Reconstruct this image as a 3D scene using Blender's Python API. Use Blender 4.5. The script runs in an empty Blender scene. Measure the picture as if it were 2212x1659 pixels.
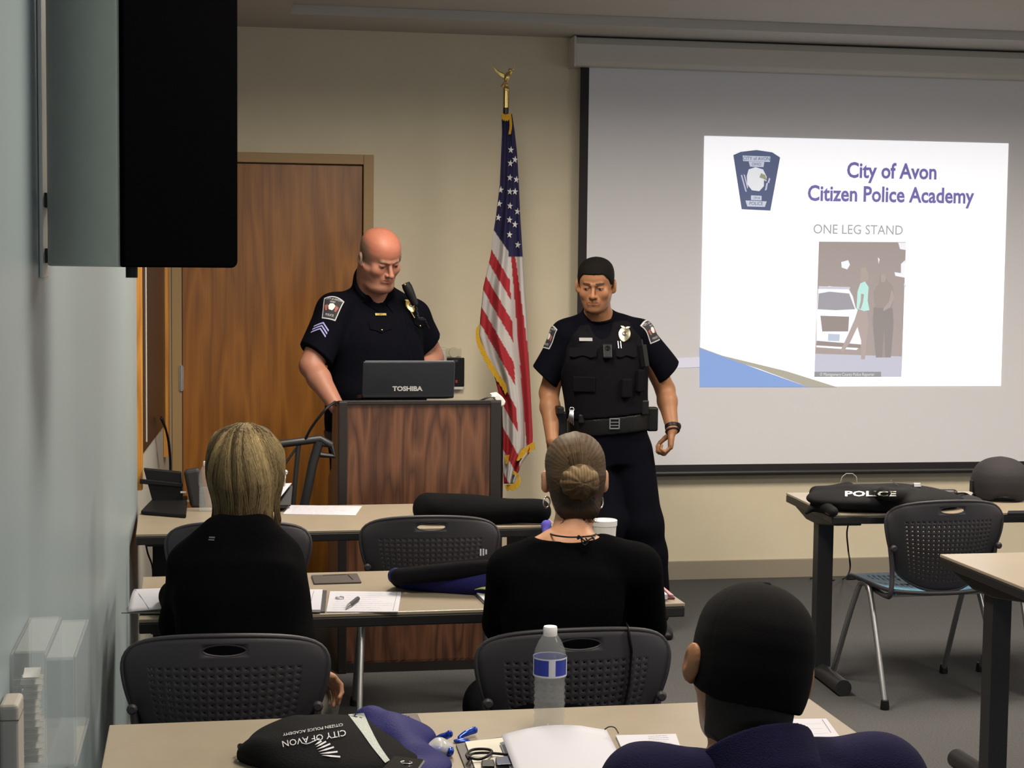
import bpy, math, random
import numpy as np
from mathutils import Vector, Matrix
from mathutils.bvhtree import BVHTree
PI = math.pi
S = bpy.context.scene
COL = S.collection
rng = random.Random(7)

# ---------------------------------------------------------------- camera
F_PX, YAW, PITCH, ROLL, EYE = 3638.8, .1756, .0718, .0110, 1.6967
_cy, _sy, _cp, _sp = math.cos(YAW), math.sin(YAW), math.cos(PITCH), math.sin(PITCH)
_f = Vector((_sy*_cp, _cy*_cp, -_sp)); _r = Vector((_cy, -_sy, 0)); _u = _r.cross(_f)
CR = math.cos(ROLL)*_r + math.sin(ROLL)*_u
CU = -math.sin(ROLL)*_r + math.cos(ROLL)*_u
CF = _f
cam_data = bpy.data.cameras.new('camera'); cam = bpy.data.objects.new('camera', cam_data); COL.objects.link(cam)
cam_data.sensor_width = 36; cam_data.sensor_fit = 'HORIZONTAL'; cam_data.lens = F_PX/2212*36
cam_data.clip_start = .05; cam_data.clip_end = 60
mw = Matrix((( CR.x, CU.x, -CF.x, 0), (CR.y, CU.y, -CF.y, 0), (CR.z, CU.z, -CF.z, EYE), (0, 0, 0, 1)))
cam.matrix_world = mw
S.camera = cam

def at(px, py, X=None, Y=None, Z=None):
    """the point of the room seen at a pixel of the photograph, on the plane X=, Y= or Z="""
    d = CR*((px-1106)/F_PX) - CU*((py-829.5)/F_PX) + CF
    if X is not None: t = X/d.x
    elif Y is not None: t = Y/d.y
    else: t = (Z-EYE)/d.z
    return Vector((0, 0, EYE)) + d*t

# ---------------------------------------------------------------- light
S.view_settings.view_transform = 'Standard'; S.view_settings.look = 'None'
S.view_settings.gamma = 1; S.view_settings.use_curve_mapping = False
S.view_settings.exposure = 0.25
world = bpy.data.worlds.new('world'); S.world = world; world.use_nodes = True
world.node_tree.nodes['Background'].inputs[0].default_value = (.10, .11, .13, 1)
world.node_tree.nodes['Background'].inputs[1].default_value = .25

def area(name, loc, rot, sx, sy, power, color, spread=180):
    l = bpy.data.lights.new(name, 'AREA'); l.shape = 'RECTANGLE'; l.size = sx; l.size_y = sy
    l.energy = power; l.color = color; l.spread = math.radians(spread)
    o = bpy.data.objects.new(name, l); o.location = loc; o.rotation_euler = rot; COL.objects.link(o)
    return o
# ceiling lamps: see the ceiling light builder; daylight from the windows on the right and behind
area('window_daylight', (6.9, 2.2, 1.5), (0, math.radians(90), 0), 1.5, 5.0, 26, (.62, .76, 1.0))
area('window_daylight_behind', (2.6, -3.35, 1.55), (math.radians(90), 0, 0), 4.5, 1.3, 40, (.80, .90, 1.0))
CEILING_LAMPS = [(.9, 6.0, 68), (3.2, 6.0, 68), (5.5, 6.0, 54), (.9, 3.0, 40), (3.6, 3.0, 40)]
LAMP_COLOR = (1.0, .89, .74)

# ---------------------------------------------------------------- materials
MATS = {}
def mat(name, color, rough=.6, metal=0, noise=0, nscale=30, bump=0, bscale=60, trans=0, ior=1.45, emit=0, spec=.5, attr=False, coat=0, sheen=0, alpha=1):
    if name in MATS: return MATS[name]
    m = bpy.data.materials.new(name); m.use_nodes = True; nt = m.node_tree; b = nt.nodes['Principled BSDF']
    c = tuple(color) + (1,)
    b.inputs['Base Color'].default_value = c; b.inputs['Roughness'].default_value = rough
    b.inputs['Metallic'].default_value = metal; b.inputs['Specular IOR Level'].default_value = spec
    b.inputs['IOR'].default_value = ior; b.inputs['Transmission Weight'].default_value = trans
    b.inputs['Coat Weight'].default_value = coat; b.inputs['Sheen Weight'].default_value = sheen
    b.inputs['Alpha'].default_value = alpha
    if emit: b.inputs['Emission Color'].default_value = c; b.inputs['Emission Strength'].default_value = emit
    tc = nt.nodes.new('ShaderNodeTexCoord')
    src = None
    if attr:
        a = nt.nodes.new('ShaderNodeAttribute'); a.attribute_name = 'Col'; src = a.outputs['Color']
        nt.links.new(src, b.inputs['Base Color'])
    if noise:
        n = nt.nodes.new('ShaderNodeTexNoise'); n.inputs['Scale'].default_value = nscale; n.inputs['Detail'].default_value = 5
        nt.links.new(tc.outputs['Object'], n.inputs['Vector'])
        mx = nt.nodes.new('ShaderNodeMix'); mx.data_type = 'RGBA'; mx.blend_type = 'MULTIPLY'; mx.inputs[0].default_value = 1
        cr = nt.nodes.new('ShaderNodeMapRange'); cr.inputs[1].default_value = .25; cr.inputs[2].default_value = .75
        cr.inputs[3].default_value = 1-noise; cr.inputs[4].default_value = 1+noise*.6
        nt.links.new(n.outputs['Fac'], cr.inputs[0])
        if src: nt.links.new(src, mx.inputs[6])
        else: mx.inputs[6].default_value = c
        nt.links.new(cr.outputs[0], mx.inputs[7])
        nt.links.new(mx.outputs[2], b.inputs['Base Color'])
    if bump:
        n2 = nt.nodes.new('ShaderNodeTexNoise'); n2.inputs['Scale'].default_value = bscale; n2.inputs['Detail'].default_value = 3
        nt.links.new(tc.outputs['Object'], n2.inputs['Vector'])
        bp = nt.nodes.new('ShaderNodeBump'); bp.inputs['Strength'].default_value = bump; bp.inputs['Distance'].default_value = .004
        nt.links.new(n2.outputs['Fac'], bp.inputs['Height']); nt.links.new(bp.outputs[0], b.inputs['Normal'])
    MATS[name] = m
    return m

def wood_mat(name, dark, light, scale=1.0, rough=.45, stretch=14, rings=5.0, distort=4.0, center=None, coat=.1):
    """vertical grain: dark and light bands along local Z, with cathedral arches"""
    m = bpy.data.materials.new(name); m.use_nodes = True; nt = m.node_tree; b = nt.nodes['Principled BSDF']
    tc = nt.nodes.new('ShaderNodeTexCoord'); mp = nt.nodes.new('ShaderNodeMapping')
    mp.inputs['Scale'].default_value = (scale, scale, scale/stretch)
    nt.links.new(tc.outputs['Object'], mp.inputs['Vector'])
    n1 = nt.nodes.new('ShaderNodeTexNoise'); n1.inputs['Scale'].default_value = 3.0; n1.inputs['Detail'].default_value = 2
    nt.links.new(mp.outputs[0], n1.inputs['Vector'])
    w = nt.nodes.new('ShaderNodeMath'); w.operation = 'MULTIPLY'; w.inputs[1].default_value = rings*distort
    nt.links.new(n1.outputs['Fac'], w.inputs[0])
    fr = nt.nodes.new('ShaderNodeMath'); fr.operation = 'PINGPONG'; fr.inputs[1].default_value = 1
    nt.links.new(w.outputs[0], fr.inputs[0])
    mp2 = nt.nodes.new('ShaderNodeMapping'); mp2.inputs['Scale'].default_value = (140, 140, 3.2)
    nt.links.new(tc.outputs['Object'], mp2.inputs['Vector'])
    n2 = nt.nodes.new('ShaderNodeTexNoise'); n2.inputs['Scale'].default_value = 1; n2.inputs['Detail'].default_value = 4
    nt.links.new(mp2.outputs[0], n2.inputs['Vector'])
    ad = nt.nodes.new('ShaderNodeMix'); ad.data_type = 'FLOAT'; ad.inputs[0].default_value = .5
    nt.links.new(fr.outputs[0], ad.inputs[2]); nt.links.new(n2.outputs['Fac'], ad.inputs[3])
    cr = nt.nodes.new('ShaderNodeValToRGB'); e = cr.color_ramp.elements
    e[0].position = .22; e[0].color = tuple(dark)+(1,); e[1].position = .78; e[1].color = tuple(light)+(1,)
    nt.links.new(ad.outputs[0], cr.inputs[0]); nt.links.new(cr.outputs[0], b.inputs['Base Color'])
    b.inputs['Roughness'].default_value = rough; b.inputs['Coat Weight'].default_value = coat; b.inputs['Coat Roughness'].default_value = .3
    MATS[name] = m
    return m

# ---------------------------------------------------------------- objects
def put(name, me, parent=None, loc=None, rotz=None):
    o = bpy.data.objects.new(name, me); COL.objects.link(o)
    if parent: o.parent = parent
    if loc is not None: o.location = loc
    if rotz is not None: o.rotation_euler = (0, 0, rotz)
    return o
def tag(o, label=None, cat=None, group=None, kind=None):
    if label: o['label'] = label
    if cat: o['category'] = cat
    if group: o['group'] = group
    if kind: o['kind'] = kind
    return o
def thing(name, label, cat, loc=(0, 0, 0), rotz=0, group=None):
    o = bpy.data.objects.new(name, None); COL.objects.link(o); o.empty_display_size = .05
    o.location = loc; o.rotation_euler = (0, 0, rotz)
    o['_m'] = [v for r in (Matrix.Translation(Vector(loc)) @ Matrix.Rotation(rotz, 4, 'Z')) for v in r]
    return tag(o, label, cat, group)
def pmat(o):
    """world matrix of a thing (or identity), parts keep identity transforms"""
    while o is not None:
        if '_m' in o:
            v = list(o['_m']); return Matrix([v[0:4], v[4:8], v[8:12], v[12:16]])
        o = o.parent
    return Matrix.Identity(4)
def copy_tree(o, parent=None):
    c = o.copy(); COL.objects.link(c); c.parent = parent
    for ch in list(o.children): copy_tree(ch, c)
    return c

def frame(d, up=(0, 0, 1)):
    d = Vector(d).normalized(); u = Vector(up)
    if abs(d.dot(u)) > .98: u = Vector((0, 1, 0))
    x = u.cross(d).normalized(); y = d.cross(x).normalized()
    return x, y, d

class MB:
    def __init__(s): s.v = []; s.f = []; s.mi = []; s.m = 0
    def add(s, vs, fs):
        n = len(s.v); s.v += [tuple(v) for v in vs]; s.f += [tuple(i+n for i in f) for f in fs]; s.mi += [s.m]*len(fs); return s
    def box(s, c, size, rot=None):
        hx, hy, hz = [k/2 for k in size]; M = rot or Matrix.Identity(3); c = Vector(c)
        vs = [c + M @ Vector((x*hx, y*hy, z*hz)) for z in (-1, 1) for y in (-1, 1) for x in (-1, 1)]
        return s.add(vs, [(0, 2, 3, 1), (4, 5, 7, 6), (0, 1, 5, 4), (2, 6, 7, 3), (0, 4, 6, 2), (1, 3, 7, 5)])
    def bb(s, x0, x1, y0, y1, z0, z1): return s.box(((x0+x1)/2, (y0+y1)/2, (z0+z1)/2), (x1-x0, y1-y0, z1-z0))
    def tube(s, pts, r, n=10, caps=True, flat=1.0, up=(0, 0, 1)):
        pts = [Vector(p) for p in pts]; rs = r if isinstance(r, (list, tuple)) else [r]*len(pts)
        rings = []; px = None
        for i, p in enumerate(pts):
            d = (pts[min(i+1, len(pts)-1)] - pts[max(i-1, 0)])
            if d.length < 1e-9: d = Vector((0, 0, 1))
            d.normalize()
            if px is None: x, y, _ = frame(d, up)
            else:
                x = (px - d*px.dot(d))
                x = x.normalized() if x.length > 1e-6 else frame(d, up)[0]
                y = d.cross(x).normalized()
            px = x
            rings.append([p + x*(rs[i]*math.cos(2*PI*k/n)) + y*(rs[i]*flat*math.sin(2*PI*k/n)) for k in range(n)])
        vs = [v for g in rings for v in g]; fs = []
        for i in range(len(pts)-1):
            for k in range(n): fs.append((i*n+k, i*n+(k+1) % n, (i+1)*n+(k+1) % n, (i+1)*n+k))
        if caps: fs.append(tuple(range(n))[::-1]); fs.append(tuple((len(pts)-1)*n+k for k in range(n)))
        return s.add(vs, fs)
    def lathe(s, prof, n=24, c=(0, 0, 0), M=None, caps=True):
        """profile of (r, z) about local Z"""
        c = Vector(c); M = M or Matrix.Identity(3)
        vs = [c + M @ Vector((r*math.cos(2*PI*k/n), r*math.sin(2*PI*k/n), z)) for r, z in prof for k in range(n)]
        fs = [(i*n+k, i*n+(k+1) % n, (i+1)*n+(k+1) % n, (i+1)*n+k) for i in range(len(prof)-1) for k in range(n)]
        if caps: fs.append(tuple(range(n))[::-1]); fs.append(tuple((len(prof)-1)*n+k for k in range(n)))
        return s.add(vs, fs)
    def prism(s, poly, t, o=(0, 0, 0), x=(1, 0, 0), y=(0, 1, 0)):
        """polygon in the x, y plane through o, extruded by t along x cross y"""
        o = Vector(o); x = Vector(x); y = Vector(y); z = x.cross(y).normalized(); n = len(poly)
        vs = [o + x*p[0] + y*p[1] for p in poly] + [o + x*p[0] + y*p[1] + z*t for p in poly]
        fs = [tuple(range(n))[::-1], tuple(range(n, 2*n))] + [(i, (i+1) % n, (i+1) % n+n, i+n) for i in range(n)]
        return s.add(vs, fs)
    def ball(s, c, r, n=14, sc=(1, 1, 1), M=None):
        c = Vector(c); M = M or Matrix.Identity(3); h = n//2
        vs = [c + M @ Vector((0, 0, -r*sc[2]))]
        for i in range(1, h):
            a = -PI/2 + PI*i/h
            for k in range(n): vs.append(c + M @ Vector((r*sc[0]*math.cos(a)*math.cos(2*PI*k/n), r*sc[1]*math.cos(a)*math.sin(2*PI*k/n), r*sc[2]*math.sin(a))))
        vs.append(c + M @ Vector((0, 0, r*sc[2]))); L = len(vs)-1; fs = []
        for k in range(n): fs.append((0, 1+(k+1) % n, 1+k)); fs.append((L, 1+(h-2)*n+k, 1+(h-2)*n+(k+1) % n))
        for i in range(h-2):
            for k in range(n): a = 1+i*n; fs.append((a+k, a+(k+1) % n, a+n+(k+1) % n, a+n+k))
        return s.add(vs, fs)
    def sheet(s, nu, nv, fn, closed=False):
        vs = [fn(i/nu, j/nv) for j in range(nv+1) for i in range(nu+1)]
        return s.add(vs, [(j*(nu+1)+i, j*(nu+1)+i+1, (j+1)*(nu+1)+i+1, (j+1)*(nu+1)+i) for j in range(nv) for i in range(nu)])
    def build(s, name, mats, parent=None, smooth=False, bevel=0, world=False, solid=0, sub=0, label=None, seg=2, angle=35):
        me = bpy.data.meshes.new(name)
        vs = s.v
        if world and parent is not None:
            Mi = pmat(parent).inverted(); vs = [tuple(Mi @ Vector(v)) for v in vs]
        me.from_pydata(vs, [], s.f); me.update()
        mats = mats if isinstance(mats, (list, tuple)) else [mats]
        for m in mats: me.materials.append(m)
        if len(mats) > 1: me.polygons.foreach_set('material_index', s.mi)
        if smooth is True: me.polygons.foreach_set('use_smooth', [True]*len(me.polygons))
        elif smooth == 'auto':
            me.polygons.foreach_set('use_smooth', [True]*len(me.polygons)); me.set_sharp_from_angle(angle=math.radians(angle))
        o = put(name, me, parent)
        if label: o['label'] = label
        if solid: k = o.modifiers.new('solid', 'SOLIDIFY'); k.thickness = solid; k.offset = 0
        if bevel: k = o.modifiers.new('bevel', 'BEVEL'); k.width = bevel; k.segments = seg; k.limit_method = 'ANGLE'; k.angle_limit = math.radians(40)
        if sub: k = o.modifiers.new('sub', 'SUBSURF'); k.levels = sub; k.render_levels = sub
        return o

def struct(o): o['kind'] = 'structure'; return o
def arc(cx, cy, r, a0, a1, n): return [(cx+r*math.cos(math.radians(a0+(a1-a0)*i/n)), cy+r*math.sin(math.radians(a0+(a1-a0)*i/n))) for i in range(n+1)]
def catmull(pts, n=8):
    P = [Vector(p) for p in pts]; out = []
    for i in range(len(P)-1):
        p0, p1, p2, p3 = P[max(i-1, 0)], P[i], P[i+1], P[min(i+2, len(P)-1)]
        for k in range(n):
            t = k/n
            out.append(.5*((2*p1)+(p2-p0)*t+(2*p0-5*p1+4*p2-p3)*t*t+(3*p1-p0-3*p2+p3)*t**3))
    out.append(P[-1]); return out

# ---------------------------------------------------------------- lettering
_font = None
def text_polys(body, size=1.0, align='CENTER', extrude=0, res=3, weight=0):
    """verts and faces of a line of lettering lying in the XY plane"""
    cu = bpy.data.curves.new('lettering', 'FONT'); cu.body = body; cu.size = size; cu.align_x = align; cu.align_y = 'CENTER'
    cu.extrude = extrude; cu.resolution_u = res; cu.offset = weight
    o = bpy.data.objects.new('lettering', cu); COL.objects.link(o)
    dg = bpy.context.evaluated_depsgraph_get(); dg.update()
    me = bpy.data.meshes.new_from_object(o.evaluated_get(dg))
    vs = [tuple(v.co) for v in me.vertices]; fs = [tuple(p.vertices) for p in me.polygons]
    bpy.data.objects.remove(o); bpy.data.curves.remove(cu); bpy.data.meshes.remove(me)
    return vs, fs
def lettering(mb, body, size, o, x, y, lift=0, align='CENTER', sx=1, weight=0, extrude=0):
    vs, fs = text_polys(body, size, align, weight=weight, extrude=extrude); o = Vector(o); x = Vector(x).normalized(); y = Vector(y).normalized(); z = x.cross(y)
    mb.add([o + x*v[0]*sx + y*v[1] + z*(v[2]+lift) for v in vs], fs)
    return mb
# ================================================================ the room
M_wall = mat('cream wall paint', (.64, .575, .44), .85, noise=.03, nscale=6, bump=.12, bscale=260, spec=.2)
M_lwall = mat('blue grey glossy wall paint', (.275, .335, .36), .40, noise=.03, nscale=3, bump=.02, bscale=9, spec=.5)  # even blue grey over the near left wall, cooler than the other walls
M_ceil = mat('ceiling paint', (.46, .44, .42), .9, noise=.02, nscale=8)
M_base = mat('taupe vinyl baseboard', (.26, .23, .18), .6)
M_carpet = mat('grey carpet', (.088, .088, .090), .95, noise=.35, nscale=170, bump=.6, bscale=500, spec=.1)
M_trimw = mat('tan painted door frame', (.36, .235, .105), .5)
M_black = mat('black plastic', (.006, .006, .007), .5, spec=.3)
M_blackm = mat('black powder coated steel', (.02, .02, .022), .42, metal=.2)
M_white = mat('white plastic', (.62, .62, .58), .45)
M_chrome = mat('brushed chrome', (.62, .62, .64), .28, metal=1)
M_brass = mat('polished brass', (.75, .55, .22), .22, metal=1)
M_goldm = mat('gold plated badge metal', (.80, .62, .22), .3, metal=1)
BW, ZC, XR, YB = 8.70, 2.869, 7.2, -3.6
def plane_box(name, x0, x1, y0, y1, z0, z1, m): return struct(MB().bb(x0, x1, y0, y1, z0, z1).build(name, m))
plane_box('floor', -1.6, XR, YB, BW+.1, -.1, 0, M_carpet)
# back wall with the door opening cut out
DX0, DX1, DZ = -.160, .757, 2.190
wb = MB().bb(-.6, DX0-.05, BW, BW+.12, 0, 3.2).bb(DX1+.05, XR, BW, BW+.12, 0, 3.2).bb(DX0-.05, DX1+.05, BW, BW+.12, DZ+.05, 3.2)
struct(wb.build('wall_back', M_wall))
# left wall: near stretch parallel to the room, rear stretch slightly splayed towards the corner
plane_box('wall_left', -.42, -.292, YB, 6.62, 0, 3.2, M_lwall)
M_lwr = mat('pale side wall paint', (.42, .41, .38), .5)
lr = MB().prism([(-.45, 6.62), (-.300, 6.62), (-.211, BW), (-.45, BW)], 3.2)
struct(lr.build('wall_left_rear', M_lwr))
plane_box('wall_right', XR, XR+.1, YB, BW+.1, 0, 3.2, M_wall)
plane_box('wall_front', -1.6, XR, YB-.1, YB, 0, 3.2, M_wall)
# ceiling: a soffit strip along the back wall, a slightly raised tray in front of it
cl = MB().bb(-.6, XR, 8.2, BW, ZC, 3.2).bb(-.6, .36, YB, 8.2, ZC, 3.2).bb(.36, XR, YB, 8.2, ZC+.045, 3.2)
struct(cl.build('ceiling', M_ceil))
struct(MB().bb(DX1+.055, XR, BW-.012, BW, 0, .102).build('baseboard_back', M_base, bevel=.003))
struct(MB().bb(-.292, -.282, YB, 6.6, 0, .10).build('baseboard_left', M_base))
# door 1: oak leaf in a tan steel frame
M_oak = wood_mat('varnished oak veneer', (.20, .072, .008), (.34, .130, .017), scale=2.6, rough=.38, stretch=9, rings=3, distort=3.2)
dr = struct(thing('door_1', None, None, (DX0, BW, 0)))
MB().bb(DX0+.004, DX1-.004, BW+.012, BW+.055, .008, DZ-.004).build('door_leaf', M_oak, dr, world=True, bevel=.002)
fr = MB()
fr.bb(DX0-.05, DX0, BW-.018, BW+.11, 0, DZ+.05).bb(DX1, DX1+.052, BW-.018, BW+.11, 0, DZ+.05).bb(DX0, DX1, BW-.018, BW+.11, DZ, DZ+.05)
fr.build('door_frame', M_trimw, dr, world=True, bevel=.003)
hg = MB().bb(DX0-.012, DX0+.008, BW-.024, BW+.013, 1.035, 1.155); hg.tube([(DX0-.002, BW-.024, 1.03), (DX0-.002, BW-.024, 1.16)], .007)
hg.build('hinge', M_chrome, dr, world=True)

# ceiling lamps (outside the frame, they light the room)
M_lampframe = mat('white lamp frame', (.7, .7, .7), .5)
def ceiling_lamp(x, y, power):
    t = thing('ceiling_light', 'recessed rectangular ceiling light with a warm white diffuser', 'ceiling light', (x, y, ZC+.045), 0, 'ceiling lights over the seating')
    MB().bb(-.31, .31, -.61, -.59, -.02, 0).bb(-.31, .31, .59, .61, -.02, 0).bb(-.31, -.29, -.61, .61, -.02, 0).bb(.29, .31, -.61, .61, -.02, 0).build('frame', M_lampframe, t)
    MB().bb(-.29, .29, -.59, .59, -.006, -.002).build('diffuser', mat('lit diffuser', LAMP_COLOR, .5, emit=1.2), t)
    l = bpy.data.lights.new('lamp_light', 'AREA'); l.shape = 'RECTANGLE'; l.size = .56; l.size_y = 1.16; l.energy = power; l.spread = math.radians(166); l.color = LAMP_COLOR
    o = bpy.data.objects.new('lamp_light', l); o.location = (0, 0, -.012); o.parent = t; COL.objects.link(o)
for a in CEILING_LAMPS: ceiling_lamp(*a)

# ---------------------------------------------------------------- projection screen and the projected slide
YS = 8.64
M_scr = mat('matte white screen fabric', (.69, .695, .75), .8, spec=.2)
M_scrb = mat('black screen border', (.010, .008, .011), .7)
M_case = mat('white screen case', (.55, .53, .49), .5)
sc = thing('projection_screen', 'wide pull-down projection screen with black borders and a white case on the back wall', 'projection screen', (3.4, YS, .57))
prof = [(0, 0), (.125, 0), (.145, .02), (.145, .11), (.12, .147), (0, .147)]
MB().prism([(-a, b) for a, b in prof][::-1], 3.5, (1.832, BW-.004, 2.712), (0, 1, 0), (0, 0, 1)).build('screen_case', M_case, sc, world=True, bevel=.006)
MB().bb(1.822, 1.834, BW-.150, BW, 2.706, 2.862).build('case_end_cap', M_case, sc, world=True, bevel=.004)
MB().bb(1.922, 4.95, YS-.001, YS+.001, .632, 2.74).build('screen_fabric', M_scr, sc, world=True)
MB().bb(1.876, 1.922, YS-.0012, YS+.0012, .632, 2.74).bb(1.876, 5.0, YS-.0012, YS+.0012, .60, .632).bb(4.95, 5.0, YS-.0012, YS+.0012, .6, 2.74).build('screen_border', M_scrb, sc, world=True)
br = MB().tube([(1.86, YS, .585), (5.02, YS, .585)], .017, 12)
br.build('weight_bar', M_blackm, sc, world=True, smooth='auto')

def emi(name, c, s): return mat(name, c, .9, emit=s*.33, spec=0)
YP = YS-.003
sl = thing('projected_slide', 'bright projected slide with blue headings and a roadside photo on the screen', 'projected slide', (3.4, YP, 1.05))
SX0, SX1, SZ0, SZ1 = 2.547, 4.265, 1.050, 2.375
MB().bb(SX0, SX1, YP-.0004, YP, SZ0, SZ1).build('slide_background', emi('projected white', (.93, .94, 1.0), 1.6), sl, world=True)
def sp(px, py): p = at(px, py, Y=YP); return (p.x, p.z)
def flat(name, polys, m, lift, parent=sl, label=None):
    if len(polys) > 1: return [flat(name, [p], m, lift, parent, label) for p in polys][0]
    mb = MB()
    for p in polys:
        q = [sp(*k) for k in p]
        a = sum(q[i][0]*q[(i+1) % len(q)][1]-q[(i+1) % len(q)][0]*q[i][1] for i in range(len(q)))
        if a < 0: q = q[::-1]
        mb.add([(k[0], YP-lift, k[1]) for k in q], [tuple(range(len(q)))])
    return mb.build(name, m, parent, world=True, label=label)
def words(name, body, px, py, size, m, sx=1, lift=.0012, parent=sl, weight=0, al='CENTER'):
    x, z = sp(px, py); mb = MB()
    lettering(mb, body, size, (x, YP-lift, z), (1, 0, 0), (0, 0, 1), 0, al, sx, weight)
    return mb.build(name, m, parent, world=True)
e_vio = emi('projected violet lettering', (.20, .18, .48), 1.0)
words('slide_title', 'City of Avon', 1927, 371, .115, e_vio, .86, weight=.0028)
words('slide_subtitle', 'Citizen Police Academy', 1925, 422, .115, e_vio, .86, weight=.0028)
words('slide_caption', 'ONE LEG STAND', 1854, 497, .072, emi('projected grey lettering', (.40, .40, .46), 1.0), .93, weight=.0003)
flat('slide_swoosh', [[(1511, 752), (1745, 836), (1511, 836)]], emi('projected blue', (.22, .34, .68), 1.0), .0008)
flat('slide_shadow_line', [[(1511, 750), (1560, 768), (1700, 802), (1808, 836), (1745, 836), (1640, 797), (1511, 756)]], emi('projected grey band', (.38, .37, .33), 1.0), .0006)
# emblem in the corner of the slide
em = flat('slide_emblem', [[(1584, 335), (1600, 328), (1634, 324), (1668, 329), (1685, 340), (1664, 455), (1602, 452)]], emi('projected slate blue', (.12, .15, .27), 1.0), .0008)
e_pale = emi('projected pale blue', (.62, .68, .86), 1.0)
flat('slide_banner', [[(1604, 336), (1664, 338), (1663, 350), (1605, 348)], [(1617, 349), (1651, 350), (1649, 361), (1620, 360)], [(1622, 422), (1645, 423), (1645, 433), (1622, 432)], [(1610, 433), (1656, 435), (1652, 447), (1614, 446)]], e_pale, .0012, em)
flat('slide_eagle', [[(1617, 366), (1632, 361), (1648, 366), (1656, 382), (1655, 392), (1650, 389), (1650, 402), (1640, 413), (1624, 411), (1614, 398), (1613, 380)]], emi('projected eagle white', (.85, .90, 1.0), 1.0), .0014, em)
flat('slide_beak', [[(1644, 374), (1653, 378), (1657, 392), (1650, 387), (1640, 383)]], emi('projected olive', (.35, .38, .30), 1.0), .0018, em)
flat('slide_flag_stripes', [[(1600, 378), (1603, 378), (1613, 414), (1610, 414)], [(1606, 376), (1609, 378), (1616, 404), (1614, 408)], [(1655, 396), (1659, 394), (1656, 410), (1652, 412)], [(1661, 384), (1664, 386), (1661, 396), (1658, 394)]], emi('projected lilac', (.62, .60, .85), 1.0), .0013, em)
e_slate = MATS['projected slate blue']
words('slide_emblem_words', 'CITY of AVON', 1634, 343, .026, e_slate, .9, .0020, em)
words('slide_emblem_words', 'OHIO', 1634, 355, .022, e_slate, .9, .0020, em)
words('slide_emblem_words', '1914', 1634, 428, .020, e_slate, .9, .0020, em)
words('slide_emblem_words', 'POLICE', 1633, 440, .026, e_slate, .9, .0020, em)
# the roadside photo within the slide
ph = flat('slide_photo', [[(1769, 522), (1957, 523), (1947, 814), (1759, 814)]], emi('projected dusk trees', (.36, .32, .33), 1.0), .0008)
flat('photo_road', [[(1761, 764), (1949, 770), (1947, 814), (1759, 814)]], emi('projected road', (.48, .50, .64), 1.0), .0010, ph)
e_pw = emi('projected car white', (.84, .87, 1.0), 1.0)
flat('photo_car', [[(1767, 624), (1790, 618), (1832, 622), (1842, 640), (1848, 665), (1862, 676), (1868, 700), (1864, 742), (1850, 756), (1763, 750), (1764, 676)]], e_pw, .0012, ph)
e_cd = emi('projected car shade', (.29, .26, .27), 1.0)
flat('photo_car_windscreen', [[(1768, 634), (1792, 630), (1834, 634), (1847, 668), (1805, 670), (1766, 668)]], emi('projected windscreen', (.33, .33, .40), 1.0), .0014, ph)
flat('photo_car_grille', [[(1772, 682), (1834, 684), (1832, 716), (1776, 716)], [(1764, 736), (1860, 744), (1858, 752), (1763, 746)]], e_cd, .0014, ph)
flat('photo_car_number_plate', [[(1789, 721), (1814, 722), (1813, 737), (1788, 736)]], emi('projected plate', (.45, .53, .68), 1.0), .0016, ph)
flat('photo_car_light_bar', [[(1768, 618), (1836, 620), (1836, 625), (1768, 624)]], emi('projected light bar', (.55, .57, .70), 1.0), .0016, ph)
e_wsk = emi('projected dusky skin', (.40, .35, .36), 1.0)
flat('photo_walking_woman', [[(1858, 580), (1866, 578), (1873, 586), (1874, 606), (1866, 612), (1858, 606)], [(1853, 668), (1872, 668), (1876, 700), (1872, 730), (1868, 776), (1860, 776), (1860, 736), (1852, 706), (1836, 740), (1820, 762), (1816, 756), (1832, 722), (1846, 690)]], e_wsk, .0018, ph)
flat('photo_woman_shirt', [[(1858, 612), (1868, 608), (1876, 620), (1874, 650), (1878, 670), (1866, 672), (1850, 666), (1852, 630)]], emi('projected mint', (.46, .76, .76), 1.0), .0020, ph)
flat('photo_standing_officer', [[(1900, 594), (1910, 592), (1916, 604), (1928, 618), (1932, 640), (1926, 664), (1930, 690), (1924, 772), (1892, 772), (1884, 690), (1890, 660), (1886, 630), (1898, 612)]], emi('projected officer brown', (.32, .29, .29), 1.0), .0018, ph)
flat('photo_officer_face', [[(1902, 594), (1910, 592), (1914, 600), (1911, 610), (1903, 609)]], e_wsk, .0021, ph)
flat('photo_officer_trousers', [[(1887, 664), (1928, 666), (1930, 700), (1924, 772), (1912, 772), (1910, 710), (1905, 772), (1892, 772), (1886, 700)]], emi('projected dark trousers', (.27, .25, .26), 1.0), .0021, ph)
flat('photo_officer_arm', [[(1926, 624), (1932, 642), (1922, 664), (1908, 672), (1908, 666), (1920, 652)]], e_wsk, .0023, ph)
flat('photo_woman_hair', [[(1860, 578), (1869, 577), (1875, 590), (1875, 606), (1868, 606), (1868, 590), (1860, 586)]], emi('projected dull blond', (.40, .36, .33), 1.0), .0021, ph)
flat('photo_woman_arm', [[(1860, 634), (1866, 636), (1864, 652), (1859, 668), (1855, 666), (1859, 650)]], e_wsk, .0023, ph)
flat('photo_bright_leaves', [[(1817, 566), (1832, 562), (1836, 572), (1830, 582), (1818, 578)], [(1940, 524), (1957, 524), (1956, 540), (1944, 538)], [(1946, 570), (1955, 562), (1955, 600), (1934, 596), (1932, 588), (1946, 590)], [(1896, 556), (1900, 560), (1898, 570)]], emi('projected pale leaves', (.82, .88, 1.0), 1.0), .0012, ph)
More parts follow.
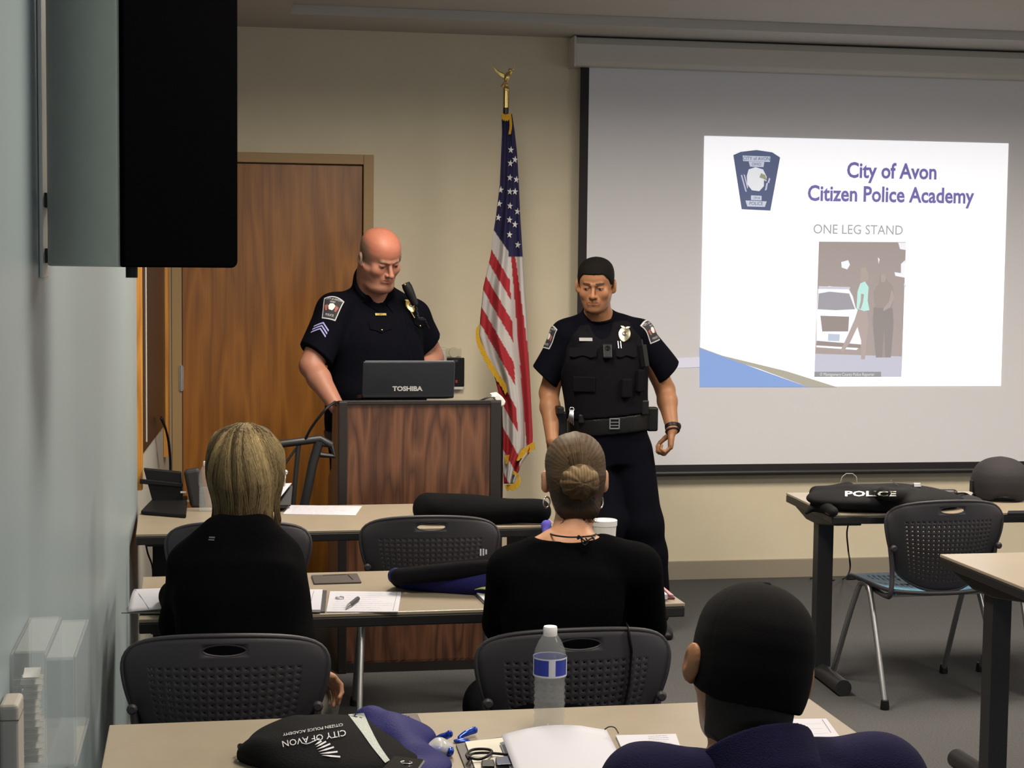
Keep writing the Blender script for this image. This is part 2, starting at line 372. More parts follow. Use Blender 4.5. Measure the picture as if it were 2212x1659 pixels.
flat('photo_caption_strip', [[(1759, 803), (1903, 803), (1903, 814), (1759, 814)]], emi('projected caption strip', (.26, .28, .32), 1.0), .0018, ph)
words('photo_caption_words', '\u00a9 Montgomery County Police Reporter', 1830, 809, .0245, emi('projected caption words', (.66, .68, .74), 1.0), .78, .0024, ph)
flat('slide_pointer', [[(1952, 612), (1958, 618), (1953, 622)]], e_pale, .003)
gh = flat('slide_control_strip', [[(1462, 774), (1511, 772), (1511, 793), (1462, 795)]], emi('projected faint lilac', (.56, .56, .68), 1.0), .0006)
# ================================================================ tables
TW_, TD_, TH_ = 1.5176, .617, .737
M_lam = mat('maple laminate', (.29, .245, .185), .30, noise=.05, nscale=14, spec=.5)
M_edge = mat('black table edging', (.014, .013, .014), .4)
def table_parts(t):
    hw, hd = TW_/2, TD_/2
    MB().bb(-hw, hw, -hd, hd, TH_-.010, TH_).build('tabletop', M_lam, t, bevel=.002)
    MB().bb(-hw, hw, -hd, hd, TH_-.040, TH_-.0102).build('edge_band', M_edge, t, bevel=.004)
    for s in (-1, 1):
        lg = MB()
        x = s*(hw-.085)
        lg.bb(x-.032, x+.032, .02, .055+.03, .055, TH_-.075)
        lg.tube([(x, -.245, .033), (x, .315, .033)], .033, 18)
        lg.build('leg', M_blackm, t, smooth='auto')
        bk = MB(); ys = [(-.25, TH_-.041), (.27, TH_-.041), (.27, TH_-.055), (.12, TH_-.085), (-.02, TH_-.085), (-.25, TH_-.055)]
        bk.prism([(a, b) for a, b in ys], .11, (x-.055, 0, 0), (0, 1, 0), (0, 0, 1))
        bk.build('bracket', M_blackm, t, bevel=.004)
def table(nlx, nly, rot, label, group='beige training tables'):
    c, s = math.cos(rot), math.sin(rot); cx = nlx+c*TW_/2-s*TD_/2; cy = nly+s*TW_/2+c*TD_/2
    t = thing('training_table', label, 'table', (cx, cy, 0), rot, group)
    table_parts(t)
    return t
T1 = table(-.2691, 5.9688, .0249, 'beige topped table in front of the lectern, with the desk phone and padded black case')
T2 = table(-.1986, 4.5397, .0224, 'beige topped table in the middle row that the two women sit at')
T3 = table(-.2073, 2.8888, .0102, 'nearest beige topped table with the water bottle and open papers')
T4 = table(2.3627, 6.1687, -.0445, 'table below the projection screen with the vest and helmet on it')
T5 = table(2.4046, 4.6463, .0093, 'empty pale topped table cut off by the right edge of the picture')

# ================================================================ chairs
M_ch = mat('dark grey chair plastic', (.030, .027, .033), .5, bump=.10, bscale=900)
M_seat = mat('sky blue seat plastic', (.09, .27, .42), .45)
M_tube = mat('silver steel tube', (.34, .34, .35), .34, metal=.85)
def perf(mb, nu, nv, fn, hole, oval=None, hu=.22, hv=.3):
    """sheet fn(u,v) with a small hole in every cell where hole(i,j); oval = (i0,i1,j0,j1) is one big elliptical opening"""
    idx = {}
    def vid(u, v):
        k = (round(u*1e4), round(v*1e4))
        if k not in idx: idx[k] = len(mb.v); mb.v.append(tuple(fn(u, v)))
        return idx[k]
    def face(f): mb.f.append(tuple(f)); mb.mi.append(mb.m)
    for j in range(nv):
        for i in range(nu):
            if oval and oval[0] <= i < oval[1] and oval[2] <= j < oval[3]: continue
            u0, u1, v0, v1 = i/nu, (i+1)/nu, j/nv, (j+1)/nv
            c = [vid(u0, v0), vid(u1, v0), vid(u1, v1), vid(u0, v1)]
            if not hole(i, j): face(c); continue
            um, vm = (u0+u1)/2, (v0+v1)/2; a, b = hu/nu, hv/nv
            h = [vid(um-a, vm-b), vid(um+a, vm-b), vid(um+a, vm+b), vid(um-a, vm+b)]
            for k in range(4): face((c[k], c[(k+1) % 4], h[(k+1) % 4], h[k]))
    if oval:
        i0, i1, j0, j1 = oval; um, vm = (i0+i1)/2/nu, (j0+j1)/2/nv; ru, rv = (i1-i0)/2/nu*.86, (j1-j0)/2/nv*.82
        ring = [(i/nu, j0/nv) for i in range(i0, i1)] + [(i1/nu, j/nv) for j in range(j0, j1)] + [(i/nu, j1/nv) for i in range(i1, i0, -1)] + [(i0/nu, j/nv) for j in range(j1, j0, -1)]
        o = [vid(*r) for r in ring]
        inn = []
        for r in ring:
            a = math.atan2((r[1]-vm)/rv, (r[0]-um)/ru); inn.append(vid(um+ru*math.cos(a), vm+rv*math.sin(a)))
        n = len(o)
        for k in range(n): face((o[k], o[(k+1) % n], inn[(k+1) % n], inn[k]))
def back_pt(u, v):
    """curved, tapering chair back; v 0 bottom to 1 top"""
    s = 2*u-1
    hw = .178 + .070*math.sin(min(1, v*1.12)*PI/2) - .010*max(0, v-.85)/.15
    zt = .804 - .026*abs(s)**2.2 - .014*abs(s)**8; zb = .445 + .070*abs(s)**2.6
    if v > .93: hw *= 1-.03*(v-.93)/.07
    z = zb + (zt-zb)*v
    y = -.215 - .055*(z-.45)/.4 + .060*s*s - .018*math.sin(v*PI)
    return (s*hw, y, z)
def make_chair(label, seat_m, group='grey perforated stacking chairs'):
    t = thing('stacking_chair', label, 'chair', (0, 0, 0), 0, group)
    bk = MB(); NU, NV = 24, 20
    def hole(i, j): return 3 <= i < 21 and 2 <= j < 16
    perf(bk, NU, NV, back_pt, hole, (9, 15, 17, 19), .13, .13)
    b = bk.build('backrest', M_ch, t, smooth='auto', solid=.006, angle=50)
    edge = [back_pt(k/24, 1) for k in range(25)] + [back_pt(1, 1-k/20) for k in range(1, 21)] + [back_pt(1-k/24, 0) for k in range(1, 25)] + [back_pt(0, k/20) for k in range(1, 20)]
    # soften the corners of the rim
    for _ in range(2): edge = [tuple(.5*edge[i][k]+.25*edge[i-1][k]+.25*edge[(i+1) % len(edge)][k] for k in range(3)) for i in range(len(edge))]
    MB().tube(edge+[edge[0]], .0062, 8, caps=False).build('rim', M_ch, b, smooth=True)
    hr = []
    for k in range(25):
        a = 2*PI*k/24; hr.append(back_pt(.5+.108*math.cos(a), .9+.041*math.sin(a)))
    MB().tube(hr, .0035, 6, caps=False).build('grip_rim', M_ch, b, smooth=True)
    st = MB()
    def seat_pt(u, v):
        s = 2*u-1; r = 1-.10*abs(2*v-1)**4
        x = s*.232*r; y = -.215+.45*v*(1-.04*s*s) - .015*(1-s*s)*(1-v)
        z = .452 - .020*(1-s*s)*math.sin(min(1, v*1.2)*PI) - .03*max(0, v-.82)/.18 - .012*(1-s*s)*(1-v)
        return (x, y, z)
    perf(st, 20, 12, seat_pt, lambda i, j: 2 <= i < 18 and 1 <= j < 10 and j % 3 != 0, None, .08, .38)
    s_ = st.build('seat', seat_m, t, smooth='auto', solid=.010, angle=50)
    e2 = [seat_pt(k/20, 0) for k in range(21)] + [seat_pt(1, k/12) for k in range(1, 13)] + [seat_pt(1-k/20, 1) for k in range(1, 21)] + [seat_pt(0, 1-k/12) for k in range(1, 12)]
    MB().tube(e2+[e2[0]], .0085, 8, caps=False).build('rim', M_ch, s_, smooth=True)
    for s in (-1, 1):
        x0 = s*.245
        for e in (-1, 1):
            path = catmull([(x0+s*.005, e*.245, .02), (x0-s*.005, e*.130, .27), (x0-s*.012, e*.055, .415), (x0-s*.014, e*.022, .440), (x0-s*.014, 0, .443)], 5)
            lg = MB().tube(path, .0115, 12).build('leg', M_tube, t, smooth='auto')
            MB().lathe([(.017, 0), (.0175, .012), (.0145, .036), (.0125, .038)], 12, (x0+s*.006, e*.247, 0)).build('foot_cap', M_black, lg, smooth='auto')
        up = MB().tube(catmull([(s*.20, .02, .425), (s*.220, -.16, .424), (s*.224, -.212, .44), (s*.214, -.203, .52), (s*.222, -.197, .62)], 5), .010, 8)
        u_ = up.build('back_support', M_ch, t, smooth='auto')
        MB().lathe([(.013, 0), (.013, .008), (.008, .013)], 12, (s*.221, -.222, .62), Matrix.Rotation(PI/2, 3, 'X')).build('bolt_cover', M_ch, u_, smooth='auto')
    MB().tube([(-.225, .0, .425), (.225, .0, .425)], .010, 8).tube([(-.215, -.15, .424), (.215, -.15, .424)], .009, 8).build('seat_frame', M_tube, t, smooth='auto')
    return t
M_seatd = mat('charcoal seat plastic', (.02, .02, .022), .5)
chair0 = make_chair('grey perforated chair that the woman with short blonde hair sits on', M_seatd)
def place(o, x, y, deg):
    o.location = (x, y, 0); o.rotation_euler = (0, 0, math.radians(deg))
    o['_m'] = [v for r in (Matrix.Translation(Vector((x, y, 0))) @ Matrix.Rotation(math.radians(deg), 4, 'Z')) for v in r]
    return o
place(chair0, .042, 4.275, -4)
for x, y, d, lb in [(.872, 4.235, 2, 'grey perforated chair with a black strap over it, behind the water bottle'),
                    (.09, 6.03, -2, 'empty grey chair behind the blonde woman, tucked to the front table'),
                    (.765, 6.09, -3, 'empty grey chair between the two women, tucked to the front table'),
                    (2.775, 6.28, 3, 'grey backed chair with a sky blue seat in front of the vest table'),
                    (3.43, 6.30, 0, 'chair at the right edge of the picture, mostly its steel legs showing')]:
    if 'sky blue' in lb: c = chair1 = make_chair(lb, M_seat)
    else: c = copy_tree(chair1 if x > 3 else chair0)
    place(c, x, y, d); c['label'] = lb

# ================================================================ lectern
M_wal = wood_mat('walnut lectern laminate', (.050, .019, .010), (.150, .062, .030), scale=3.2, rough=.4, stretch=7, rings=3.4, distort=3.5)
lx0, lx1, ly = .500, 1.172, 6.86
le = thing('lectern', 'tall walnut veneer lectern with black edges in front of the bald officer', 'lectern', ((lx0+lx1)/2, ly, 0))
MB().bb(lx0+.035, lx1-.045, ly, ly+.02, .04, 1.115).build('front_panel', M_wal, le, world=True)
M_lecb = mat('dark lectern edge', (.016, .012, .012), .45)
MB().bb(lx0, lx0+.036, ly-.012, ly+.03, 0, 1.125).build('corner_post', M_lecb, le, world=True, bevel=.004)
MB().bb(lx1-.046, lx1, ly-.012, ly+.03, 0, 1.125).build('corner_post', M_lecb, le, world=True, bevel=.004)
for x in (lx0, lx1-.02):
    MB().prism([(ly+.03, 0), (ly+.62, 0), (ly+.62, .74), (ly+.42, .80), (ly+.36, 1.05), (ly+.03, 1.115)], .02, (x, 0, 0), (0, 1, 0), (0, 0, 1)).build('side_panel', M_wal, le, world=True, bevel=.002)
MB().bb(lx0+.02, lx1-.02, ly+.02, ly+.44, .76, .785).build('shelf', M_wal, le, world=True)
tp = MB().add([(lx0, ly-.01, 1.112), (lx1, ly-.01, 1.112), (lx1, ly+.38, 1.075), (lx0, ly+.38, 1.075), (lx0, ly-.01, 1.130), (lx1, ly-.01, 1.130), (lx1, ly+.38, 1.093), (lx0, ly+.38, 1.093)], [(0, 3, 2, 1), (4, 5, 6, 7), (0, 1, 5, 4), (2, 3, 7, 6), (1, 2, 6, 5), (0, 4, 7, 3)])
tp.build('top_panel', M_lecb, le, world=True, bevel=.003)
MB().bb(lx0+.01, lx1-.01, ly, ly+.48, 0, .05).build('plinth', M_lecb, le, world=True)
# ================================================================ bodies and cloth: distance fields turned into one skin
V3 = lambda *a: np.array(a, dtype=np.float64)
def nrm(v): v = np.asarray(v, float); return v/np.linalg.norm(v)
class Fr:
    """local frame: origin, right, forward, up"""
    def __init__(s, o, fwd=(0, -1, 0), up=(0, 0, 1)):
        s.o = np.array(o, float); u = nrm(up); f = np.array(fwd, float); f = nrm(f-u*(f@u)); s.f, s.u = f, u; s.r = np.cross(f, u)
    def to(s, P): Q = P-s.o; return np.stack([Q@s.r, Q@s.f, Q@s.u], -1)
    def w(s, x, y, z): return s.o+s.r*x+s.f*y+s.u*z
def pchip(xs, ys, x):
    xs = np.array(xs, float); ys = np.array(ys, float); h = np.diff(xs); d = np.diff(ys)/h; m = np.zeros(len(xs))
    m[0], m[-1] = d[0], d[-1]
    for i in range(1, len(xs)-1):
        m[i] = 0 if d[i-1]*d[i] <= 0 else 2*d[i-1]*d[i]/(d[i-1]+d[i])
    x = np.clip(x, xs[0], xs[-1]); i = np.clip(np.searchsorted(xs, x)-1, 0, len(xs)-2); t = (x-xs[i])/h[i]
    return ys[i]*(2*t**3-3*t**2+1)+h[i]*m[i]*(t**3-2*t**2+t)+ys[i+1]*(3*t**2-2*t**3)+h[i]*m[i+1]*(t**3-t**2)
def cone(a, b, ra, rb):
    a = np.array(a, float); b = np.array(b, float)
    def f(P):
        ab = b-a; L = ab@ab; t = np.clip(((P-a)@ab)/L, 0, 1)
        return np.linalg.norm(P-a-t[..., None]*ab, axis=-1)-(ra+(rb-ra)*t)
    f.lo = np.minimum(a-ra, b-rb); f.hi = np.maximum(a+ra, b+rb); return f
def ell(c, rad, fr=None):
    c = np.array(c, float); rad = np.array(rad, float)
    def f(P):
        Q = (P-c) if fr is None else np.stack([(P-c)@fr.r, (P-c)@fr.f, (P-c)@fr.u], -1)
        k = np.linalg.norm(Q/rad, axis=-1); n = np.linalg.norm(Q, axis=-1)
        return np.where(k < 1e-6, -rad.min(), n*(1-1/np.maximum(k, 1e-6)))
    m = rad.max(); f.lo = c-m; f.hi = c+m; return f
def loft(fr, tab, p=2.0):
    """stacked super-ellipses in a frame: rows of (height, half width, front reach, back reach, sideways shift)"""
    T = np.array([list(r)+[0]*(5-len(r)) for r in tab], float)
    def f(P):
        Q = fr.to(P); z = Q[..., 2]; zc = np.clip(z, T[0, 0], T[-1, 0])
        a = pchip(T[:, 0], T[:, 1], zc); yf = pchip(T[:, 0], T[:, 2], zc); yb = pchip(T[:, 0], T[:, 3], zc); x = Q[..., 0]-pchip(T[:, 0], T[:, 4], zc)
        yc = (yf+yb)/2; b = np.maximum((yf-yb)/2, 1e-4); y = Q[..., 1]-yc; a = np.maximum(a, 1e-4)
        g = (np.abs(x/a)**p+np.abs(y/b)**p)**(1/p); n = np.sqrt(x*x+y*y)
        d = np.where(g < 1e-5, -np.minimum(a, b), n*(1-1/np.maximum(g, 1e-5)))
        dz = np.abs(z-zc)
        return np.where(dz > 0, np.sqrt(np.maximum(d, 0)**2+dz**2), d)
    R = max(T[:, 1].max()+abs(T[:, 4]).max(), np.abs(T[:, 2:4]).max())*1.3
    pts = np.array([fr.w(sx*R, sy*R, z) for sx in (-1, 1) for sy in (-1, 1) for z in (T[0, 0], T[-1, 0])])
    f.lo = pts.min(0); f.hi = pts.max(0); return f
def smin(a, b, k):
    h = np.clip(.5+.5*(b-a)/k, 0, 1); return b+(a-b)*h-k*h*(1-h)
def smax(a, b, k): return -smin(-a, -b, k)
class Field:
    def __init__(s): s.ops = []; s.lo = None; s.hi = None
    def grow(s, lo, hi):
        s.lo = np.array(lo) if s.lo is None else np.minimum(s.lo, lo); s.hi = np.array(hi) if s.hi is None else np.maximum(s.hi, hi)
    def add(s, f, k=.02, off=0):
        s.ops.append(('+', f, k, off)); s.grow(f.lo-off-.01, f.hi+off+.01); return s
    def sub(s, f, k=.01): s.ops.append(('-', f, k, 0)); return s
    def cut(s, pt, n, k=.003):
        """keep the side of the plane that n points away from"""
        pt = np.array(pt, float); n = nrm(n); s.ops.append(('c', lambda P: (P-pt)@n, k, 0)); return s
    def warp(s, g): s.ops.append(('w', g, 0, 0)); return s
    def __call__(s, P):
        d = np.full(P.shape[:-1], 9.0)
        for op, f, k, off in s.ops:
            if op == '+':
                m = k*2+.06+off
                sel = np.all((P > f.lo-m) & (P < f.hi+m), axis=-1)
                if not sel.any(): continue
                d[sel] = smin(d[sel], f(P[sel])-off, k)
            elif op == '-':
                sel = np.all((P > f.lo-.05) & (P < f.hi+.05), axis=-1)
                if sel.any(): d[sel] = smax(d[sel], -f(P[sel]), k)
            elif op == 'c': d = smax(d, f(P), k)
            else: d = d+f(P)
        return d
def wob(amp, freq, seed=0, dirv=(0, 0, 1), stretch=.4):
    """soft folds: a sum of sines with bent phases"""
    r = np.random.RandomState(seed); D = nrm(dirv); w = []
    for _ in range(7):
        k = r.normal(size=3); k -= D*(k@D)*(1-stretch); w.append((nrm(k)*freq*(.6+.9*r.rand()), r.rand()*6.28, r.normal(size=3)*freq*.35, r.rand()*6.28))
    def g(P):
        s = 0
        for k, ph, k2, p2 in w: s = s+np.sin(P@k+ph+1.3*np.sin(P@k2+p2))
        return -amp*np.clip(s/2.6, -1.6, 1.6)
    return g
def skin(field, h, lo=None, hi=None):
    lo = np.array(field.lo if lo is None else lo, float)-2*h; hi = np.array(field.hi if hi is None else hi, float)+2*h
    B = 16; nb = np.ceil((hi-lo)/(h*B)).astype(int)+1; n = nb*B
    V = np.full(tuple(n), 1.0, dtype=np.float32)
    bi = np.stack(np.meshgrid(*[np.arange(k) for k in nb], indexing='ij'), -1).reshape(-1, 3)
    cen = lo+(bi*B+(B-1)/2)*h; d = field(cen); R = h*B*.87
    for q in np.nonzero(d <= -R*1.9)[0]: i, j, k = bi[q]*B; V[i:i+B, j:j+B, k:k+B] = -1
    act = np.nonzero(np.abs(d) < R*1.9)[0]
    loc = np.stack(np.meshgrid(*[np.arange(B)]*3, indexing='ij'), -1).reshape(-1, 3)
    for s in range(0, len(act), 60):
        q = act[s:s+60]; P = lo+((bi[q]*B)[:, None, :]+loc[None])*h
        D = field(P.reshape(-1, 3)).reshape(len(q), B, B, B)
        for m, (i, j, k) in enumerate(bi[q]*B): V[i:i+B, j:j+B, k:k+B] = D[m]
    V[np.abs(V) < 1e-7] = 1e-7
    Sg = V < 0; c = np.zeros(tuple(n-1), np.int8)
    offs = [(i, j, k) for i in (0, 1) for j in (0, 1) for k in (0, 1)]
    sl = lambda A, o: A[o[0]:A.shape[0]-1+o[0], o[1]:A.shape[1]-1+o[1], o[2]:A.shape[2]-1+o[2]]
    for o in offs: c += sl(Sg, o)
    I = np.argwhere((c > 0) & (c < 8)); idx = np.full(c.shape, -1, np.int64); idx[tuple(I.T)] = np.arange(len(I))
    acc = np.zeros((len(I), 3)); cnt = np.zeros(len(I))
    for a in range(3):
        for o in offs:
            if o[a]: continue
            o2 = list(o); o2[a] = 1
            va = V[tuple((I+o).T)]; vb = V[tuple((I+o2).T)]; m = (va < 0) != (vb < 0)
            t = np.where(m, va/(va-vb+1e-30), 0); p = np.array(o, float)[None].repeat(len(I), 0); p[:, a] += t
            acc[m] += p[m]; cnt[m] += 1
    verts = lo+(I+acc/cnt[:, None])*h
    faces = []
    for a in range(3):
        b_, c_ = (a+1) % 3, (a+2) % 3
        s0 = [slice(1, k-1) for k in V.shape]; s1 = list(s0); s1[a] = slice(2, V.shape[a])
        E = Sg[tuple(s0)] != Sg[tuple(s1)]; J = np.argwhere(E)+1
        if not len(J): continue
        ob = np.zeros(3, int); ob[b_] = 1; oc = np.zeros(3, int); oc[c_] = 1
        g = lambda K: idx[tuple(K.T)]
        Q = np.stack([g(J-ob-oc), g(J-oc), g(J), g(J-ob)], 1); fl = Sg[tuple(J.T)]
        Q[~fl] = Q[~fl][:, ::-1]; faces.append(Q)
    F = np.concatenate(faces); F = F[(F >= 0).all(1)]
    return verts, F
def skin_obj(name, field, h, m, parent=None, color=None, label=None, smooth_it=1, lo=None, hi=None, fine=()):
    v, F = skin(field, h, lo, hi)
    for lo_, hi_, h_ in fine:
        lo_ = np.array(lo_, float); hi_ = np.array(hi_, float)
        ins = np.all((v > lo_+h) & (v < hi_-h), axis=1); F = F[~ins[F].all(1)]
        v2, F2 = skin(field, h_, lo_+h_*2, hi_-h_*2)
        for _ in range(1):
            s = np.zeros_like(v2); n = np.zeros(len(v2))
            for a in range(4): np.add.at(s, F2[:, a], v2[F2[:, (a+1) % 4]]+v2[F2[:, a-1]]); np.add.at(n, F2[:, a], 2)
            v2 = v2*.6+.4*s/np.maximum(n, 1)[:, None]
        F = np.concatenate([F, F2+len(v)]); v = np.concatenate([v, v2])
    if len(fine):
        used = np.zeros(len(v), bool); used[F.ravel()] = True; mp = np.cumsum(used)-1; v = v[used]; F = mp[F]
    for _ in range(smooth_it):
        s = np.zeros_like(v); n = np.zeros(len(v))
        for a in range(4):
            np.add.at(s, F[:, a], v[F[:, (a+1) % 4]]+v[F[:, a-1]]); np.add.at(n, F[:, a], 2)
        v = v*.5+.5*s/np.maximum(n, 1)[:, None]
    if parent is not None:
        M = np.array(pmat(parent).inverted()); vl = v@M[:3, :3].T+M[:3, 3]
    else: vl = v
    me = bpy.data.meshes.new(name); me.vertices.add(len(v)); me.vertices.foreach_set('co', vl.ravel().astype(np.float32))
    me.loops.add(F.size); me.loops.foreach_set('vertex_index', F.ravel().astype(np.int32))
    me.polygons.add(len(F)); me.polygons.foreach_set('loop_start', np.arange(0, F.size, 4, dtype=np.int32)); me.polygons.foreach_set('loop_total', np.full(len(F), 4, dtype=np.int32))
    me.update(calc_edges=True); me.validate()
    me.polygons.foreach_set('use_smooth', [True]*len(me.polygons)); me.materials.append(m)
    if color is not None:
        c = color(v); ca = me.color_attributes.new('Col', 'FLOAT_COLOR', 'POINT')
        ca.data.foreach_set('color', np.concatenate([c, np.ones((len(c), 1))], 1).ravel().astype(np.float32))
    o = put(name, me, parent)
    if label: o['label'] = label
    o['_np'] = 1
    SK[o.name] = (v, F)
    return o
SK = {}
def bvh_of(o):
    v, F = SK[o.name]; return BVHTree.FromPolygons([tuple(x) for x in v], [tuple(int(k) for k in f) for f in F])
def subdiv_poly(poly, step):
    """fill a polygon with a fine grid of small faces clipped to it"""
    out = []
    xs = [p[0] for p in poly]; ys = [p[1] for p in poly]
    def clip(pl, ax, val, keep):
        r = []
        for i in range(len(pl)):
            a, b = pl[i], pl[(i+1) % len(pl)]; ia = (a[ax]-val)*keep >= 0; ib = (b[ax]-val)*keep >= 0
            if ia: r.append(a)
            if ia != ib:
                t = (val-a[ax])/(b[ax]-a[ax]); r.append((a[0]+(b[0]-a[0])*t, a[1]+(b[1]-a[1])*t))
        return r
    x = math.floor(min(xs)/step)*step
    while x < max(xs):
        col = clip(clip(poly, 0, x, 1), 0, x+step, -1) if True else poly
        if len(col) > 2:
            y = math.floor(min(ys)/step)*step
            while y < max(ys):
                c = clip(clip(col, 1, y, 1), 1, y+step, -1)
                if len(c) > 2: out.append(c)
                y += step
        x += step
    return out
def decal(name, polys, bvh, o, x, y, m, parent, lift=.0015, step=.006, label=None, thick=0, build=True, mb=None):
    """a flat badge, patch or print laid onto a surface: polygons in the x, y plane through o, dropped along -x cross y"""
    o = Vector(o); x = Vector(x).normalized(); y = Vector(y); y = (y-x*y.dot(x)).normalized(); z = x.cross(y)
    mb = mb or MB()
    for pl in polys:
        for c in subdiv_poly(pl, step):
            pts = []
            for p in c:
                q = o+x*p[0]+y*p[1]; hit = bvh.ray_cast(q+z*.12, -z, .4)
                if hit[0] is not None and (hit[0]-q).length > .028: hit = (q+(hit[0]-q).normalized()*.028,)
                pts.append((hit[0]+z*lift) if hit[0] is not None else q+z*lift)
            mb.add(pts, [tuple(range(len(pts)))])
            if thick:
                pass
    return mb.build(name, m, parent, world=True, label=label, smooth=False) if build else mb
def decal_text(name, body, size, bvh, o, x, y, m, parent, lift=.002, sx=1, weight=0, align='CENTER', build=True, mb=None):
    vs, fs = text_polys(body, size, align, res=2, weight=weight)
    o = Vector(o); x = Vector(x).normalized(); y = Vector(y); y = (y-x*y.dot(x)).normalized(); z = x.cross(y); mb = mb or MB(); pts = []
    for v in vs:
        q = o+x*v[0]*sx+y*v[1]; hit = bvh.ray_cast(q+z*.12, -z, .4); pts.append((hit[0]+z*lift) if hit[0] is not None else q+z*lift)
    mb.add(pts, fs)
    return mb.build(name, m, parent, world=True) if build else mb

# ---------------------------------------------------------------- heads, hands, trunks
HEAD = [(-.004, .012, .062, .020), (.004, .034, .078, .0), (.018, .046, .087, -.020), (.035, .054, .088, -.045), (.055, .0625, .086, -.070), (.08, .0685, .085, -.086),
        (.10, .070, .083, -.094), (.118, .073, .083, -.099), (.135, .0755, .088, -.102), (.155, .077, .092, -.104), (.175, .0755, .089, -.102), (.195, .070, .080, -.093),
        (.212, .059, .063, -.078), (.225, .043, .043, -.056), (.233, .025, .022, -.033), (.2365, .004, .0, -.010)]
def head_ops(F, fr, k=1.0, jaw=1.0, ears=True, nose=1.0, slit=.0042, eo=1.0):
    def w(x, y, z): return fr.w(x*k, y*k, z*k)
    tab = [(z*k, a*k*(jaw if z < .09 else 1), yf*k, yb*k) for z, a, yf, yb in HEAD]
    F.add(loft(fr, tab, 2.15), .02)
    F.add(cone(w(-.034, .080, .1345), w(-.010, .0885, .132), .0070*k, .007*k), .014); F.add(cone(w(.034, .080, .1345), w(.010, .0885, .132), .0070*k, .007*k), .014)
    for s in (-1, 1):
        F.sub(ell(w(s*.031, .0975, .1165), (.0165*k, .0130*k, .0095*k), fr), .016)
        F.add(ell(w(s*.044, .062, .092), (.020*k, .016*k, .018*k), fr), .028)
        F.add(ell(w(s*.031, .0745, .1165), (.0145*k, .0125*k, .0115*k), fr), .004)
        F.add(cone(w(s*.022, .0840, .1205), w(s*.041, .0785, .120), .0030*k, .0028*k), .004)
        if slit: F.sub(ell(w(s*.0315, .088, .1155), (.0125*k, .012*k, slit*k), fr), .0012)
        if ears:
            ef = Fr(w(0, 0, 0), fr.f+fr.r*s*.35, fr.u-fr.f*.12)
            F.add(ell(w(s*.0835*eo, -.006, .112), (.0095*k, .0195*k, .031*k), ef), .006)
            F.add(ell(w(s*.078*eo, .002, .092), (.007*k, .010*k, .013*k), ef), .006)
            F.sub(ell(w(s*.0945*eo, .001, .114), (.0055*k, .009*k, .016*k), ef), .005)
    n = nose
    F.add(cone(w(0, .086, .120), w(0, .106*n, .084), .0068*k, .0098*k), .010)
    F.add(ell(w(0, .1075*n, .0815), (.0105*k, .0105*k, .009*k), fr), .007)
    for s in (-1, 1):
        F.add(ell(w(s*.0125, .0965, .0795), (.0072*k, .010*k, .0075*k), fr), .006)
        F.sub(ell(w(s*.0065, .106, .0725), (.0035*k, .005*k, .0035*k), fr), .003)
    F.add(ell(w(0, .085, .054), (.026*k, .011*k, .021*k), fr), .016)
    F.add(cone(w(-.020, .086, .0555), w(0, .0945, .0575), .0032*k, .0050*k), .006); F.add(cone(w(.020, .086, .0555), w(0, .0945, .0575), .0032*k, .0050*k), .006)
    F.add(cone(w(-.017, .086, .0475), w(0, .0930, .0465), .0035*k, .0058*k), .005); F.add(cone(w(.017, .086, .0475), w(0, .0930, .0465), .0035*k, .0058*k), .005)
    F.sub(cone(w(-.021, .0915, .0515), w(.021, .0915, .0515), .0016*k, .0016*k), .003)
    F.add(ell(w(0, .079, .018), (.019*k, .013*k, .014*k), fr), .016)
def head_color(fr, k, base, lip, brow, hair=None, hairline=None, flush=None, stub=0, cheek=.08, base_body=None):
    base, lip, brow = [np.array(c) for c in (base, lip, brow)]
    def f(P):
        Q = fr.to(P)/k; x, y, z = Q[:, 0], Q[:, 1], Q[:, 2]; c = np.repeat(base[None], len(P), 0).copy()
        on = (z > -.03) & (z < .26) & (np.abs(x) < .11) & (y > -.13) & (y < .14)
        def mix(c, col, w): w = np.clip(w, 0, 1)[:, None]; return c*(1-w)+np.array(col)[None]*w
        g = lambda cx, cz, sx, sz, fy=.05: np.exp(-(((np.abs(x)-cx)/sx)**2+((z-cz)/sz)**2))*(y > fy)*on
        if flush is not None: c = mix(c, flush, (np.clip((z-.135)/.03, 0, 1))*on*.85)
        c = mix(c, c.mean(0)*np.array([1.15, .72, .66]), g(.045, .088, .022, .018)*cheek*3)
        c = mix(c, base*np.array([1.1, .7, .62]), g(0, .082, .012, .012, .09)*.5)
        if stub: c = mix(c, base*.35+np.array(brow)*.5, (np.clip((.06-z)/.02, 0, 1))*on*(y > .0)*(z > -.01)*stub)
        if stub: c = mix(c, base*.35+np.array(brow)*.5, g(0, .0645, .024, .0045)*stub*1.6)
        c = mix(c, lip, g(0, .0515, .020, .0065)*1.3)
        bz = .1365+.10*np.clip(np.abs(x)-.018, 0, .016)-.25*np.clip(np.abs(x)-.036, 0, .02)
        c = mix(c, brow, np.exp(-((z-bz)/.0045)**4)*(np.abs(x) > .011)*(np.abs(x) < .048)*(y > .05)*on)
        c = mix(c, base*np.array([.72, .55, .50]), g(.031, .1155, .018, .009)*.45)
        if hair is not None: c = mix(c, hair, hairline(x, y, z)*on)
        return c
    return f
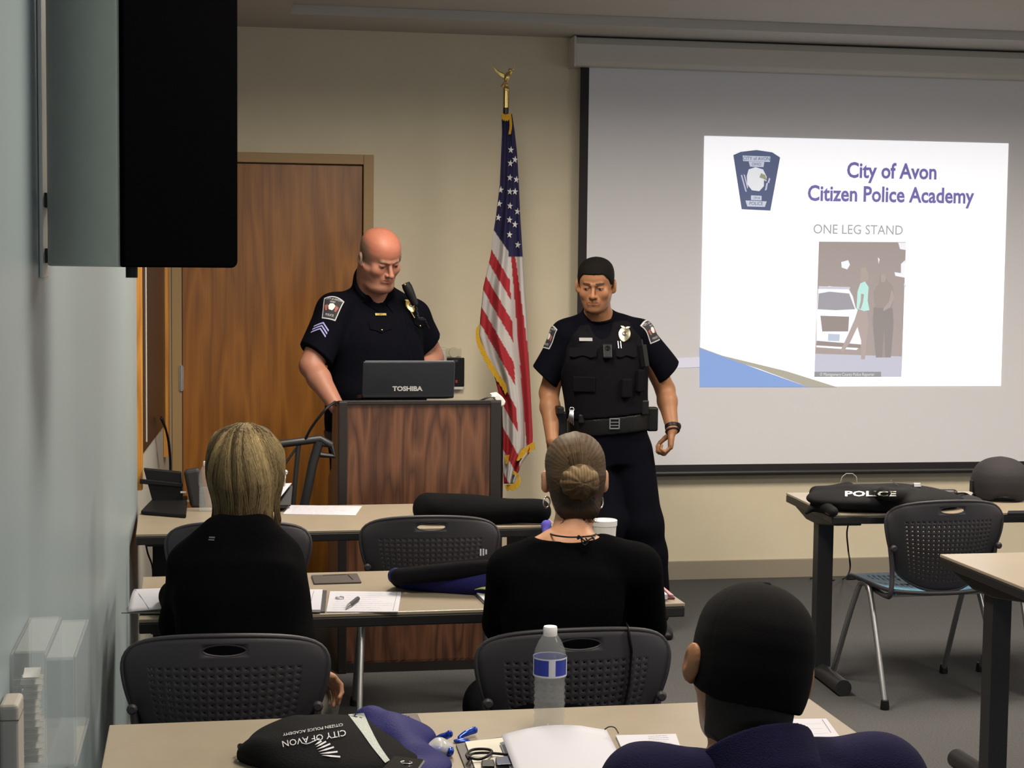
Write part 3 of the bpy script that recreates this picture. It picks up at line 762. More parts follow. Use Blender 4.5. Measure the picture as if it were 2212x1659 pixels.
def eyes(fr, k, parent, look=(0, 0), openness=.7):
    wm = mat('eye white', (.16, .14, .13), .4); im = mat('dark iris', (.03, .015, .01), .15)
    for s in (-1, 1):
        c = Vector(fr.w(s*.0315*k, .0745*k, .1157*k)); mb = MB(); M = Matrix((tuple(fr.r), tuple(fr.f), tuple(fr.u))).transposed()
        mb.ball(c, .0114*k, 14, M=M)
        e = mb.build('eye', wm, parent, smooth=True, world=True)
        d = Vector(fr.f)+Vector(fr.r)*look[0]+Vector(fr.u)*look[1]; d.normalize(); ib = MB(); x, y, z = frame(d)
        ib.lathe([(.0001, .0119*k), (.0030*k, .0117*k), (.0056*k, .0105*k)], 12, c, Matrix((x, y, z)).transposed(), caps=False)
        ib.build('iris', im, e, smooth=True, world=True)
def hand_ops(F, wrist, d, n, side, k=1.0, curl=.5, spread=.06, thumb=.5, wr=.026):
    """d: wrist to knuckles, n: out of the palm, side: +1 thumb on d x n side, else the other; curls per finger in radians per joint"""
    wrist = np.array(wrist, float); d = nrm(d); n = np.array(n, float); n = nrm(n-d*(n@d)); s = np.cross(d, n)*side
    cu = list(curl) if isinstance(curl, (list, tuple)) else [curl]*4
    fr = Fr(wrist, fwd=n, up=d)
    F.add(loft(fr, [(-.005*k, wr*k, .019*k, -.018*k), (.02*k, .031*k, .018*k, -.016*k), (.05*k, .039*k, .016*k, -.014*k), (.075*k, .041*k, .014*k, -.013*k), (.092*k, .036*k, .010*k, -.010*k)], 2.6), .014)
    for q, (off, ln, r) in enumerate([(.030, 1.0, .0090), (.0105, 1.1, .0094), (-.0095, 1.03, .0090), (-.029, .82, .0078)]):
        a = spread*(off/.03); dd = nrm(d*math.cos(a)+s*math.sin(a)); p = wrist+d*(.084*k)+s*off*k-n*.001
        c = cu[q]; ang = c*.7
        for L, rr in ((.042, 1), (.027, .93), (.022, .84)):
            v = dd*math.cos(ang)+n*math.sin(ang); e = p+v*L*ln*k
            F.add(cone(p, e, r*rr*k, r*rr*.94*k), .0025); p = e; ang += c*1.1
    p = wrist+d*.022*k+s*.024*k+n*.004; v = nrm(d*.62+s*.62+n*(.25+.5*thumb))
    e = p+v*.040*k; F.add(cone(p, e, .0145*k, .0112*k), .010)
    v = nrm(d*.9+s*.25*(1-thumb)+n*(.2+.7*thumb)-s*.3*thumb); e2 = e+v*.030*k; F.add(cone(e, e2, .0108*k, .0098*k), .004)
    v = nrm(v+nrm(-s*.5+d*.6)*.5*thumb); F.add(cone(e2, e2+v*.024*k, .0098*k, .0080*k), .003)
# ================================================================ people
M_skin = {}
def skin_mat(n): return mat('skin '+n, (.5, .3, .2), .50, attr=True, noise=.06, nscale=60, bump=.08, bscale=400, spec=.35)
M_uni = mat('dark navy uniform cloth', (.0028, .0029, .0058), .88, noise=.15, nscale=40, bump=.25, bscale=700, spec=.06)
M_vest = mat('black nylon vest cloth', (.0058, .0054, .0074), .9, spec=.08, noise=.12, nscale=60, bump=.35, bscale=600)
M_leather = mat('black duty leather', (.006, .006, .007), .42, spec=.3, bump=.2, bscale=300)
TORSO = [(0, .150, .105, -.115), (.08, .168, .110, -.135), (.16, .162, .115, -.110), (.24, .152, .112, -.092), (.34, .158, .118, -.102), (.44, .168, .125, -.118), (.52, .155, .100, -.115), (.575, .112, .070, -.092), (.615, .066, .046, -.074), (.645, .052, .042, -.066)]
def capped(f, *planes):
    pl = [(np.array(p, float), nrm(n)) for p, n in planes]
    def g(P):
        d = f(P)
        for p, n in pl: d = smax(d, (P-p)@n, .004)
        return d
    g.lo, g.hi = f.lo, f.hi; return g
def A(v): return np.array([v[0], v[1], v[2]], float)
class Body:
    def __init__(s, pel, neck, fwd, head, hf, hu, k=1.0, wide=1.0, deep=1.0, tab=None, shoulder=.172, sh_h=.535, neck_r=.055, base=0):
        up = np.array(neck, float)-np.array(pel, float); s.L = np.linalg.norm(up)/.645
        s.fr = Fr(pel, fwd, up); s.k = k; s.head = Fr(head, hf, hu); L = s.L
        s.tab = [(h*L, a*k*wide, yf*k*deep, yb*k) for h, a, yf, yb in (tab or TORSO)]
        s.neck = s.fr.w(0, -.012*k, .615*L); s.nr = neck_r*k
        s.sh = {e: s.fr.w(e*shoulder*k*wide, -.012*k, sh_h*L) for e in (-1, 1)}
        s.arm = {}; s.leg = {}; s.hand = {}
    def trunk(s, F, off=0, k=.03):
        F.add(loft(s.fr, s.tab, 2.3), k, off); L = s.L
        for e in (-1, 1):
            F.add(cone(s.fr.w(e*.045*s.k, -.02*s.k, .60*L), s.sh[e]+s.fr.u*.012*s.k, .048*s.k, .050*s.k), .035*s.k, off)
    def arms(s, F, off=0, part='all', k=.025, ru=(.056, .044), rf=(.043, .027)):
        for e in (-1, 1):
            if e not in s.arm: continue
            el, wr = s.arm[e]
            if part in ('all', 'upper'): F.add(cone(s.sh[e], el, ru[0]*s.k, ru[1]*s.k), k, off)
            if part in ('all', 'fore'):
                m = el+(wr-el)*.3
                F.add(cone(el, m, .041*s.k, rf[0]*s.k), .02, off); F.add(cone(m, wr, rf[0]*s.k, rf[1]*s.k), .02, off)
    def legs(s, F, off=0, k=.03, rt=(.088, .058), rc=(.056, .040)):
        for e in (-1, 1):
            hip = s.fr.w(e*.088*s.k, -.01, .03)
            kn, an = s.leg[e]; F.add(cone(hip, kn, rt[0]*s.k, rt[1]*s.k), k, off)
            m = kn+(an-kn)*.35; F.add(cone(kn, m, rt[1]*s.k, rc[0]*s.k), .03, off); F.add(cone(m, an, rc[0]*s.k, rc[1]*s.k), .03, off)
    def headneck(s, F, jaw=1.0, ears=True, nose=1.0, slit=.0042, eo=1.0):
        head_ops(F, s.head, s.k, jaw, ears, nose, slit, eo)
        top = s.head.w(0, -.025*s.k, .035*s.k); F.add(cone(s.neck-s.fr.u*.03, top, s.nr*1.05, s.nr), .025)
    def hands(s, F):
        for e, h in s.hand.items():
            el, wr = s.arm[e]; hand_ops(F, wr, h['d'], h['n'], h['s'], s.k*h.get('k', 1), h.get('curl', .5), h.get('spread', .06), h.get('thumb', .5))
    def collar(s, F, up=.05, r=.070, tilt=.4, fr_off=0):
        c = s.neck+s.fr.f*.004; top = s.head.w(0, -.025*s.k, .02*s.k)
        ax = nrm(top-c); pt = c+ax*up*s.k; n = nrm(ax+s.fr.f*tilt)
        F.add(capped(cone(c-ax*.03, c+ax*.09, r*1.12*s.k, r*s.k), (pt, n)), .006)
def shoe(parent, an, fwd, m, k=1.0):
    F = Field(); fr = Fr(np.array([an[0], an[1], 0.0]), fwd)
    F.add(loft(fr, [(0, .046*k, .185*k, -.075*k), (.02, .047*k, .190*k, -.078*k), (.045, .043*k, .165*k, -.075*k), (.075, .038*k, .085*k, -.068*k), (.12, .037*k, .04*k, -.062*k)], 2.4), .01)
    o = skin_obj('shoe', F, .007, m, parent)
    return o

def patch_poly(w, h):
    """shoulder patch outline: arched top, tapering sides"""
    top = [(-w/2+w*i/8, h/2-.12*h*((i-4)/4)**2) for i in range(9)]
    return top[::-1]+[(-w*.33, -h/2), (w*.33, -h/2)]
def sleeve_patch(bv, o, x, y, parent, sc=1.0):
    W_, H_ = .078*sc, .098*sc
    p = decal('shoulder_patch', [patch_poly(W_, H_)], bv, o, x, y, mat('patch border thread', (.42, .42, .44), .8), parent, .0022, .008)
    decal('patch_field', [patch_poly(W_*.90, H_*.90)], bv, o, x, y, mat('patch black thread', (.02, .02, .024), .8), p, .0034, .008)
    e = [(-.008, -.010), (.006, -.012), (.012, -.002), (.014, .008), (.004, .016), (-.008, .014), (-.013, .004)]
    decal('patch_eagle', [[(a*sc, b*sc) for a, b in e]], bv, o, x, y, mat('white thread', (.60, .60, .60), .8), p, .0046, .008)
    for q in ([(-.028, .004), (-.016, .010), (-.014, -.014), (-.020, -.016)], [(.016, .010), (.027, .004), (.020, -.016), (.014, -.014)]):
        decal('patch_flag', [[(a*sc, b*sc) for a, b in q]], bv, o, x, y, mat('dull red thread', (.30, .08, .07), .8), p, .0044, .008)
    g = mat('grey thread', (.34, .34, .36), .8)
    decal_text('patch_words', 'CITY of AVON', .0125*sc, bv, Vector(o)+Vector(y).normalized()*.034*sc, x, y, g, p, .0048, .8, .0003)
    decal_text('patch_words', 'OHIO', .010*sc, bv, Vector(o)+Vector(y).normalized()*.022*sc, x, y, g, p, .0048, .8, .0003)
    decal_text('patch_words', 'POLICE', .012*sc, bv, Vector(o)-Vector(y).normalized()*.032*sc, x, y, g, p, .0048, .8, .0003)
    return p
def badge(parent, o, x, y, m, sc=1.0):
    """domed oval shield with an eagle crest and a raised seal"""
    o = Vector(o); x = Vector(x).normalized(); y = Vector(y); y = (y-x*y.dot(x)).normalized(); z = x.cross(y); mb = MB()
    N = 28; rings = []
    for r, hgt in ((1, 0), (.93, .004), (.5, .007), (0.02, .0085)):
        g = []
        for i in range(N):
            a = 2*PI*i/N; w = .024*(1-.12*math.sin(a)**8); h = .031 if math.sin(a) > 0 else .036
            g.append(o+x*(w*r*math.cos(a)*(1-.25*max(0, -math.sin(a))**3))*sc+y*(h*r*math.sin(a))*sc+z*hgt*sc)
        rings.append(g)
    vs = [v for g in rings for v in g]; mb.add(vs, [(i*N+k, i*N+(k+1) % N, (i+1)*N+(k+1) % N, (i+1)*N+k) for i in range(3) for k in range(N)]+[tuple(range(3*N, 4*N))])
    b = mb.build('badge', m, parent, world=True, smooth='auto', angle=25)
    s = MB(); c = o+z*.0075*sc-y*.002*sc
    s.lathe([(.0001, .003*sc), (.006*sc, .0025*sc), (.0085*sc, .0015*sc), (.010*sc, .0008*sc), (.0105*sc, -.002*sc)], 20, c, Matrix((x, y, z)).transposed())
    s.build('badge_seal', mat('aged badge centre', (.12, .11, .08), .35, metal=.8), b, world=True, smooth='auto')
    w = MB()
    for e in (-1, 1): w.prism([(e*.002*sc, .020*sc), (e*.014*sc, .024*sc), (e*.019*sc, .030*sc), (e*.008*sc, .030*sc), (e*.002*sc, .026*sc)][::e], .004*sc, o+z*.003*sc, x, y)
    w.prism([(-.014*sc, -.017*sc), (.014*sc, -.017*sc), (.012*sc, -.022*sc), (-.012*sc, -.022*sc)][::-1], .003*sc, o+z*.004*sc, x, y) if False else None
    w.build('badge_eagle_wings', m, b, world=True)
    return b
def obox(mb, c, x, y, sx, sy, sz):
    x = Vector(x).normalized(); y = Vector(y); y = (y-x*y.dot(x)).normalized(); z = x.cross(y)
    return mb.box(c, (sx, sy, sz), Matrix((x, y, z)).transposed())
def on(bv, px, py, Y, dy=0):
    """point on a surface seen at a pixel, starting the search from the plane Y; with its normal"""
    o = Vector((0, 0, EYE)); d = (at(px, py, Y=Y)-o).normalized(); h = bv.ray_cast(o+d*.5, d, 20)
    if h[0] is None: return at(px, py, Y=Y), Vector((0, -1, 0))
    return h[0], (h[1] if h[1].dot(d) < 0 else -h[1])
def tang(n, up=(0, 0, 1)):
    n = Vector(n).normalized(); u = Vector(up); y = (u-n*u.dot(n)).normalized(); return y.cross(n), y

# ---------------------------------------------------------------- bald officer at the lectern
def bald_officer():
    Y = 7.50; P = lambda px, py, y=Y: A(at(px, py, Y=y))
    pel = np.array([.712, 7.60, .84]); nk = np.array([.700, 7.50, 1.580])
    hd = np.array([.702, 7.425, 1.604]); hf = (.42, -.86, -.46); hu = (.11, -.42, .90)
    tab = [(0, .165, .120, -.12), (.08, .190, .150, -.135), (.16, .200, .185, -.120), (.26, .200, .195, -.105), (.34, .192, .170, -.110), (.44, .190, .150, -.125), (.52, .168, .115, -.118), (.575, .122, .075, -.095), (.615, .074, .05, -.078), (.645, .06, .045, -.07)]
    B = Body(pel, nk, (.25, -.97, 0), hd, hf, hu, k=1.06, tab=tab, shoulder=.198, neck_r=.072, sh_h=.50)
    B.sh[1] = P(722, 678, 7.44); B.sh[-1] = P(893, 690, 7.60)
    B.arm[1] = (P(672, 790, 7.34), P(728, 880, 7.20)); B.arm[-1] = (P(934, 772, 7.68), P(900, 822, 7.50))
    B.leg[1] = (np.array([.60, 7.50, .46]), np.array([.58, 7.56, .09])); B.leg[-1] = (np.array([.83, 7.58, .46]), np.array([.86, 7.62, .09]))
    B.hand[1] = dict(d=(.62, -.65, -.25), n=(-.1, -.3, -.95), s=1, curl=[.35, .4, .45, .5], k=1.02)
    B.hand[-1] = dict(d=(-.75, -.6, .1), n=(-.3, .3, -.9), s=-1, curl=.6)
    t = thing('person', 'bald officer in black short-sleeved uniform looking down behind the lectern', 'person', (.71, 7.56, 0))
    F = Field(); B.trunk(F); B.arms(F, ru=(.060, .050), rf=(.047, .031)); B.legs(F); B.headneck(F, jaw=1.13, slit=.0008, nose=1.04, eo=1.07); B.hands(F)
    F.add(ell(B.head.w(0, .040, .004), (.062, .055, .030), B.head), .03)
    base = (.34, .155, .105)
    hl = lambda x, y, z: np.clip((.052-y-.50*np.clip(z-.14, 0, 1))/.035, 0, 1)*np.clip((.200-z)/.025, 0, 1)*np.clip((z-.085)/.02, 0, 1)*(np.abs(x) > .035)*.92
    col = head_color(B.head, B.k, base, (.42, .12, .10), (.30, .19, .12), (.17, .12, .085), hl, flush=(.37, .130, .085), cheek=.10, stub=.12)
    skin_obj('body', F, .0060, skin_mat('ruddy'), t, col, fine=[(B.head.o+V3(-.14, -.16, -.03), B.head.o+V3(.14, .16, .27), .0028), (B.arm[1][1]+V3(-.04, -.18, -.10), B.arm[1][1]+V3(.18, .05, .06), .0030)])
    eyes(B.head, B.k, t, (0, -.55))
    lid = MB(); fr = B.head
    # shirt
    F = Field(); B.trunk(F, .014, .03); B.arms(F, .004, 'none')
    for e in (-1, 1):
        el = B.arm[e][0]; d = nrm(el-B.sh[e]); ln = np.linalg.norm(el-B.sh[e]); end = B.sh[e]+d*(ln*(.80 if e == 1 else .66))
        F.add(capped(cone(B.sh[e]-d*.01, B.sh[e]+d*ln, .078, .084), (end, d+np.array([-.35*e, 0, -.1]))), .035)
    B.collar(F, .085, .086, .70)
    F.sub(ell(B.head.w(0, .05, -.035), (.045, .05, .05)), .01)
    F.warp(wob(.0042, 17, 3, (0, 0, 1), .5)); F.cut(pel-np.array([0, 0, -.03]), (0, 0, -1))
    sh = skin_obj('shirt', F, .006, M_uni, t, smooth_it=2); bv = bvh_of(sh)
    F = Field(); B.legs(F, .014); F.add(loft(B.fr, [r for r in B.tab if r[0] < .22*B.L], 2.3), .03, .010)
    F.cut(pel+np.array([0, 0, .07]), (0, 0, 1)); F.warp(wob(.004, 14, 5)); F.cut((0, 0, .055), (0, 0, -1))
    skin_obj('trousers', F, .009, M_uni, t)
    for e in (-1, 1): shoe(t, B.leg[e][1], (.2, -1, 0), M_leather)
    # collar wings, placket, pocket flaps
    for e in (-1, 1):
        c0 = on(bv, 800 if e == 1 else 875, 628 if e == 1 else 632, Y)
    cw = [[(-.055, .02), (.0, -.012), (-.012, -.046), (-.075, -.018)]]
    p0, n0 = on(bv, 832, 655, Y); x, y = tang(n0)
    decal('collar_wing', [[(-.075, .060), (-.010, -.002), (-.030, -.042), (-.098, .005)]], bv, p0, x, y, M_uni, sh, .005, .01)
    decal('collar_wing', [[(.004, -.002), (.052, .040), (.060, -.004), (.030, -.040)]], bv, p0, x, y, M_uni, sh, .005, .01)
    pl = MB()
    pts = [on(bv, a, b, Y)[0] for a, b in ((866, 668), (872, 700), (880, 735), (886, 775), (890, 805))]
    pl.tube([Vector(p)+Vector((0, -.001, 0)) for p in pts], .012, 6, flat=.3); pl.build('placket', M_uni, sh, world=True, smooth=True)
    for (a, b, w) in ((822, 700, .105), (905, 690, .085)):
        p, n = on(bv, a, b, Y); x, y = tang(n)
        f = decal('pocket_flap', [[(-w/2, .014), (-w/2, -.022), (-w*.25, -.030), (0, -.042), (w*.25, -.030), (w/2, -.022), (w/2, .014)]], bv, p, x, y, M_uni, sh, .005, .01)
        bt = MB().ball(Vector(p)-y*.030+Vector(n)*.007, .0045, 8); bt.build('button', M_goldm, f, world=True, smooth=True)
    p, n = on(bv, 884, 661, Y); x, y = tang(n, (-.25, 0, 1)); badge(sh, p+n*.004, x, y, M_goldm, 1.0)
    p, n = on(bv, 822, 680, Y); x, y = tang(n); nb = MB(); obox(nb, p+n*.004, x, y, .052, .012, .004); b_ = nb.build('name_bar', M_goldm, sh, world=True, bevel=.001)
    mb = MB(); lettering(mb, 'SGT', .009, p+n*.0065, x, y); mb.build('name_letters', M_black, b_, world=True)
    p, n = on(bv, 889, 680, Y); x, y = tang(n, (-.3, 0, 1)); pb = MB(); obox(pb, p+n*.005, x, y, .006, .040, .005); pb.build('pen', M_goldm, sh, world=True, bevel=.001)
    # radio microphone on the far shoulder
    p, n = on(bv, 893, 642, Y); a = at(876, 612, Y=7.43); b = at(897, 658, Y=7.43)
    rm = MB(); d = (b-a).normalized(); rm.tube([a, a+d*.02, a+(b-a)*.5, b], [.022, .026, .024, .018], 14, flat=.85)
    r_ = rm.build('radio_microphone', M_black, t, world=True, smooth='auto')
    gb = MB(); gb.ball(a+Vector((-.004, -.018, -.006)), .006, 10); gb.ball(a+Vector((.010, -.017, -.008)), .005, 10); gb.build('microphone_knob', mat('dull brass', (.35, .25, .10), .4, metal=.8), r_, world=True, smooth=True)
    cd = catmull([b, b+Vector((.012, -.01, -.06)), at(915, 690, Y=7.42), at(925, 712, Y=7.46)], 14); cc = [q+Vector((.006*math.sin(i*1.5), 0, .006*math.cos(i*1.5))) for i, q in enumerate(cd)]
    MB().tube(cc, .0035, 6).build('coiled_cable', M_black, r_, world=True, smooth=True)
    # shoulder patch and chevrons on the near sleeve
    p, n = on(bv, 716, 664, Y); x, y = tang(n, (.16, 0, 1)); sleeve_patch(bv, p, x, y, sh, 1.16)
    p, n = on(bv, 694, 707, Y); x, y = tang(n, (.30, 0, 1)); m = mat('lilac chevron thread', (.26, .25, .50), .8)
    for k in range(3):
        z = .018-k*.015
        decal('chevron', [[(-.036, z-.026), (0, z), (0, z+.008), (-.036, z-.018)], [(0, z), (.036, z-.026), (.036, z-.018), (0, z+.008)]], bv, p, x, y, m, sh, .003, .01)
    # belt
    F = Field(); F.add(loft(B.fr, [r for r in B.tab if r[0] < .26*B.L], 2.3), .01, .026); F.cut(pel+np.array([0, 0, .10]), (0, 0, 1)); F.cut(pel+np.array([0, 0, .045]), (0, 0, -1))
    skin_obj('duty_belt', F, .009, M_leather, t)
bald_officer()

# ---------------------------------------------------------------- officer in the vest by the screen
def vest_officer():
    Y = 7.40; P = lambda px, py, y=Y: A(at(px, py, Y=y))
    pel = np.array([1.780, 7.44, .800]); nk = np.array([1.715, 7.44, 1.475])
    hd = np.array([1.690, 7.385, 1.487]); hf = (-.34, -.90, -.22); hu = (-.06, -.16, .98)
    tab = [(0, .150, .105, -.115), (.08, .168, .115, -.135), (.16, .166, .125, -.112), (.24, .162, .128, -.095), (.34, .168, .132, -.105), (.44, .178, .135, -.120), (.52, .160, .105, -.115), (.575, .115, .072, -.092), (.615, .070, .048, -.074), (.645, .056, .044, -.066)]
    B = Body(pel, nk, (-.06, -1, 0), hd, hf, hu, k=1.0, tab=tab, shoulder=.192, neck_r=.060, sh_h=.515)
    B.sh[1] = P(1220, 728, 7.44); B.sh[-1] = P(1384, 722, 7.44)
    B.arm[1] = (P(1186, 848, 7.48), P(1193, 952, 7.34)); B.arm[-1] = (P(1437, 842, 7.48), P(1452, 926, 7.36))
    B.leg[1] = (A(at(1302, 1130, Y=7.36)), np.array([1.735, 7.42, .10])); B.leg[-1] = (A(at(1386, 1130, Y=7.40)), np.array([2.000, 7.46, .10]))
    B.hand[1] = dict(d=(.0, -.2, -1), n=(.9, .35, 0), s=-1, curl=.5)
    B.hand[-1] = dict(d=(-.10, -.12, -1), n=(-.92, .25, 0), s=1, curl=[.95, 1.05, 1.1, 1.15], thumb=.9, spread=.02)
    t = thing('person', 'dark haired officer in black vest and duty belt standing before the projection screen', 'person', (1.80, 7.44, 0))
    F = Field(); B.trunk(F); B.arms(F, rf=(.044, .028)); B.legs(F); B.headneck(F, jaw=1.06, nose=1.02, slit=.0026); B.hands(F)
    base = (.29, .135, .068)
    col = head_color(B.head, B.k, base, (.26, .095, .065), (.035, .020, .014), stub=.40, cheek=.05)
    skin_obj('body', F, .0060, skin_mat('tan'), t, col, fine=[(B.head.o+V3(-.14, -.16, -.03), B.head.o+V3(.14, .16, .27), .0028), (B.arm[-1][1]+V3(-.10, -.09, -.20), B.arm[-1][1]+V3(.08, .08, .0), .0028), (B.arm[1][1]+V3(-.08, -.09, -.20), B.arm[1][1]+V3(.10, .08, .0), .0030)])
    eyes(B.head, B.k, t, (.25, -.30))
    # short cropped hair
    F = Field(); hdf = B.head; tb = [(.11+(z-.11)*1.045, a*1.065, .0+yf*1.055, yb*1.06) for z, a, yf, yb in HEAD]
    F.add(loft(hdf, tb, 2.15), .02)
    F.warp(lambda Q: .0006*np.sin(Q[..., 0]*900)*np.sin(Q[..., 1]*800)*np.sin(Q[..., 2]*850))
    def hairfield(Q):
        q = hdf.to(Q); x, y, z = q[..., 0], q[..., 1], q[..., 2]
        line = .177-.035*np.clip((np.abs(x)-.045)/.03, 0, 1) - .022*np.clip((.058-y)/.03, 0, 1) - .055*np.clip((-.012-y)/.03, 0, 1)
        return line-z
    F.ops.append(('c', hairfield, .004, 0))
    skin_obj('hair', F, .0045, mat('cropped black hair', (.006, .005, .0045), .8, spec=.12, noise=.3, nscale=250, bump=.4, bscale=900), t)
    # shirt
    F = Field(); B.trunk(F, .010, .03)
    for e in (-1, 1):
        el = B.arm[e][0]; d = nrm(el-B.sh[e]+np.array([-.10*e, 0, 0])*.6); ln = np.linalg.norm(el-B.sh[e]); end = B.sh[e]+d*(ln*.78)
        F.add(capped(cone(B.sh[e]-d*.005, B.sh[e]+d*ln, .065, .079), (end, d+np.array([-.30*e, 0, 0]))), .03)
    B.collar(F, .042, .068, .75); F.sub(ell(B.fr.w(0, .11, .640*B.L), (.042, .06, .05)), .008)
    F.warp(wob(.0045, 18, 11)); F.cut(pel+np.array([0, 0, .10]), (0, 0, -1))
    sh = skin_obj('shirt', F, .0055, M_uni, t, smooth_it=2); sb = bvh_of(sh)
    F = Field(); F.add(ell(B.fr.w(0, .035, .625*B.L), (.062, .052, .035)), .02); F.cut(B.fr.w(0, .0, .640*B.L), B.fr.u+B.fr.f*.45)
    skin_obj('undershirt', F, .005, M_uni, t)
    # vest
    F = Field(); F.add(loft(B.fr, [r for r in B.tab if r[0] < .60*B.L], 2.5), .02, .030)
    for e in (-1, 1): F.add(cone(B.fr.w(e*.100, -.09, .575*B.L), B.fr.w(e*.110, .075, .54*B.L), .034, .036), .02, .004)
    F.sub(ell(B.fr.w(0, .12, .655*B.L), (.060, .13, .125)), .015); F.sub(ell(B.fr.w(0, .0, .66*B.L), (.075, .08, .06)), .015)
    for e in (-1, 1): F.sub(ell(B.fr.w(e*.236, 0, .49*B.L), (.062, .16, .105)), .02)
    F.cut(B.fr.w(0, 0, .205*B.L), -B.fr.u); F.warp(wob(.0030, 22, 17))
    ve = skin_obj('vest', F, .0055, M_vest, t, smooth_it=2); vb = bvh_of(ve)
    for (a, b, w) in ((1260, 762, .125), (1352, 762, .100)):
        p, n = on(vb, a, b, Y); x, y = tang(n)
        f = MB(); f.prism([(-w/2, .020), (-w/2, -.020), (-w*.3, -.026), (0, -.016), (w*.3, -.026), (w/2, -.020), (w/2, .020)], .007, p+n*.001, x, y)
        f.build('pocket_flap', M_vest, ve, world=True, bevel=.003)
    for (a, b, w, h, d_) in ((1352, 838, .050, .085, .022), (1380, 822, .038, .100, .024), (1262, 830, .10, .07, .010)):
        p, n = on(vb, a, b, Y); x, y = tang(n); f = MB(); obox(f, p+n*d_*.4, x, y, w, h, d_); f.build('pouch', M_vest, ve, world=True, bevel=.006)
    for zz in (720, 745, 800):
        pass
    p, n = on(vb, 1311, 762, Y); x, y = tang(n); c = MB(); obox(c, p+n*.014, x, y, .042, .068, .026); bc = c.build('body_camera', M_black, ve, world=True, bevel=.006)
    MB().lathe([(.012, 0), (.012, .004), (.008, .006), (.006, .003), (.0001, .003)], 16, p+n*.026+y*.012, Matrix((x, y, Vector(n))).transposed()).build('camera_lens', mat('dark glass', (.01, .01, .012), .08), bc, world=True, smooth='auto')
    p, n = on(vb, 1386, 770, Y); x, y = tang(n); f = MB(); obox(f, p+n*.014, x, y, .026, .10, .028); f.tube([p+n*.014+y*.045, p+n*.014+y*.075], .005, 8); f.build('radio', M_black, ve, world=True, bevel=.004)
    p, n = on(vb, 1349, 722, Y); x, y = tang(n, (.1, 0, 1)); badge(ve, p+n*.003, x, y, mat('silver and gold badge', (.62, .58, .44), .25, metal=1), 1.15)
    p, n = on(vb, 1265, 734, Y); x, y = tang(n); nb = MB(); obox(nb, p+n*.004, x, y, .060, .016, .005); nb.build('name_bar', mat('polished silver', (.85, .85, .88), .15, metal=.7), ve, world=True, bevel=.0015)
    for dx in (-.006, .006):
        p, n = on(vb, 1338, 747, Y); x, y = tang(n); nb = MB(); obox(nb, p+n*.006+x*dx, x, y, .004, .040, .005); nb.build('pen', M_chrome, ve, world=True, bevel=.001)
    p, n = on(sb, 1187, 728, Y); x, y = tang(n, (.22, 0, 1)); sleeve_patch(sb, p, x, y, sh, 1.1)
    p, n = on(sb, 1409, 714, Y); x, y = tang(n, (-.32, 0, 1)); sleeve_patch(sb, p, x, y, sh, 1.1)
    # trousers, belt, gear
    F = Field(); B.legs(F, .016, rt=(.096, .078), rc=(.074, .066)); F.add(loft(B.fr, [r for r in B.tab if r[0] < .26*B.L], 2.3), .03, .012)
    F.cut(B.fr.w(0, 0, .225*B.L), (0, 0, 1)); F.warp(wob(.0050, 15, 23)); F.cut((0, 0, .05), (0, 0, -1))
    skin_obj('trousers', F, .007, M_uni, t, smooth_it=2)
    F = Field(); F.add(loft(B.fr, [r for r in B.tab if r[0] < .30*B.L], 2.3), .01, .024); F.cut(B.fr.w(0, 0, .205*B.L), B.fr.u); F.cut(B.fr.w(0, 0, .130*B.L), -B.fr.u)
    be = skin_obj('duty_belt', F, .0055, M_leather, t); bb = bvh_of(be)
    p, n = on(bb, 1327, 915, Y); x, y = tang(n); f = MB(); 
    for q in ((-.021, 0, .006, .050), (.021, 0, .006, .050), (0, .022, .046, .006), (0, -.022, .046, .006), (0, .006, .042, .004), (0, -.008, .042, .004)): obox(f, p+n*.004+x*q[0]+y*q[1], x, y, q[2], q[3], .005)
    f.build('belt_buckle', M_chrome, be, world=True, bevel=.001)
    for (a, b, w, h, d_, nm) in ((1210, 920, .055, .13, .05, 'holster'), (1408, 905, .050, .11, .045, 'equipment_pouch'), (1392, 880, .035, .07, .04, 'equipment_pouch'), (1256, 905, .030, .045, .02, 'belt_keeper'), (1366, 902, .030, .045, .02, 'belt_keeper')):
        p = at(a, b, Y=7.40 if w > .04 else 7.33); f = MB(); f.box(p, (w, d_, h)); o = f.build(nm, M_leather, be, world=True, bevel=.008)
    g = at(1207, 890, Y=7.38); f = MB().box(g+Vector((.0, 0, .01)), (.03, .10, .035)); f.build('pistol_grip', M_black, be, world=True, bevel=.006)
    kr = MB(); c = at(1235, 885, Y=7.31)
    for k in range(4):
        kr.tube([c+Vector((.004*k-.006, 0, 0)), c+Vector((.008*k-.016, -.004, -.05-.006*k))], .0028, 6)
    kr.tube([c+Vector((.011*math.cos(a), 0, .011*math.sin(a))) for a in [i*PI/6 for i in range(13)]], .0022, 6, caps=False)
    kr.build('key_ring', M_chrome, be, world=True, smooth=True)
    for e in (-1, 1): shoe(t, B.leg[e][1], (.12 if e < 0 else -.15, -1, 0), M_leather)
    # watch and wristband on the far wrist
    wr = B.arm[-1][1]; d = Vector(nrm(wr-B.arm[-1][0])); x, y, z = frame(d); M = Matrix((x, y, z)).transposed()
    w = MB().lathe([(.030, -.010), (.032, -.008), (.032, .008), (.030, .010)], 24, Vector(wr)-d*.010, M); wo = w.build('wristwatch', M_black, t, world=True, smooth='auto')
    MB().lathe([(.019, 0), (.019, .008), (.015, .010), (.0001, .010)], 18, Vector(wr)-d*.010+Vector((.026, -.012, .002)), Matrix(((.2, -.5, -.8), (0, .85, -.5), (.95, .15, .2)))).build('watch_face', M_black, wo, world=True, smooth='auto')
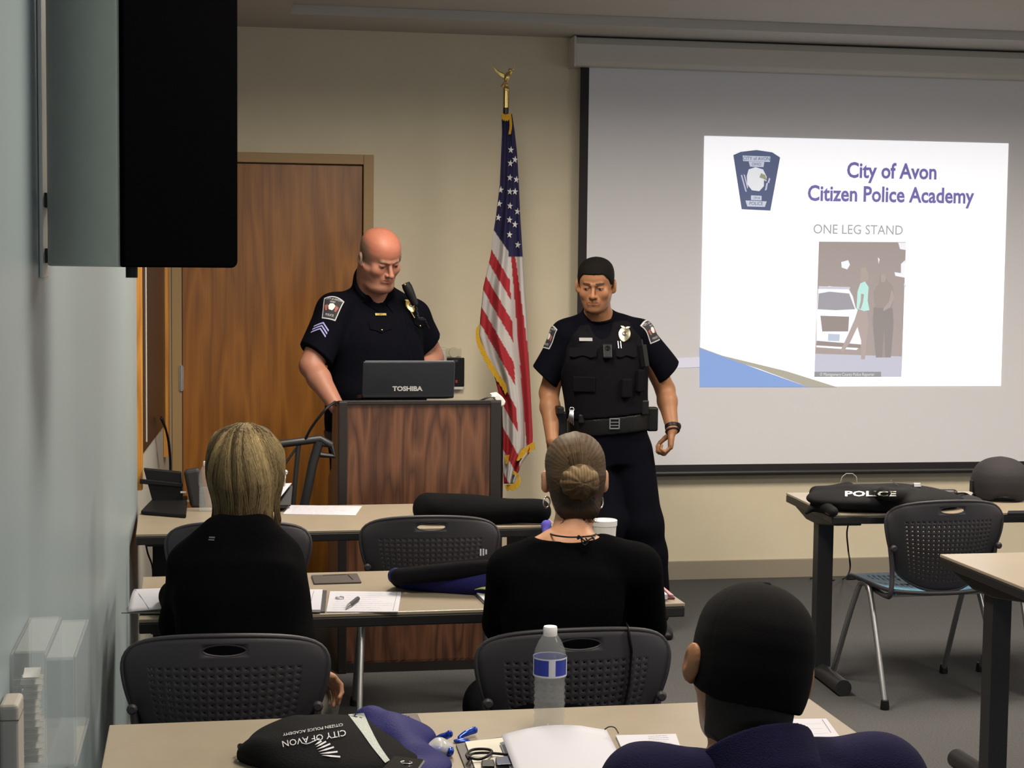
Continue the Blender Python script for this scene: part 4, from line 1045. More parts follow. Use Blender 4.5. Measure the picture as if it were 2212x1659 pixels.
    MB().tube([Vector(wr)+d*.012+x*(.030*math.cos(a))+y*(.030*math.sin(a)) for a in [i*PI/12 for i in range(25)]], .0045, 8, caps=False).build('wristband', mat('dark maroon band', (.03, .008, .012), .6), t, world=True, smooth=True)
    r = B.hand[-1]
vest_officer()
# ---------------------------------------------------------------- seated women and the man in the cap
def hair_strands(name, roots, m, parent, cols, r0=.0009, taper=.5):
    """roots: list of point paths; one mesh of thin tapering ribbons-tubes with a colour per lock"""
    vs = []; fs = []; cc = []
    for path, col in zip(roots, cols):
        n = len(path); pts = [np.array(p, float) for p in path]; b = len(vs)
        for i, p in enumerate(pts):
            d = nrm(pts[min(i+1, n-1)]-pts[max(i-1, 0)]+1e-9); x = nrm(np.cross(d, (.3, .8, .52))); y = np.cross(d, x); r = r0*(1-taper*(i/(n-1))**2)
            cv_ = col if len(col) == 3 else col[0]*(1-i/(n-1))+col[1]*(i/(n-1))
            for k in range(3): a = 2*PI*k/3; vs.append(tuple(p+x*r*math.cos(a)+y*r*math.sin(a))); cc.append(cv_)
        for i in range(n-1):
            for k in range(3): fs.append((b+i*3+k, b+i*3+(k+1) % 3, b+(i+1)*3+(k+1) % 3, b+(i+1)*3+k))
    M = np.array(pmat(parent).inverted()); v = np.array(vs)@M[:3, :3].T+M[:3, 3]
    me = bpy.data.meshes.new(name); me.from_pydata([tuple(q) for q in v], [], fs); me.update(); me.materials.append(m)
    me.polygons.foreach_set('use_smooth', [True]*len(me.polygons))
    ca = me.color_attributes.new('Col', 'FLOAT_COLOR', 'POINT'); c = np.concatenate([np.array(cc), np.ones((len(cc), 1))], 1); ca.data.foreach_set('color', c.ravel().astype(np.float32))
    return put(name, me, parent)
FTOR = [(h, a*.93, yf*.95, yb*.95) for h, a, yf, yb in TORSO]
M_hairm = lambda n: mat(n, (.3, .2, .1), .6, attr=True, noise=.2, nscale=60, spec=.2)

def blonde_woman():
    t = thing('person', 'woman with short blonde hair and black jacket seated at the left, seen from behind', 'person', (.05, 4.15, 0))
    pel = np.array([.045, 4.20, .50]); nk = np.array([.062, 4.33, 1.010]); hd = np.array([.083, 4.385, 1.045])
    B = Body(pel, nk, (.10, 1, 0), hd, (.30, .95, -.10), (0, .05, 1), k=.93, tab=FTOR, shoulder=.142, neck_r=.050, sh_h=.515)
    B.sh[-1] = A(at(418, 1228, Y=4.33)); B.sh[1] = A(at(590, 1222, Y=4.33))
    B.arm[-1] = (A(at(394, 1345, Y=4.42)), A(at(376, 1290, Y=4.62))); B.arm[1] = (A(at(632, 1395, Y=4.22)), A(at(662, 1448, Y=4.42)))
    B.leg[1] = (np.array([.27, 4.62, .50]), np.array([.26, 4.66, .09])); B.leg[-1] = (np.array([-.08, 4.56, .50]), np.array([-.08, 4.62, .09]))
    B.hand[1] = dict(d=(.70, .55, -.42), n=(-.2, -.5, -.8), s=1, curl=[.5, .55, .6, .7], thumb=.4, spread=.10)
    B.hand[-1] = dict(d=(.2, 1, 0), n=(0, 0, -1), s=-1, curl=.4)
    F = Field(); B.trunk(F); B.arms(F, ru=(.046, .038), rf=(.037, .024)); B.legs(F, rt=(.075, .052), rc=(.05, .036)); B.headneck(F); B.hands(F)
    base = (.52, .27, .17)
    col = head_color(B.head, B.k, base, (.40, .13, .11), (.25, .17, .10))
    skin_obj('body', F, .006, skin_mat('fair'), t, col, fine=[(B.head.o+V3(-.13, -.15, .0), B.head.o+V3(.13, .15, .25), .004), (B.arm[1][1]+V3(-.03, -.06, -.14), B.arm[1][1]+V3(.17, .16, .06), .0030)])
    eyes(B.head, B.k, t, (0, -.1))
    jm = mat('black fleece jacket', (.0028, .0028, .0036), .95, noise=.2, nscale=90, bump=.5, bscale=500, spec=.04)
    F = Field(); B.trunk(F, .020, .03); B.arms(F, .018, 'upper', ru=(.050, .044)); B.arms(F, .016, 'fore', rf=(.038, .030))
    B.collar(F, .018, .062, -.15)
    F.sub(capped(cone(B.arm[1][1], B.arm[1][1]+(B.arm[1][1]-B.arm[1][0])*.6, .06, .06)), .004)
    F.warp(wob(.0060, 13, 31)); j = skin_obj('jacket', F, .006, jm, t, smooth_it=2)
    bv = bvh_of(j); p, n = on(bv, 458, 1163, 4.3); x, y = tang(n); decal('jacket_logo', [[(-.008, 0), (.008, 0), (.008, .004), (-.008, .004)], [(-.008, -.006), (.008, -.006), (.008, -.003), (-.008, -.003)]], bv, p, x, y, mat('grey logo print', (.10, .10, .11), .6), j, .002)
    tm = mat('light grey trousers', (.20, .19, .165), .85, bump=.3, bscale=300)
    F = Field(); B.legs(F, .012, rt=(.080, .062), rc=(.058, .052)); F.add(loft(B.fr, [r for r in B.tab if r[0] < .24*B.L], 2.3), .03, .010); F.cut((0, 0, .07), (0, 0, -1)); F.warp(wob(.004, 14, 33))
    skin_obj('trousers', F, .008, tm, t)
    for e in (-1, 1): shoe(t, B.leg[e][1], (.1, 1, 0), M_leather, .9)
    # bobbed hair: solid mass plus locks lying on it
    H = B.head; k = B.k
    R = lambda z: (pchip([-.055, -.03, .0, .04, .08, .12, .16, .20, .23, .252], [.072, .084, .086, .091, .101, .106, .104, .094, .072, .010], z))
    D = lambda z: (pchip([-.055, -.03, .0, .04, .08, .12, .16, .20, .23, .252], [-.118, -.118, -.108, -.116, -.130, -.134, -.132, -.117, -.090, -.018], z))
    def surf(th, z, off=0):
        """angle th from straight back (0) round either side, height z"""
        a = R(z)+off; b = -D(z)+off; fb = .085*np.clip((z+.06)/.2, .0, 1)+off
        x = a*np.sin(th); c = np.cos(th); y = np.where(c > 0, -b*c, -fb*c); return H.o+H.r*(x*k)[..., None]+H.f*(y*k)[..., None]+H.u*(z*k)[..., None] if hasattr(th, 'shape') else H.w(x*k, y*k, z*k)
    F = Field(); zs = [-.035, -.02, .0, .04, .08, .12, .16, .20, .23, .250]
    F.add(loft(H, [(z*k, float(R(z))*k-.012, (.030 if z < .12 else .030+.045*min(1, (z-.12)/.06))*k*(1 if z < .235 else .3), float(D(z))*k+.012) for z in zs], 2.2), .02)
    F.sub(ell(H.w(0, .07, .02), (.07, .07, .10), H), .02)
    F.warp(lambda P: .0016*np.sin((H.to(P)[..., 0])*240)*np.sin((H.to(P)[..., 2])*20+1))
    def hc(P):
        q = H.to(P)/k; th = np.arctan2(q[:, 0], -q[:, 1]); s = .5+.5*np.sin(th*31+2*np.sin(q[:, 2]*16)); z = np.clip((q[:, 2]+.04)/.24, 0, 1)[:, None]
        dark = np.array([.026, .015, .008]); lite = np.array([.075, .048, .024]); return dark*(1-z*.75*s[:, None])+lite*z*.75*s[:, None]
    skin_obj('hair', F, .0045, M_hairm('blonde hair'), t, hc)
    paths, cols = [], []; rs = np.random.RandomState(4)
    LK = [(rs.uniform(-2.05, 2.05), rs.uniform(-.10, .10), rs.uniform(0, 6.28), rs.rand()**.8, rs.uniform(-.016, .030), rs.uniform(-.4, 1.0)) for _ in range(120)]
    for i in range(3600):
        lk = LK[i % 120]; th0 = lk[0]+rs.normal(0, .035); part = .02; zt = .250-abs(rs.normal(0, .012)); zb = -.052+lk[4]+rs.uniform(-.006, .006)+.008*(abs(th0) > 1.2)
        pts = []; thA = th0*.55+part; wig = lk[1]; ph = lk[2]
        z0 = max(.05, zt-rs.choice([0, 0, .05, .1])*rs.rand()); n = 12
        for j in range(n):
            u = j/(n-1); z = z0+(zb-z0)*u; th = thA+(th0-thA)*min(1, u*1.8)+wig*math.sin(u*5+ph); off = .001+.003*lk[3]+.0012*math.sin(i*1.7)+.10*lk[5]*max(0, u-.80)**1.3
            a = float(R(z))+off; b = float(-D(z))+off; fb = .030 if z < .12 else .030+.045*min(1, (z-.12)/.06); c = math.cos(th)
            pts.append(H.w(a*k*math.sin(th), (-b*c if c > 0 else -fb*c)*k, z*k))
        s = .5+.5*math.sin(th0*9+1.2); m = np.clip(lk[3]**4*.95+.22*math.exp(-((th0-.9)/.5)**2)+rs.normal(0, .05), 0, 1)
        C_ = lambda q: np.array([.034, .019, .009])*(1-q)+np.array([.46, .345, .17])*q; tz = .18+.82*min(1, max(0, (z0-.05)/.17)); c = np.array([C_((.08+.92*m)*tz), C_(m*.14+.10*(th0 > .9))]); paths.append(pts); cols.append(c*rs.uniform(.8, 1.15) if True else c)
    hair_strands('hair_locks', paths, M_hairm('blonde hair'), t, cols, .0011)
blonde_woman()

def bun_woman():
    t = thing('person', 'woman with light brown hair in a bun and black top, seen from behind', 'person', (.86, 4.0, 0))
    pel = np.array([.84, 4.08, .50]); nk = np.array([.885, 4.16, 1.005]); hd = np.array([.918, 4.22, 1.030])
    B = Body(pel, nk, (.0, 1, 0), hd, (.10, 1, -.12), (0, .08, 1), k=.95, tab=FTOR, shoulder=.17, neck_r=.052, sh_h=.50)
    B.sh[-1] = A(at(1108, 1238, Y=4.15)); B.sh[1] = A(at(1378, 1232, Y=4.15))
    B.arm[-1] = (A(at(1092, 1345, Y=4.28)), A(at(1120, 1306, Y=4.60))); B.arm[1] = (A(at(1392, 1350, Y=4.28)), A(at(1350, 1302, Y=4.62)))
    B.leg[1] = (np.array([.98, 4.44, .50]), np.array([1.0, 4.46, .09])); B.leg[-1] = (np.array([.74, 4.44, .50]), np.array([.72, 4.46, .09]))
    for e in (-1, 1): B.hand[e] = dict(d=(-e*.3, 1, .05), n=(0, 0, -1), s=e, curl=.4)
    F = Field(); B.trunk(F); B.arms(F, ru=(.048, .040), rf=(.038, .025)); B.legs(F, rt=(.078, .054), rc=(.052, .037)); B.headneck(F); B.hands(F)
    col = head_color(B.head, B.k, (.50, .255, .15), (.38, .12, .10), (.12, .07, .04))
    skin_obj('body', F, .006, skin_mat('light'), t, col, fine=[(B.head.o+V3(-.14, -.16, -.07), B.head.o+V3(.14, .15, .25), .0036)])
    eyes(B.head, B.k, t)
    km = mat('black knit top', (.0026, .0026, .0034), .95, noise=.2, nscale=120, bump=.5, bscale=450, spec=.04)
    F = Field(); B.trunk(F, .010, .03); B.arms(F, .014, 'upper', ru=(.056, .048)); B.arms(F, .010, 'fore', rf=(.040, .028))
    F.sub(ell(nk+V3(.0, -.02, .035), (.112, .085, .050)), .006)
    F.warp(wob(.0042, 15, 41)); tp = skin_obj('knit_top', F, .006, km, t, smooth_it=2)
    F = Field(); B.legs(F, .010, rt=(.084, .064), rc=(.058, .045)); F.add(loft(B.fr, [r for r in B.tab if r[0] < .24*B.L], 2.3), .03, .008); F.cut((0, 0, .07), (0, 0, -1))
    skin_obj('trousers', F, .009, M_uni, t)
    for e in (-1, 1): shoe(t, B.leg[e][1], (0, 1, 0), M_leather, .9)
    H = B.head; k = B.k
    TB = [(.042, .058, -.01, -.088), (.055, .064, .01, -.095), (.075, .071, .02, -.100), (.10, .076, .03, -.106), (.13, .0810, .045, -.110), (.155, .082, .092, -.109), (.18, .080, .094, -.106), (.205, .071, .080, -.092), (.225, .056, .056, -.070), (.240, .033, .028, -.042), (.2465, .006, .0, -.014)]
    F = Field(); F.add(loft(H, [(a*k, b*k, c*k, d*k) for a, b, c, d in TB], 2.15), .02)
    for e in (-1, 1): F.sub(ell(H.w(e*.085, .03, .085), (.025, .05, .045), H), .012)
    F.add(cone(H.w(-.03, -.075, .035), H.w(.03, -.075, .035), .022, .022), .03)
    F.warp(lambda P: .0010*np.sin(np.arctan2(H.to(P)[..., 0], H.to(P)[..., 2]-.12)*70))
    lo_, hi_ = np.array([.028, .016, .009]), np.array([.105, .068, .037])
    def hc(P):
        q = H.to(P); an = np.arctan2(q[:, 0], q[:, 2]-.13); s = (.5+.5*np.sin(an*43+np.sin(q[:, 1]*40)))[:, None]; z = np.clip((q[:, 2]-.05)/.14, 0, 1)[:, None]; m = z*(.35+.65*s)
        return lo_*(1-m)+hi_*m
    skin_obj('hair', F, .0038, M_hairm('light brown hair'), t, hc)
    F = Field(); bc = H.w(.0, -.112, .108)
    F.add(ell(bc, (.050, .034, .044), H), .01); F.add(ell(bc+H.u*.014-H.f*.012, (.040, .026, .026), H), .012)
    F.warp(lambda P: .0018*np.sin(np.arctan2((P-bc)@H.r, (P-bc)@H.u)*9+60*((P-bc)@H.u)))
    bl, bh = np.array([.055, .034, .017]), np.array([.24, .165, .085])
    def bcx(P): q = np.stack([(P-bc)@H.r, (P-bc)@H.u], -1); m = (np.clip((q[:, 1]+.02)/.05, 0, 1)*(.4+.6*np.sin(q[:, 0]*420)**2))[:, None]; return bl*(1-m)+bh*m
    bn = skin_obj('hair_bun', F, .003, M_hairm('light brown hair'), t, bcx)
    paths, cols = [], []; rs = np.random.RandomState(9); hb = F
    for i in range(1100):   # hair drawn back to the bun
        a = rs.uniform(-PI, PI); pts = []; q0 = np.array([math.sin(a), math.cos(a)])
        x0, z0 = q0[0]*.080, .130+q0[1]*(.112 if q0[1] > 0 else .085)
        for j in range(9):
            u = j/8; x = x0*(1-u)+.028*u*q0[0]; z = z0*(1-u)+(.108+.03*q0[1])*u
            zz = min(max(z, .045), .243); T = np.array(TB); aa = float(pchip(T[:, 0], T[:, 1], zz)); bb = float(pchip(T[:, 0], T[:, 3], zz)); s_ = min(.97, abs(x)/max(aa, .01)); yy = bb*math.sqrt(1-s_**2)
            if u < .12: yy += .004
            pts.append(H.w(x*k, (yy-.0012)*k, zz*k))
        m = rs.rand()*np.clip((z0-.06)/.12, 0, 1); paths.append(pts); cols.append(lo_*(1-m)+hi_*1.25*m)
    for i in range(500):    # loops of the bun
        a = rs.uniform(0, 6.28); r = rs.uniform(.3, 1.03); pts = []
        for j in range(9):
            b = a+j*.16; pts.append(bc+H.r*(.047*r*math.sin(b))+H.u*(.041*r*math.cos(b)+.004)-H.f*(.0345*math.sqrt(max(0, 1.06-r*r))+.001))
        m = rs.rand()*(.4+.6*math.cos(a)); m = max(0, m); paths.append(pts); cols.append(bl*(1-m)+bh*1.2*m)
    for i in range(60):
        x = rs.uniform(-.04, .04); p0 = H.w(x, -.085, .04); pts = [p0+np.array([rs.normal(0, .001)*j, 0, -.006*j]) for j in range(7)]; paths.append(pts); cols.append(lo_)
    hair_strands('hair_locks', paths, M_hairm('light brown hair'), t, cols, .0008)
    er = MB(); c = Vector(H.w(-.077*k, .002, .052)); er.tube([c+Vector((.010*math.cos(a), .008*math.cos(a), .014*math.sin(a))) for a in [i*PI/12 for i in range(25)]], .0022, 6, caps=False)
    er.build('hoop_earring', M_chrome, t, world=True, smooth=True)
    c = Vector(H.w(.072*k, .004, .050)); MB().tube([c+Vector((.008*math.cos(a), .012*math.cos(a), .014*math.sin(a))) for a in [i*PI/12 for i in range(25)]], .0020, 6, caps=False).build('hoop_earring', M_chrome, t, world=True, smooth=True)
    # black cord tied at the nape
    cp = catmull([A(at(px, py, Y=yy)) for px, py, yy in ((1184, 1150, 4.15), (1196, 1156, 4.09), (1225, 1160, 4.066), (1250, 1160, 4.064), (1275, 1158, 4.075), (1288, 1154, 4.13))], 5)
    cd = MB().tube(cp, .0022, 6)
    z0 = A(at(1254, 1160, Y=4.058))
    for lp in ([(0, 0), (.012, -.010), (.028, -.003), (.034, -.006), (.026, .002), (.006, .001)], [(0, 0), (.004, -.014), (.010, -.020), (.018, -.012), (.012, -.002)], [(0, 0), (-.006, .004), (-.008, -.004), (0, 0)]):
        cd.tube(catmull([z0+V3(a, -.004, b) for a, b in lp], 5), .0020, 6)
    cd.build('neck_cord', M_black, t, world=True, smooth=True)
bun_woman()

def cap_man():
    t = thing('person', 'man in a black baseball cap and navy polo shirt in the foreground, seen from behind', 'person', (.86, 2.25, 0))
    pel = np.array([.87, 2.22, .42]); nk = np.array([.812, 2.43, .950]); hd = np.array([.802, 2.475, .950])
    B = Body(pel, nk, (0, 1, 0), hd, (-.02, .97, -.20), (.20, .20, .95), k=1.02, shoulder=.19, neck_r=.062, sh_h=.50)
    B.sh[-1] = np.array([.640, 2.43, .895]); B.sh[1] = np.array([1.015, 2.44, .886])
    B.arm[-1] = (np.array([.58, 2.56, .70]), np.array([.68, 2.70, .770])); B.arm[1] = (np.array([1.10, 2.60, .70]), np.array([.93, 2.86, .775]))
    B.leg[1] = (np.array([1.0, 2.72, .50]), np.array([1.0, 2.74, .09])); B.leg[-1] = (np.array([.76, 2.72, .50]), np.array([.74, 2.74, .09]))
    B.hand[-1] = dict(d=(.15, 1, .0), n=(0, 0, -1), s=-1, curl=.25); B.hand[1] = dict(d=(-.25, 1, .0), n=(0, 0, -1), s=1, curl=.25)
    F = Field(); B.trunk(F); B.arms(F); B.legs(F); B.headneck(F, jaw=1.05, eo=1.13); B.hands(F)
    hl = lambda x, y, z: np.clip((-.022-y)/.012, 0, 1)*np.clip((z+.045-.95*np.abs(x))/.02, 0, 1)*.85
    col = head_color(B.head, B.k, (.34, .155, .075), (.2, .08, .06), (.03, .02, .012), (.018, .013, .010), hl)
    skin_obj('body', F, .006, skin_mat('brown'), t, col, fine=[(B.head.o+V3(-.15, -.16, -.06), B.head.o+V3(.15, .16, .27), .0030)])
    eyes(B.head, B.k, t)
    H = B.head; k = B.k
    F = Field(); tb = [(.11+(z-.11)*1.03, a*1.04, yf*1.0, yb*1.055) for z, a, yf, yb in HEAD]
    F.add(loft(H, [(a*k, b*k, c*k, d*k) for a, b, c, d in tb], 2.15), .02)
    F.add(cone(H.w(0, -.030, .05), H.w(0, -.040, -.045), .068, .064), .02)
    F.ops.append(('c', lambda P: np.maximum(H.to(P)[..., 1]+.020, (-.050+.95*np.abs(H.to(P)[..., 0]))-H.to(P)[..., 2]), .004, 0))
    skin_obj('hair', F, .0038, mat('clipped dark hair', (.014, .010, .008), .75, noise=.4, nscale=300, bump=.6, bscale=1100), t)
    cm = mat('black cap cloth', (.0050, .0047, .0053), .9, noise=.1, nscale=80, bump=.3, bscale=700, spec=.12)
    F = Field(); ct = [(.062, .0800, .080, -.102), (.085, .0855, .092, -.112), (.12, .0890, .104, -.118), (.15, .0895, .106, -.118), (.18, .0865, .104, -.113), (.205, .079, .095, -.100), (.228, .062, .070, -.077), (.243, .040, .043, -.049), (.251, .014, .012, -.018), (.252, .003, .0, -.004)]
    F.add(loft(H, [(a*k, b*k, c*k, d*k) for a, b, c, d in ct], 2.2), .02)
    F.ops.append(('c', lambda P: (.088*k+.28*np.maximum(0, -.02-H.to(P)[..., 1])*0+.25*(H.to(P)[..., 1]+.03))-H.to(P)[..., 2]-.02, .003, 0))
    cf = Fr(H.w(0, 0, .24*k), H.f, H.u)
    def seams(P):
        q = H.to(P); a = np.arctan2(q[..., 0], q[..., 1]-(-.004)); d = np.abs(((a/(PI/3))+.5) % 1-.5)*PI/3*np.sqrt(q[..., 0]**2+q[..., 1]**2)
        return .0010*np.exp(-(d/.0022)**2)*(q[..., 2] > .12)
    F.warp(seams); F.warp(wob(.0015, 22, 51))
    cp = skin_obj('cap', F, .0036, cm, t, smooth_it=1)
    MB().ball(H.w(0, -.022, .2475*k), .0085, 12, (1, 1, .6)).build('cap_button', cm, cp, world=True, smooth=True)
    bm = MB(); 
    def brim(u, v):
        s = 2*u-1; x = .064*s; r = .072*math.sqrt(max(0, 1-s*s*.92)); yy = .088*math.sqrt(max(.0, 1-(s*.86)**2))+.012+v*r; return tuple(H.w(x*k*(1+.05*v), yy*k, (.128-.016*v-.020*s*s)*k))
    bm.sheet(18, 8, brim); bm.build('cap_brim', cm, cp, world=True, smooth=True, solid=.0035)
    pm = mat('navy blue polo cotton', (.009, .008, .036), .9, noise=.15, nscale=60, bump=.4, bscale=420, spec=.15)
    F = Field(); B.trunk(F, .014, .04)
    for e in (-1, 1):
        el = B.arm[e][0]; d = nrm(el-B.sh[e]); F.add(capped(cone(B.sh[e]-d*.01, el, .070, .080), (B.sh[e]+(el-B.sh[e])*.85, d)), .04)
    F.warp(wob(.0085, 11, 61, (1, 0, 0), .7)); F.sub(cone(B.neck-B.fr.u*.05, B.head.w(0, -.03, .03), .082, .076), .012)
    ps = skin_obj('polo_shirt', F, .006, pm, t, smooth_it=2)
    F = Field(); c = B.neck+V3(0, .0, .0); ax = nrm(B.head.w(0, -.04, .02)-c); 
    F.add(capped(cone(c-ax*.02, c+ax*.10, .101, .084), (c+ax*.036, nrm(ax-V3(0, -.15, 0)))), .006)
    F.sub(cone(c-ax*.05, c+ax*.12, .074, .069), .004); F.warp(wob(.0022, 24, 63))
    skin_obj('collar', F, .0036, pm, ps)
    F = Field(); B.legs(F, .016, rt=(.090, .070), rc=(.066, .058)); F.add(loft(B.fr, [r for r in B.tab if r[0] < .24*B.L], 2.3), .03, .012); F.cut((0, 0, .07), (0, 0, -1))
    skin_obj('trousers', F, .010, M_uni, t)
    for e in (-1, 1): shoe(t, B.leg[e][1], (0, 1, 0), M_leather)
cap_man()
# ================================================================ things on the walls
# speaker on its bracket: grille turned into the room
sp_ = thing('loudspeaker', 'tall black fronted grey loudspeaker mounted high on the left wall', 'loudspeaker', tuple(at(258, 577, Y=2.82)))
M_spk = mat('grey speaker cabinet', (.50, .53, .48), .55, noise=.05); M_gr = mat('black speaker grille cloth', (.0014, .0013, .0018), .95, bump=.4, bscale=900, spec=.02)
pA = at(101, 576, Y=2.97); pB = at(258, 577, Y=2.82); pC = at(505, 577, Y=2.97); z0 = pB.z; z1 = 2.45
pA.z = pC.z = z0
pD = pA+(pC-pB)
MB().prism([(p.x, p.y) for p in (pA, pB+(pA-pB)*.02, pC+(pA-pB)*.02, pD)], z1-z0, (0, 0, z0)).build('cabinet', M_spk, sp_, world=True, bevel=.004)
g0 = pB; g1 = pC; nx = (g1-g0).normalized(); ny = Vector((nx.y, -nx.x, 0)); ny = ny if ny.y < 0 else -ny
w = (g1-g0).length; rr = .012
pl = [(0, z0), (w-rr, z0)]+[(w-rr+rr*math.sin(a), z0+rr-rr*math.cos(a)) for a in (.4, .8, 1.2, PI/2)]+[(w, z1), (0, z1)]
MB().prism(pl, .012, (g0.x, g0.y, 0), nx, (0, 0, 1)).build('grille', M_gr, sp_, world=True, bevel=.003)
bx = MB().bb(-.2915, pA.x+.05, 2.99, 3.05, z0+.005, z0+.030).bb(-.2915, pA.x+.05, 2.99, 3.05, z0+.10, z0+.125)
bx.build('wall_arm', M_blackm, sp_, world=True, bevel=.002)
MB().bb(-.2915, -.285, 2.96, 3.06, z0-.02, z0+.80).build('wall_channel', M_white, sp_, world=True, bevel=.002)
kn = at(268, 583, Y=2.86); MB().lathe([(.010, -.018), (.010, 0)], 12, (kn.x+.01, kn.y+.05, z0)).build('mounting_knob', M_black, sp_, world=True, smooth='auto')

# acrylic rack with cards and wall box low on the left wall
M_acr = mat('clear acrylic', (.62, .67, .69), .08, alpha=.20, spec=.6)
ra = thing('card_rack', 'clear acrylic wall rack filled with white name cards, low on the left wall', 'card rack', (-.245, 2.6, .965))
rx0, rx1, yr0, yr1, zb, zt = -.2905, -.198, 2.49, 2.75, .955, 1.118
def panel(nm, *b): return MB().bb(*b).build(nm, M_acr, ra, world=True, bevel=.0012)
panel('side_panel', rx1-.004, rx1, yr0, yr1, zb, zt); panel('side_panel', rx0, rx0+.003, yr0, yr1, zb, zt+.006)
panel('front_panel', -.2405, rx1-.0045, yr0, yr0+.004, zb, zt-.0045); panel('divider', -.2435, -.241, yr0, yr1, zb+.0045, zt+.005)
panel('top_panel', -.2405, rx1-.0045, yr0, yr1, zt-.004, zt); panel('top_panel', rx0+.0035, -.244, yr0+.02, yr1, zt+.002, zt+.006)
panel('bottom_panel', rx0+.0035, rx1-.0045, yr0, yr1, zb, zb+.004)
M_card = mat('white card', (.66, .66, .64), .7)
for k in range(13):
    z = zt-.030-k*.0105; c = MB(); xa_ = -.274+.012*min(1, k/6)*0-.004*(k % 2); xb_ = -.2475-.004*(k in (4, 5))-.003*(k % 3 == 0)
    c.add([(xa_, yr0+.004, z), (xb_, yr0+.004, z), (xb_, yr0+.030, z+.0085), (xa_, yr0+.030, z+.0085)], [(0, 1, 2, 3)])
    o = c.build('name_card', M_card, None, solid=.0008); tag(o, 'white name card stacked inside the clear acrylic rack', 'card', 'name cards in the acrylic rack')
    panel('shelf_lip', rx0+.0035, -.244, yr0+.0005, yr0+.0025, z-.0022, z-.0010)
wbx = thing('wall_box', 'plain beige plastic box at the lower left corner, in front of the acrylic rack', 'wall box', (-.275, 2.38, .8))
BY, BZ = 2.42, 1.086
MB().bb(-.291, -.2645, BY-.07, BY, BZ-.35, BZ).build('box_body', mat('beige plastic', (.38, .36, .32), .5), wbx, world=True, bevel=.006, seg=3)
MB().bb(-.2912, -.2640, BY-.0705, BY+.0005, BZ-.0225, BZ-.021).build('lid_seam', mat('shadow gap plastic', (.12, .11, .10), .6), wbx, world=True)

# framed dark panel on the splayed rear stretch of the left wall
fp = thing('wall_panel', 'tall dark panel edged with orange wood strips on the side wall beside the door', 'wall panel', (-.27, 7.6, .8))
M_orw = wood_mat('orange pine trim', (.42, .17, .025), (.62, .29, .05), scale=2, stretch=10)
wallx = lambda y: -.300+(y-6.62)/(BW-6.62)*.089
def strip(nm, ya, yb, za, zb_, th, m, off=0):
    MB().prism([(wallx(ya)+off, ya), (wallx(ya)+off+th, ya), (wallx(yb)+off+th, yb), (wallx(yb)+off, yb)], zb_-za, (0, 0, za)).build(nm, m, fp, world=True, bevel=.001)
strip('wood_strip', 6.64, 6.70, .80, 2.45, .022, M_orw, .0015); strip('wood_strip', 8.10, 8.22, .76, 2.45, .022, M_orw, .0015)
strip('wood_strip', 6.71, 8.09, 2.42, 2.45, .022, M_orw, .0015)
strip('dark_board', 6.71, 8.09, .92, 2.42, .010, mat('near black glossy board', (.010, .009, .010), .3), .0015)
strip('bright_edge', 7.0, 7.012, .95, 2.40, .013, M_white, .0015)
cbl = MB()
for k in range(3): cbl.tube(catmull([(wallx(7.6)+.03, 7.6-.05*k, 1.00), (wallx(7.7)+.045, 7.62, .93), (wallx(7.8)+.05, 7.70+.03*k, .85), (wallx(7.85)+.05, 7.80+.03*k, .72), (wallx(7.9)+.04, 7.8, .4), (wallx(7.9)+.03, 7.8, .01)], 6), .005, 6)
tag(cbl.build('cable_bundle', M_black, None, smooth=True), 'black cables hanging below the dark wood-edged panel', 'cables')

# devices on the back wall
d1 = thing('thermostat', 'small pale round-cornered thermostat on the back wall beside the bald officer', 'thermostat', tuple(at(950, 765, Y=8.69)))
a, b = at(943, 750, Y=8.66), at(966, 784, Y=8.66)
MB().bb(a.x, b.x, 8.655, BW-.001, b.z, a.z).build('housing', mat('cream plastic', (.55, .52, .42), .4), d1, world=True, bevel=.012, seg=3)
MB().bb(a.x+.012, b.x-.012, 8.651, 8.656, b.z+.02, a.z-.02).build('slot', M_white, d1, world=True, bevel=.002)
d2 = thing('wall_plate', 'blank cream wall plate above the black intercom', 'wall plate', tuple(at(980, 762, Y=8.69)))
a, b = at(965, 752, Y=8.69), at(997, 771, Y=8.69)
MB().bb(a.x, b.x, 8.693, BW-.001, b.z, a.z).build('plate', mat('cream wall plate', (.50, .46, .35), .6), d2, world=True, bevel=.003)
c = Vector(((a.x+b.x)/2, 8.693, (a.z+b.z)/2)); MB().lathe([(.028, 0), (.026, .004), (.0001, .004)], 20, c, Matrix(((1, 0, 0), (0, .0, -1), (0, 1, 0)))).build('round_cover', MATS['cream wall plate'], d2, world=True, smooth='auto')
d3 = thing('intercom', 'black intercom unit on a white base, on the back wall right of the laptop', 'intercom', tuple(at(985, 805, Y=8.69)))
a, b = at(963, 773, Y=8.66), at(1003, 835, Y=8.66)
MB().bb(a.x, b.x, 8.66, 8.69, b.z, a.z).build('face', M_black, d3, world=True, bevel=.004)
MB().bb(a.x+.035, b.x-.035, 8.655, 8.66, a.z-.022, a.z-.010).build('display', mat('dim grey display', (.05, .05, .055), .2), d3, world=True)
MB().bb(a.x+.05, a.x+.062, 8.655, 8.66, b.z+.018, b.z+.034).build('red_button', mat('red lamp', (.35, .02, .02), .4), d3, world=True, bevel=.002)
MB().bb(a.x+.0, b.x-.004, 8.665, BW-.001, b.z-.016, b.z-.001).bb(a.x+.01, b.x-.01, 8.69, BW-.001, b.z, a.z).build('base', M_white, d3, world=True, bevel=.002)

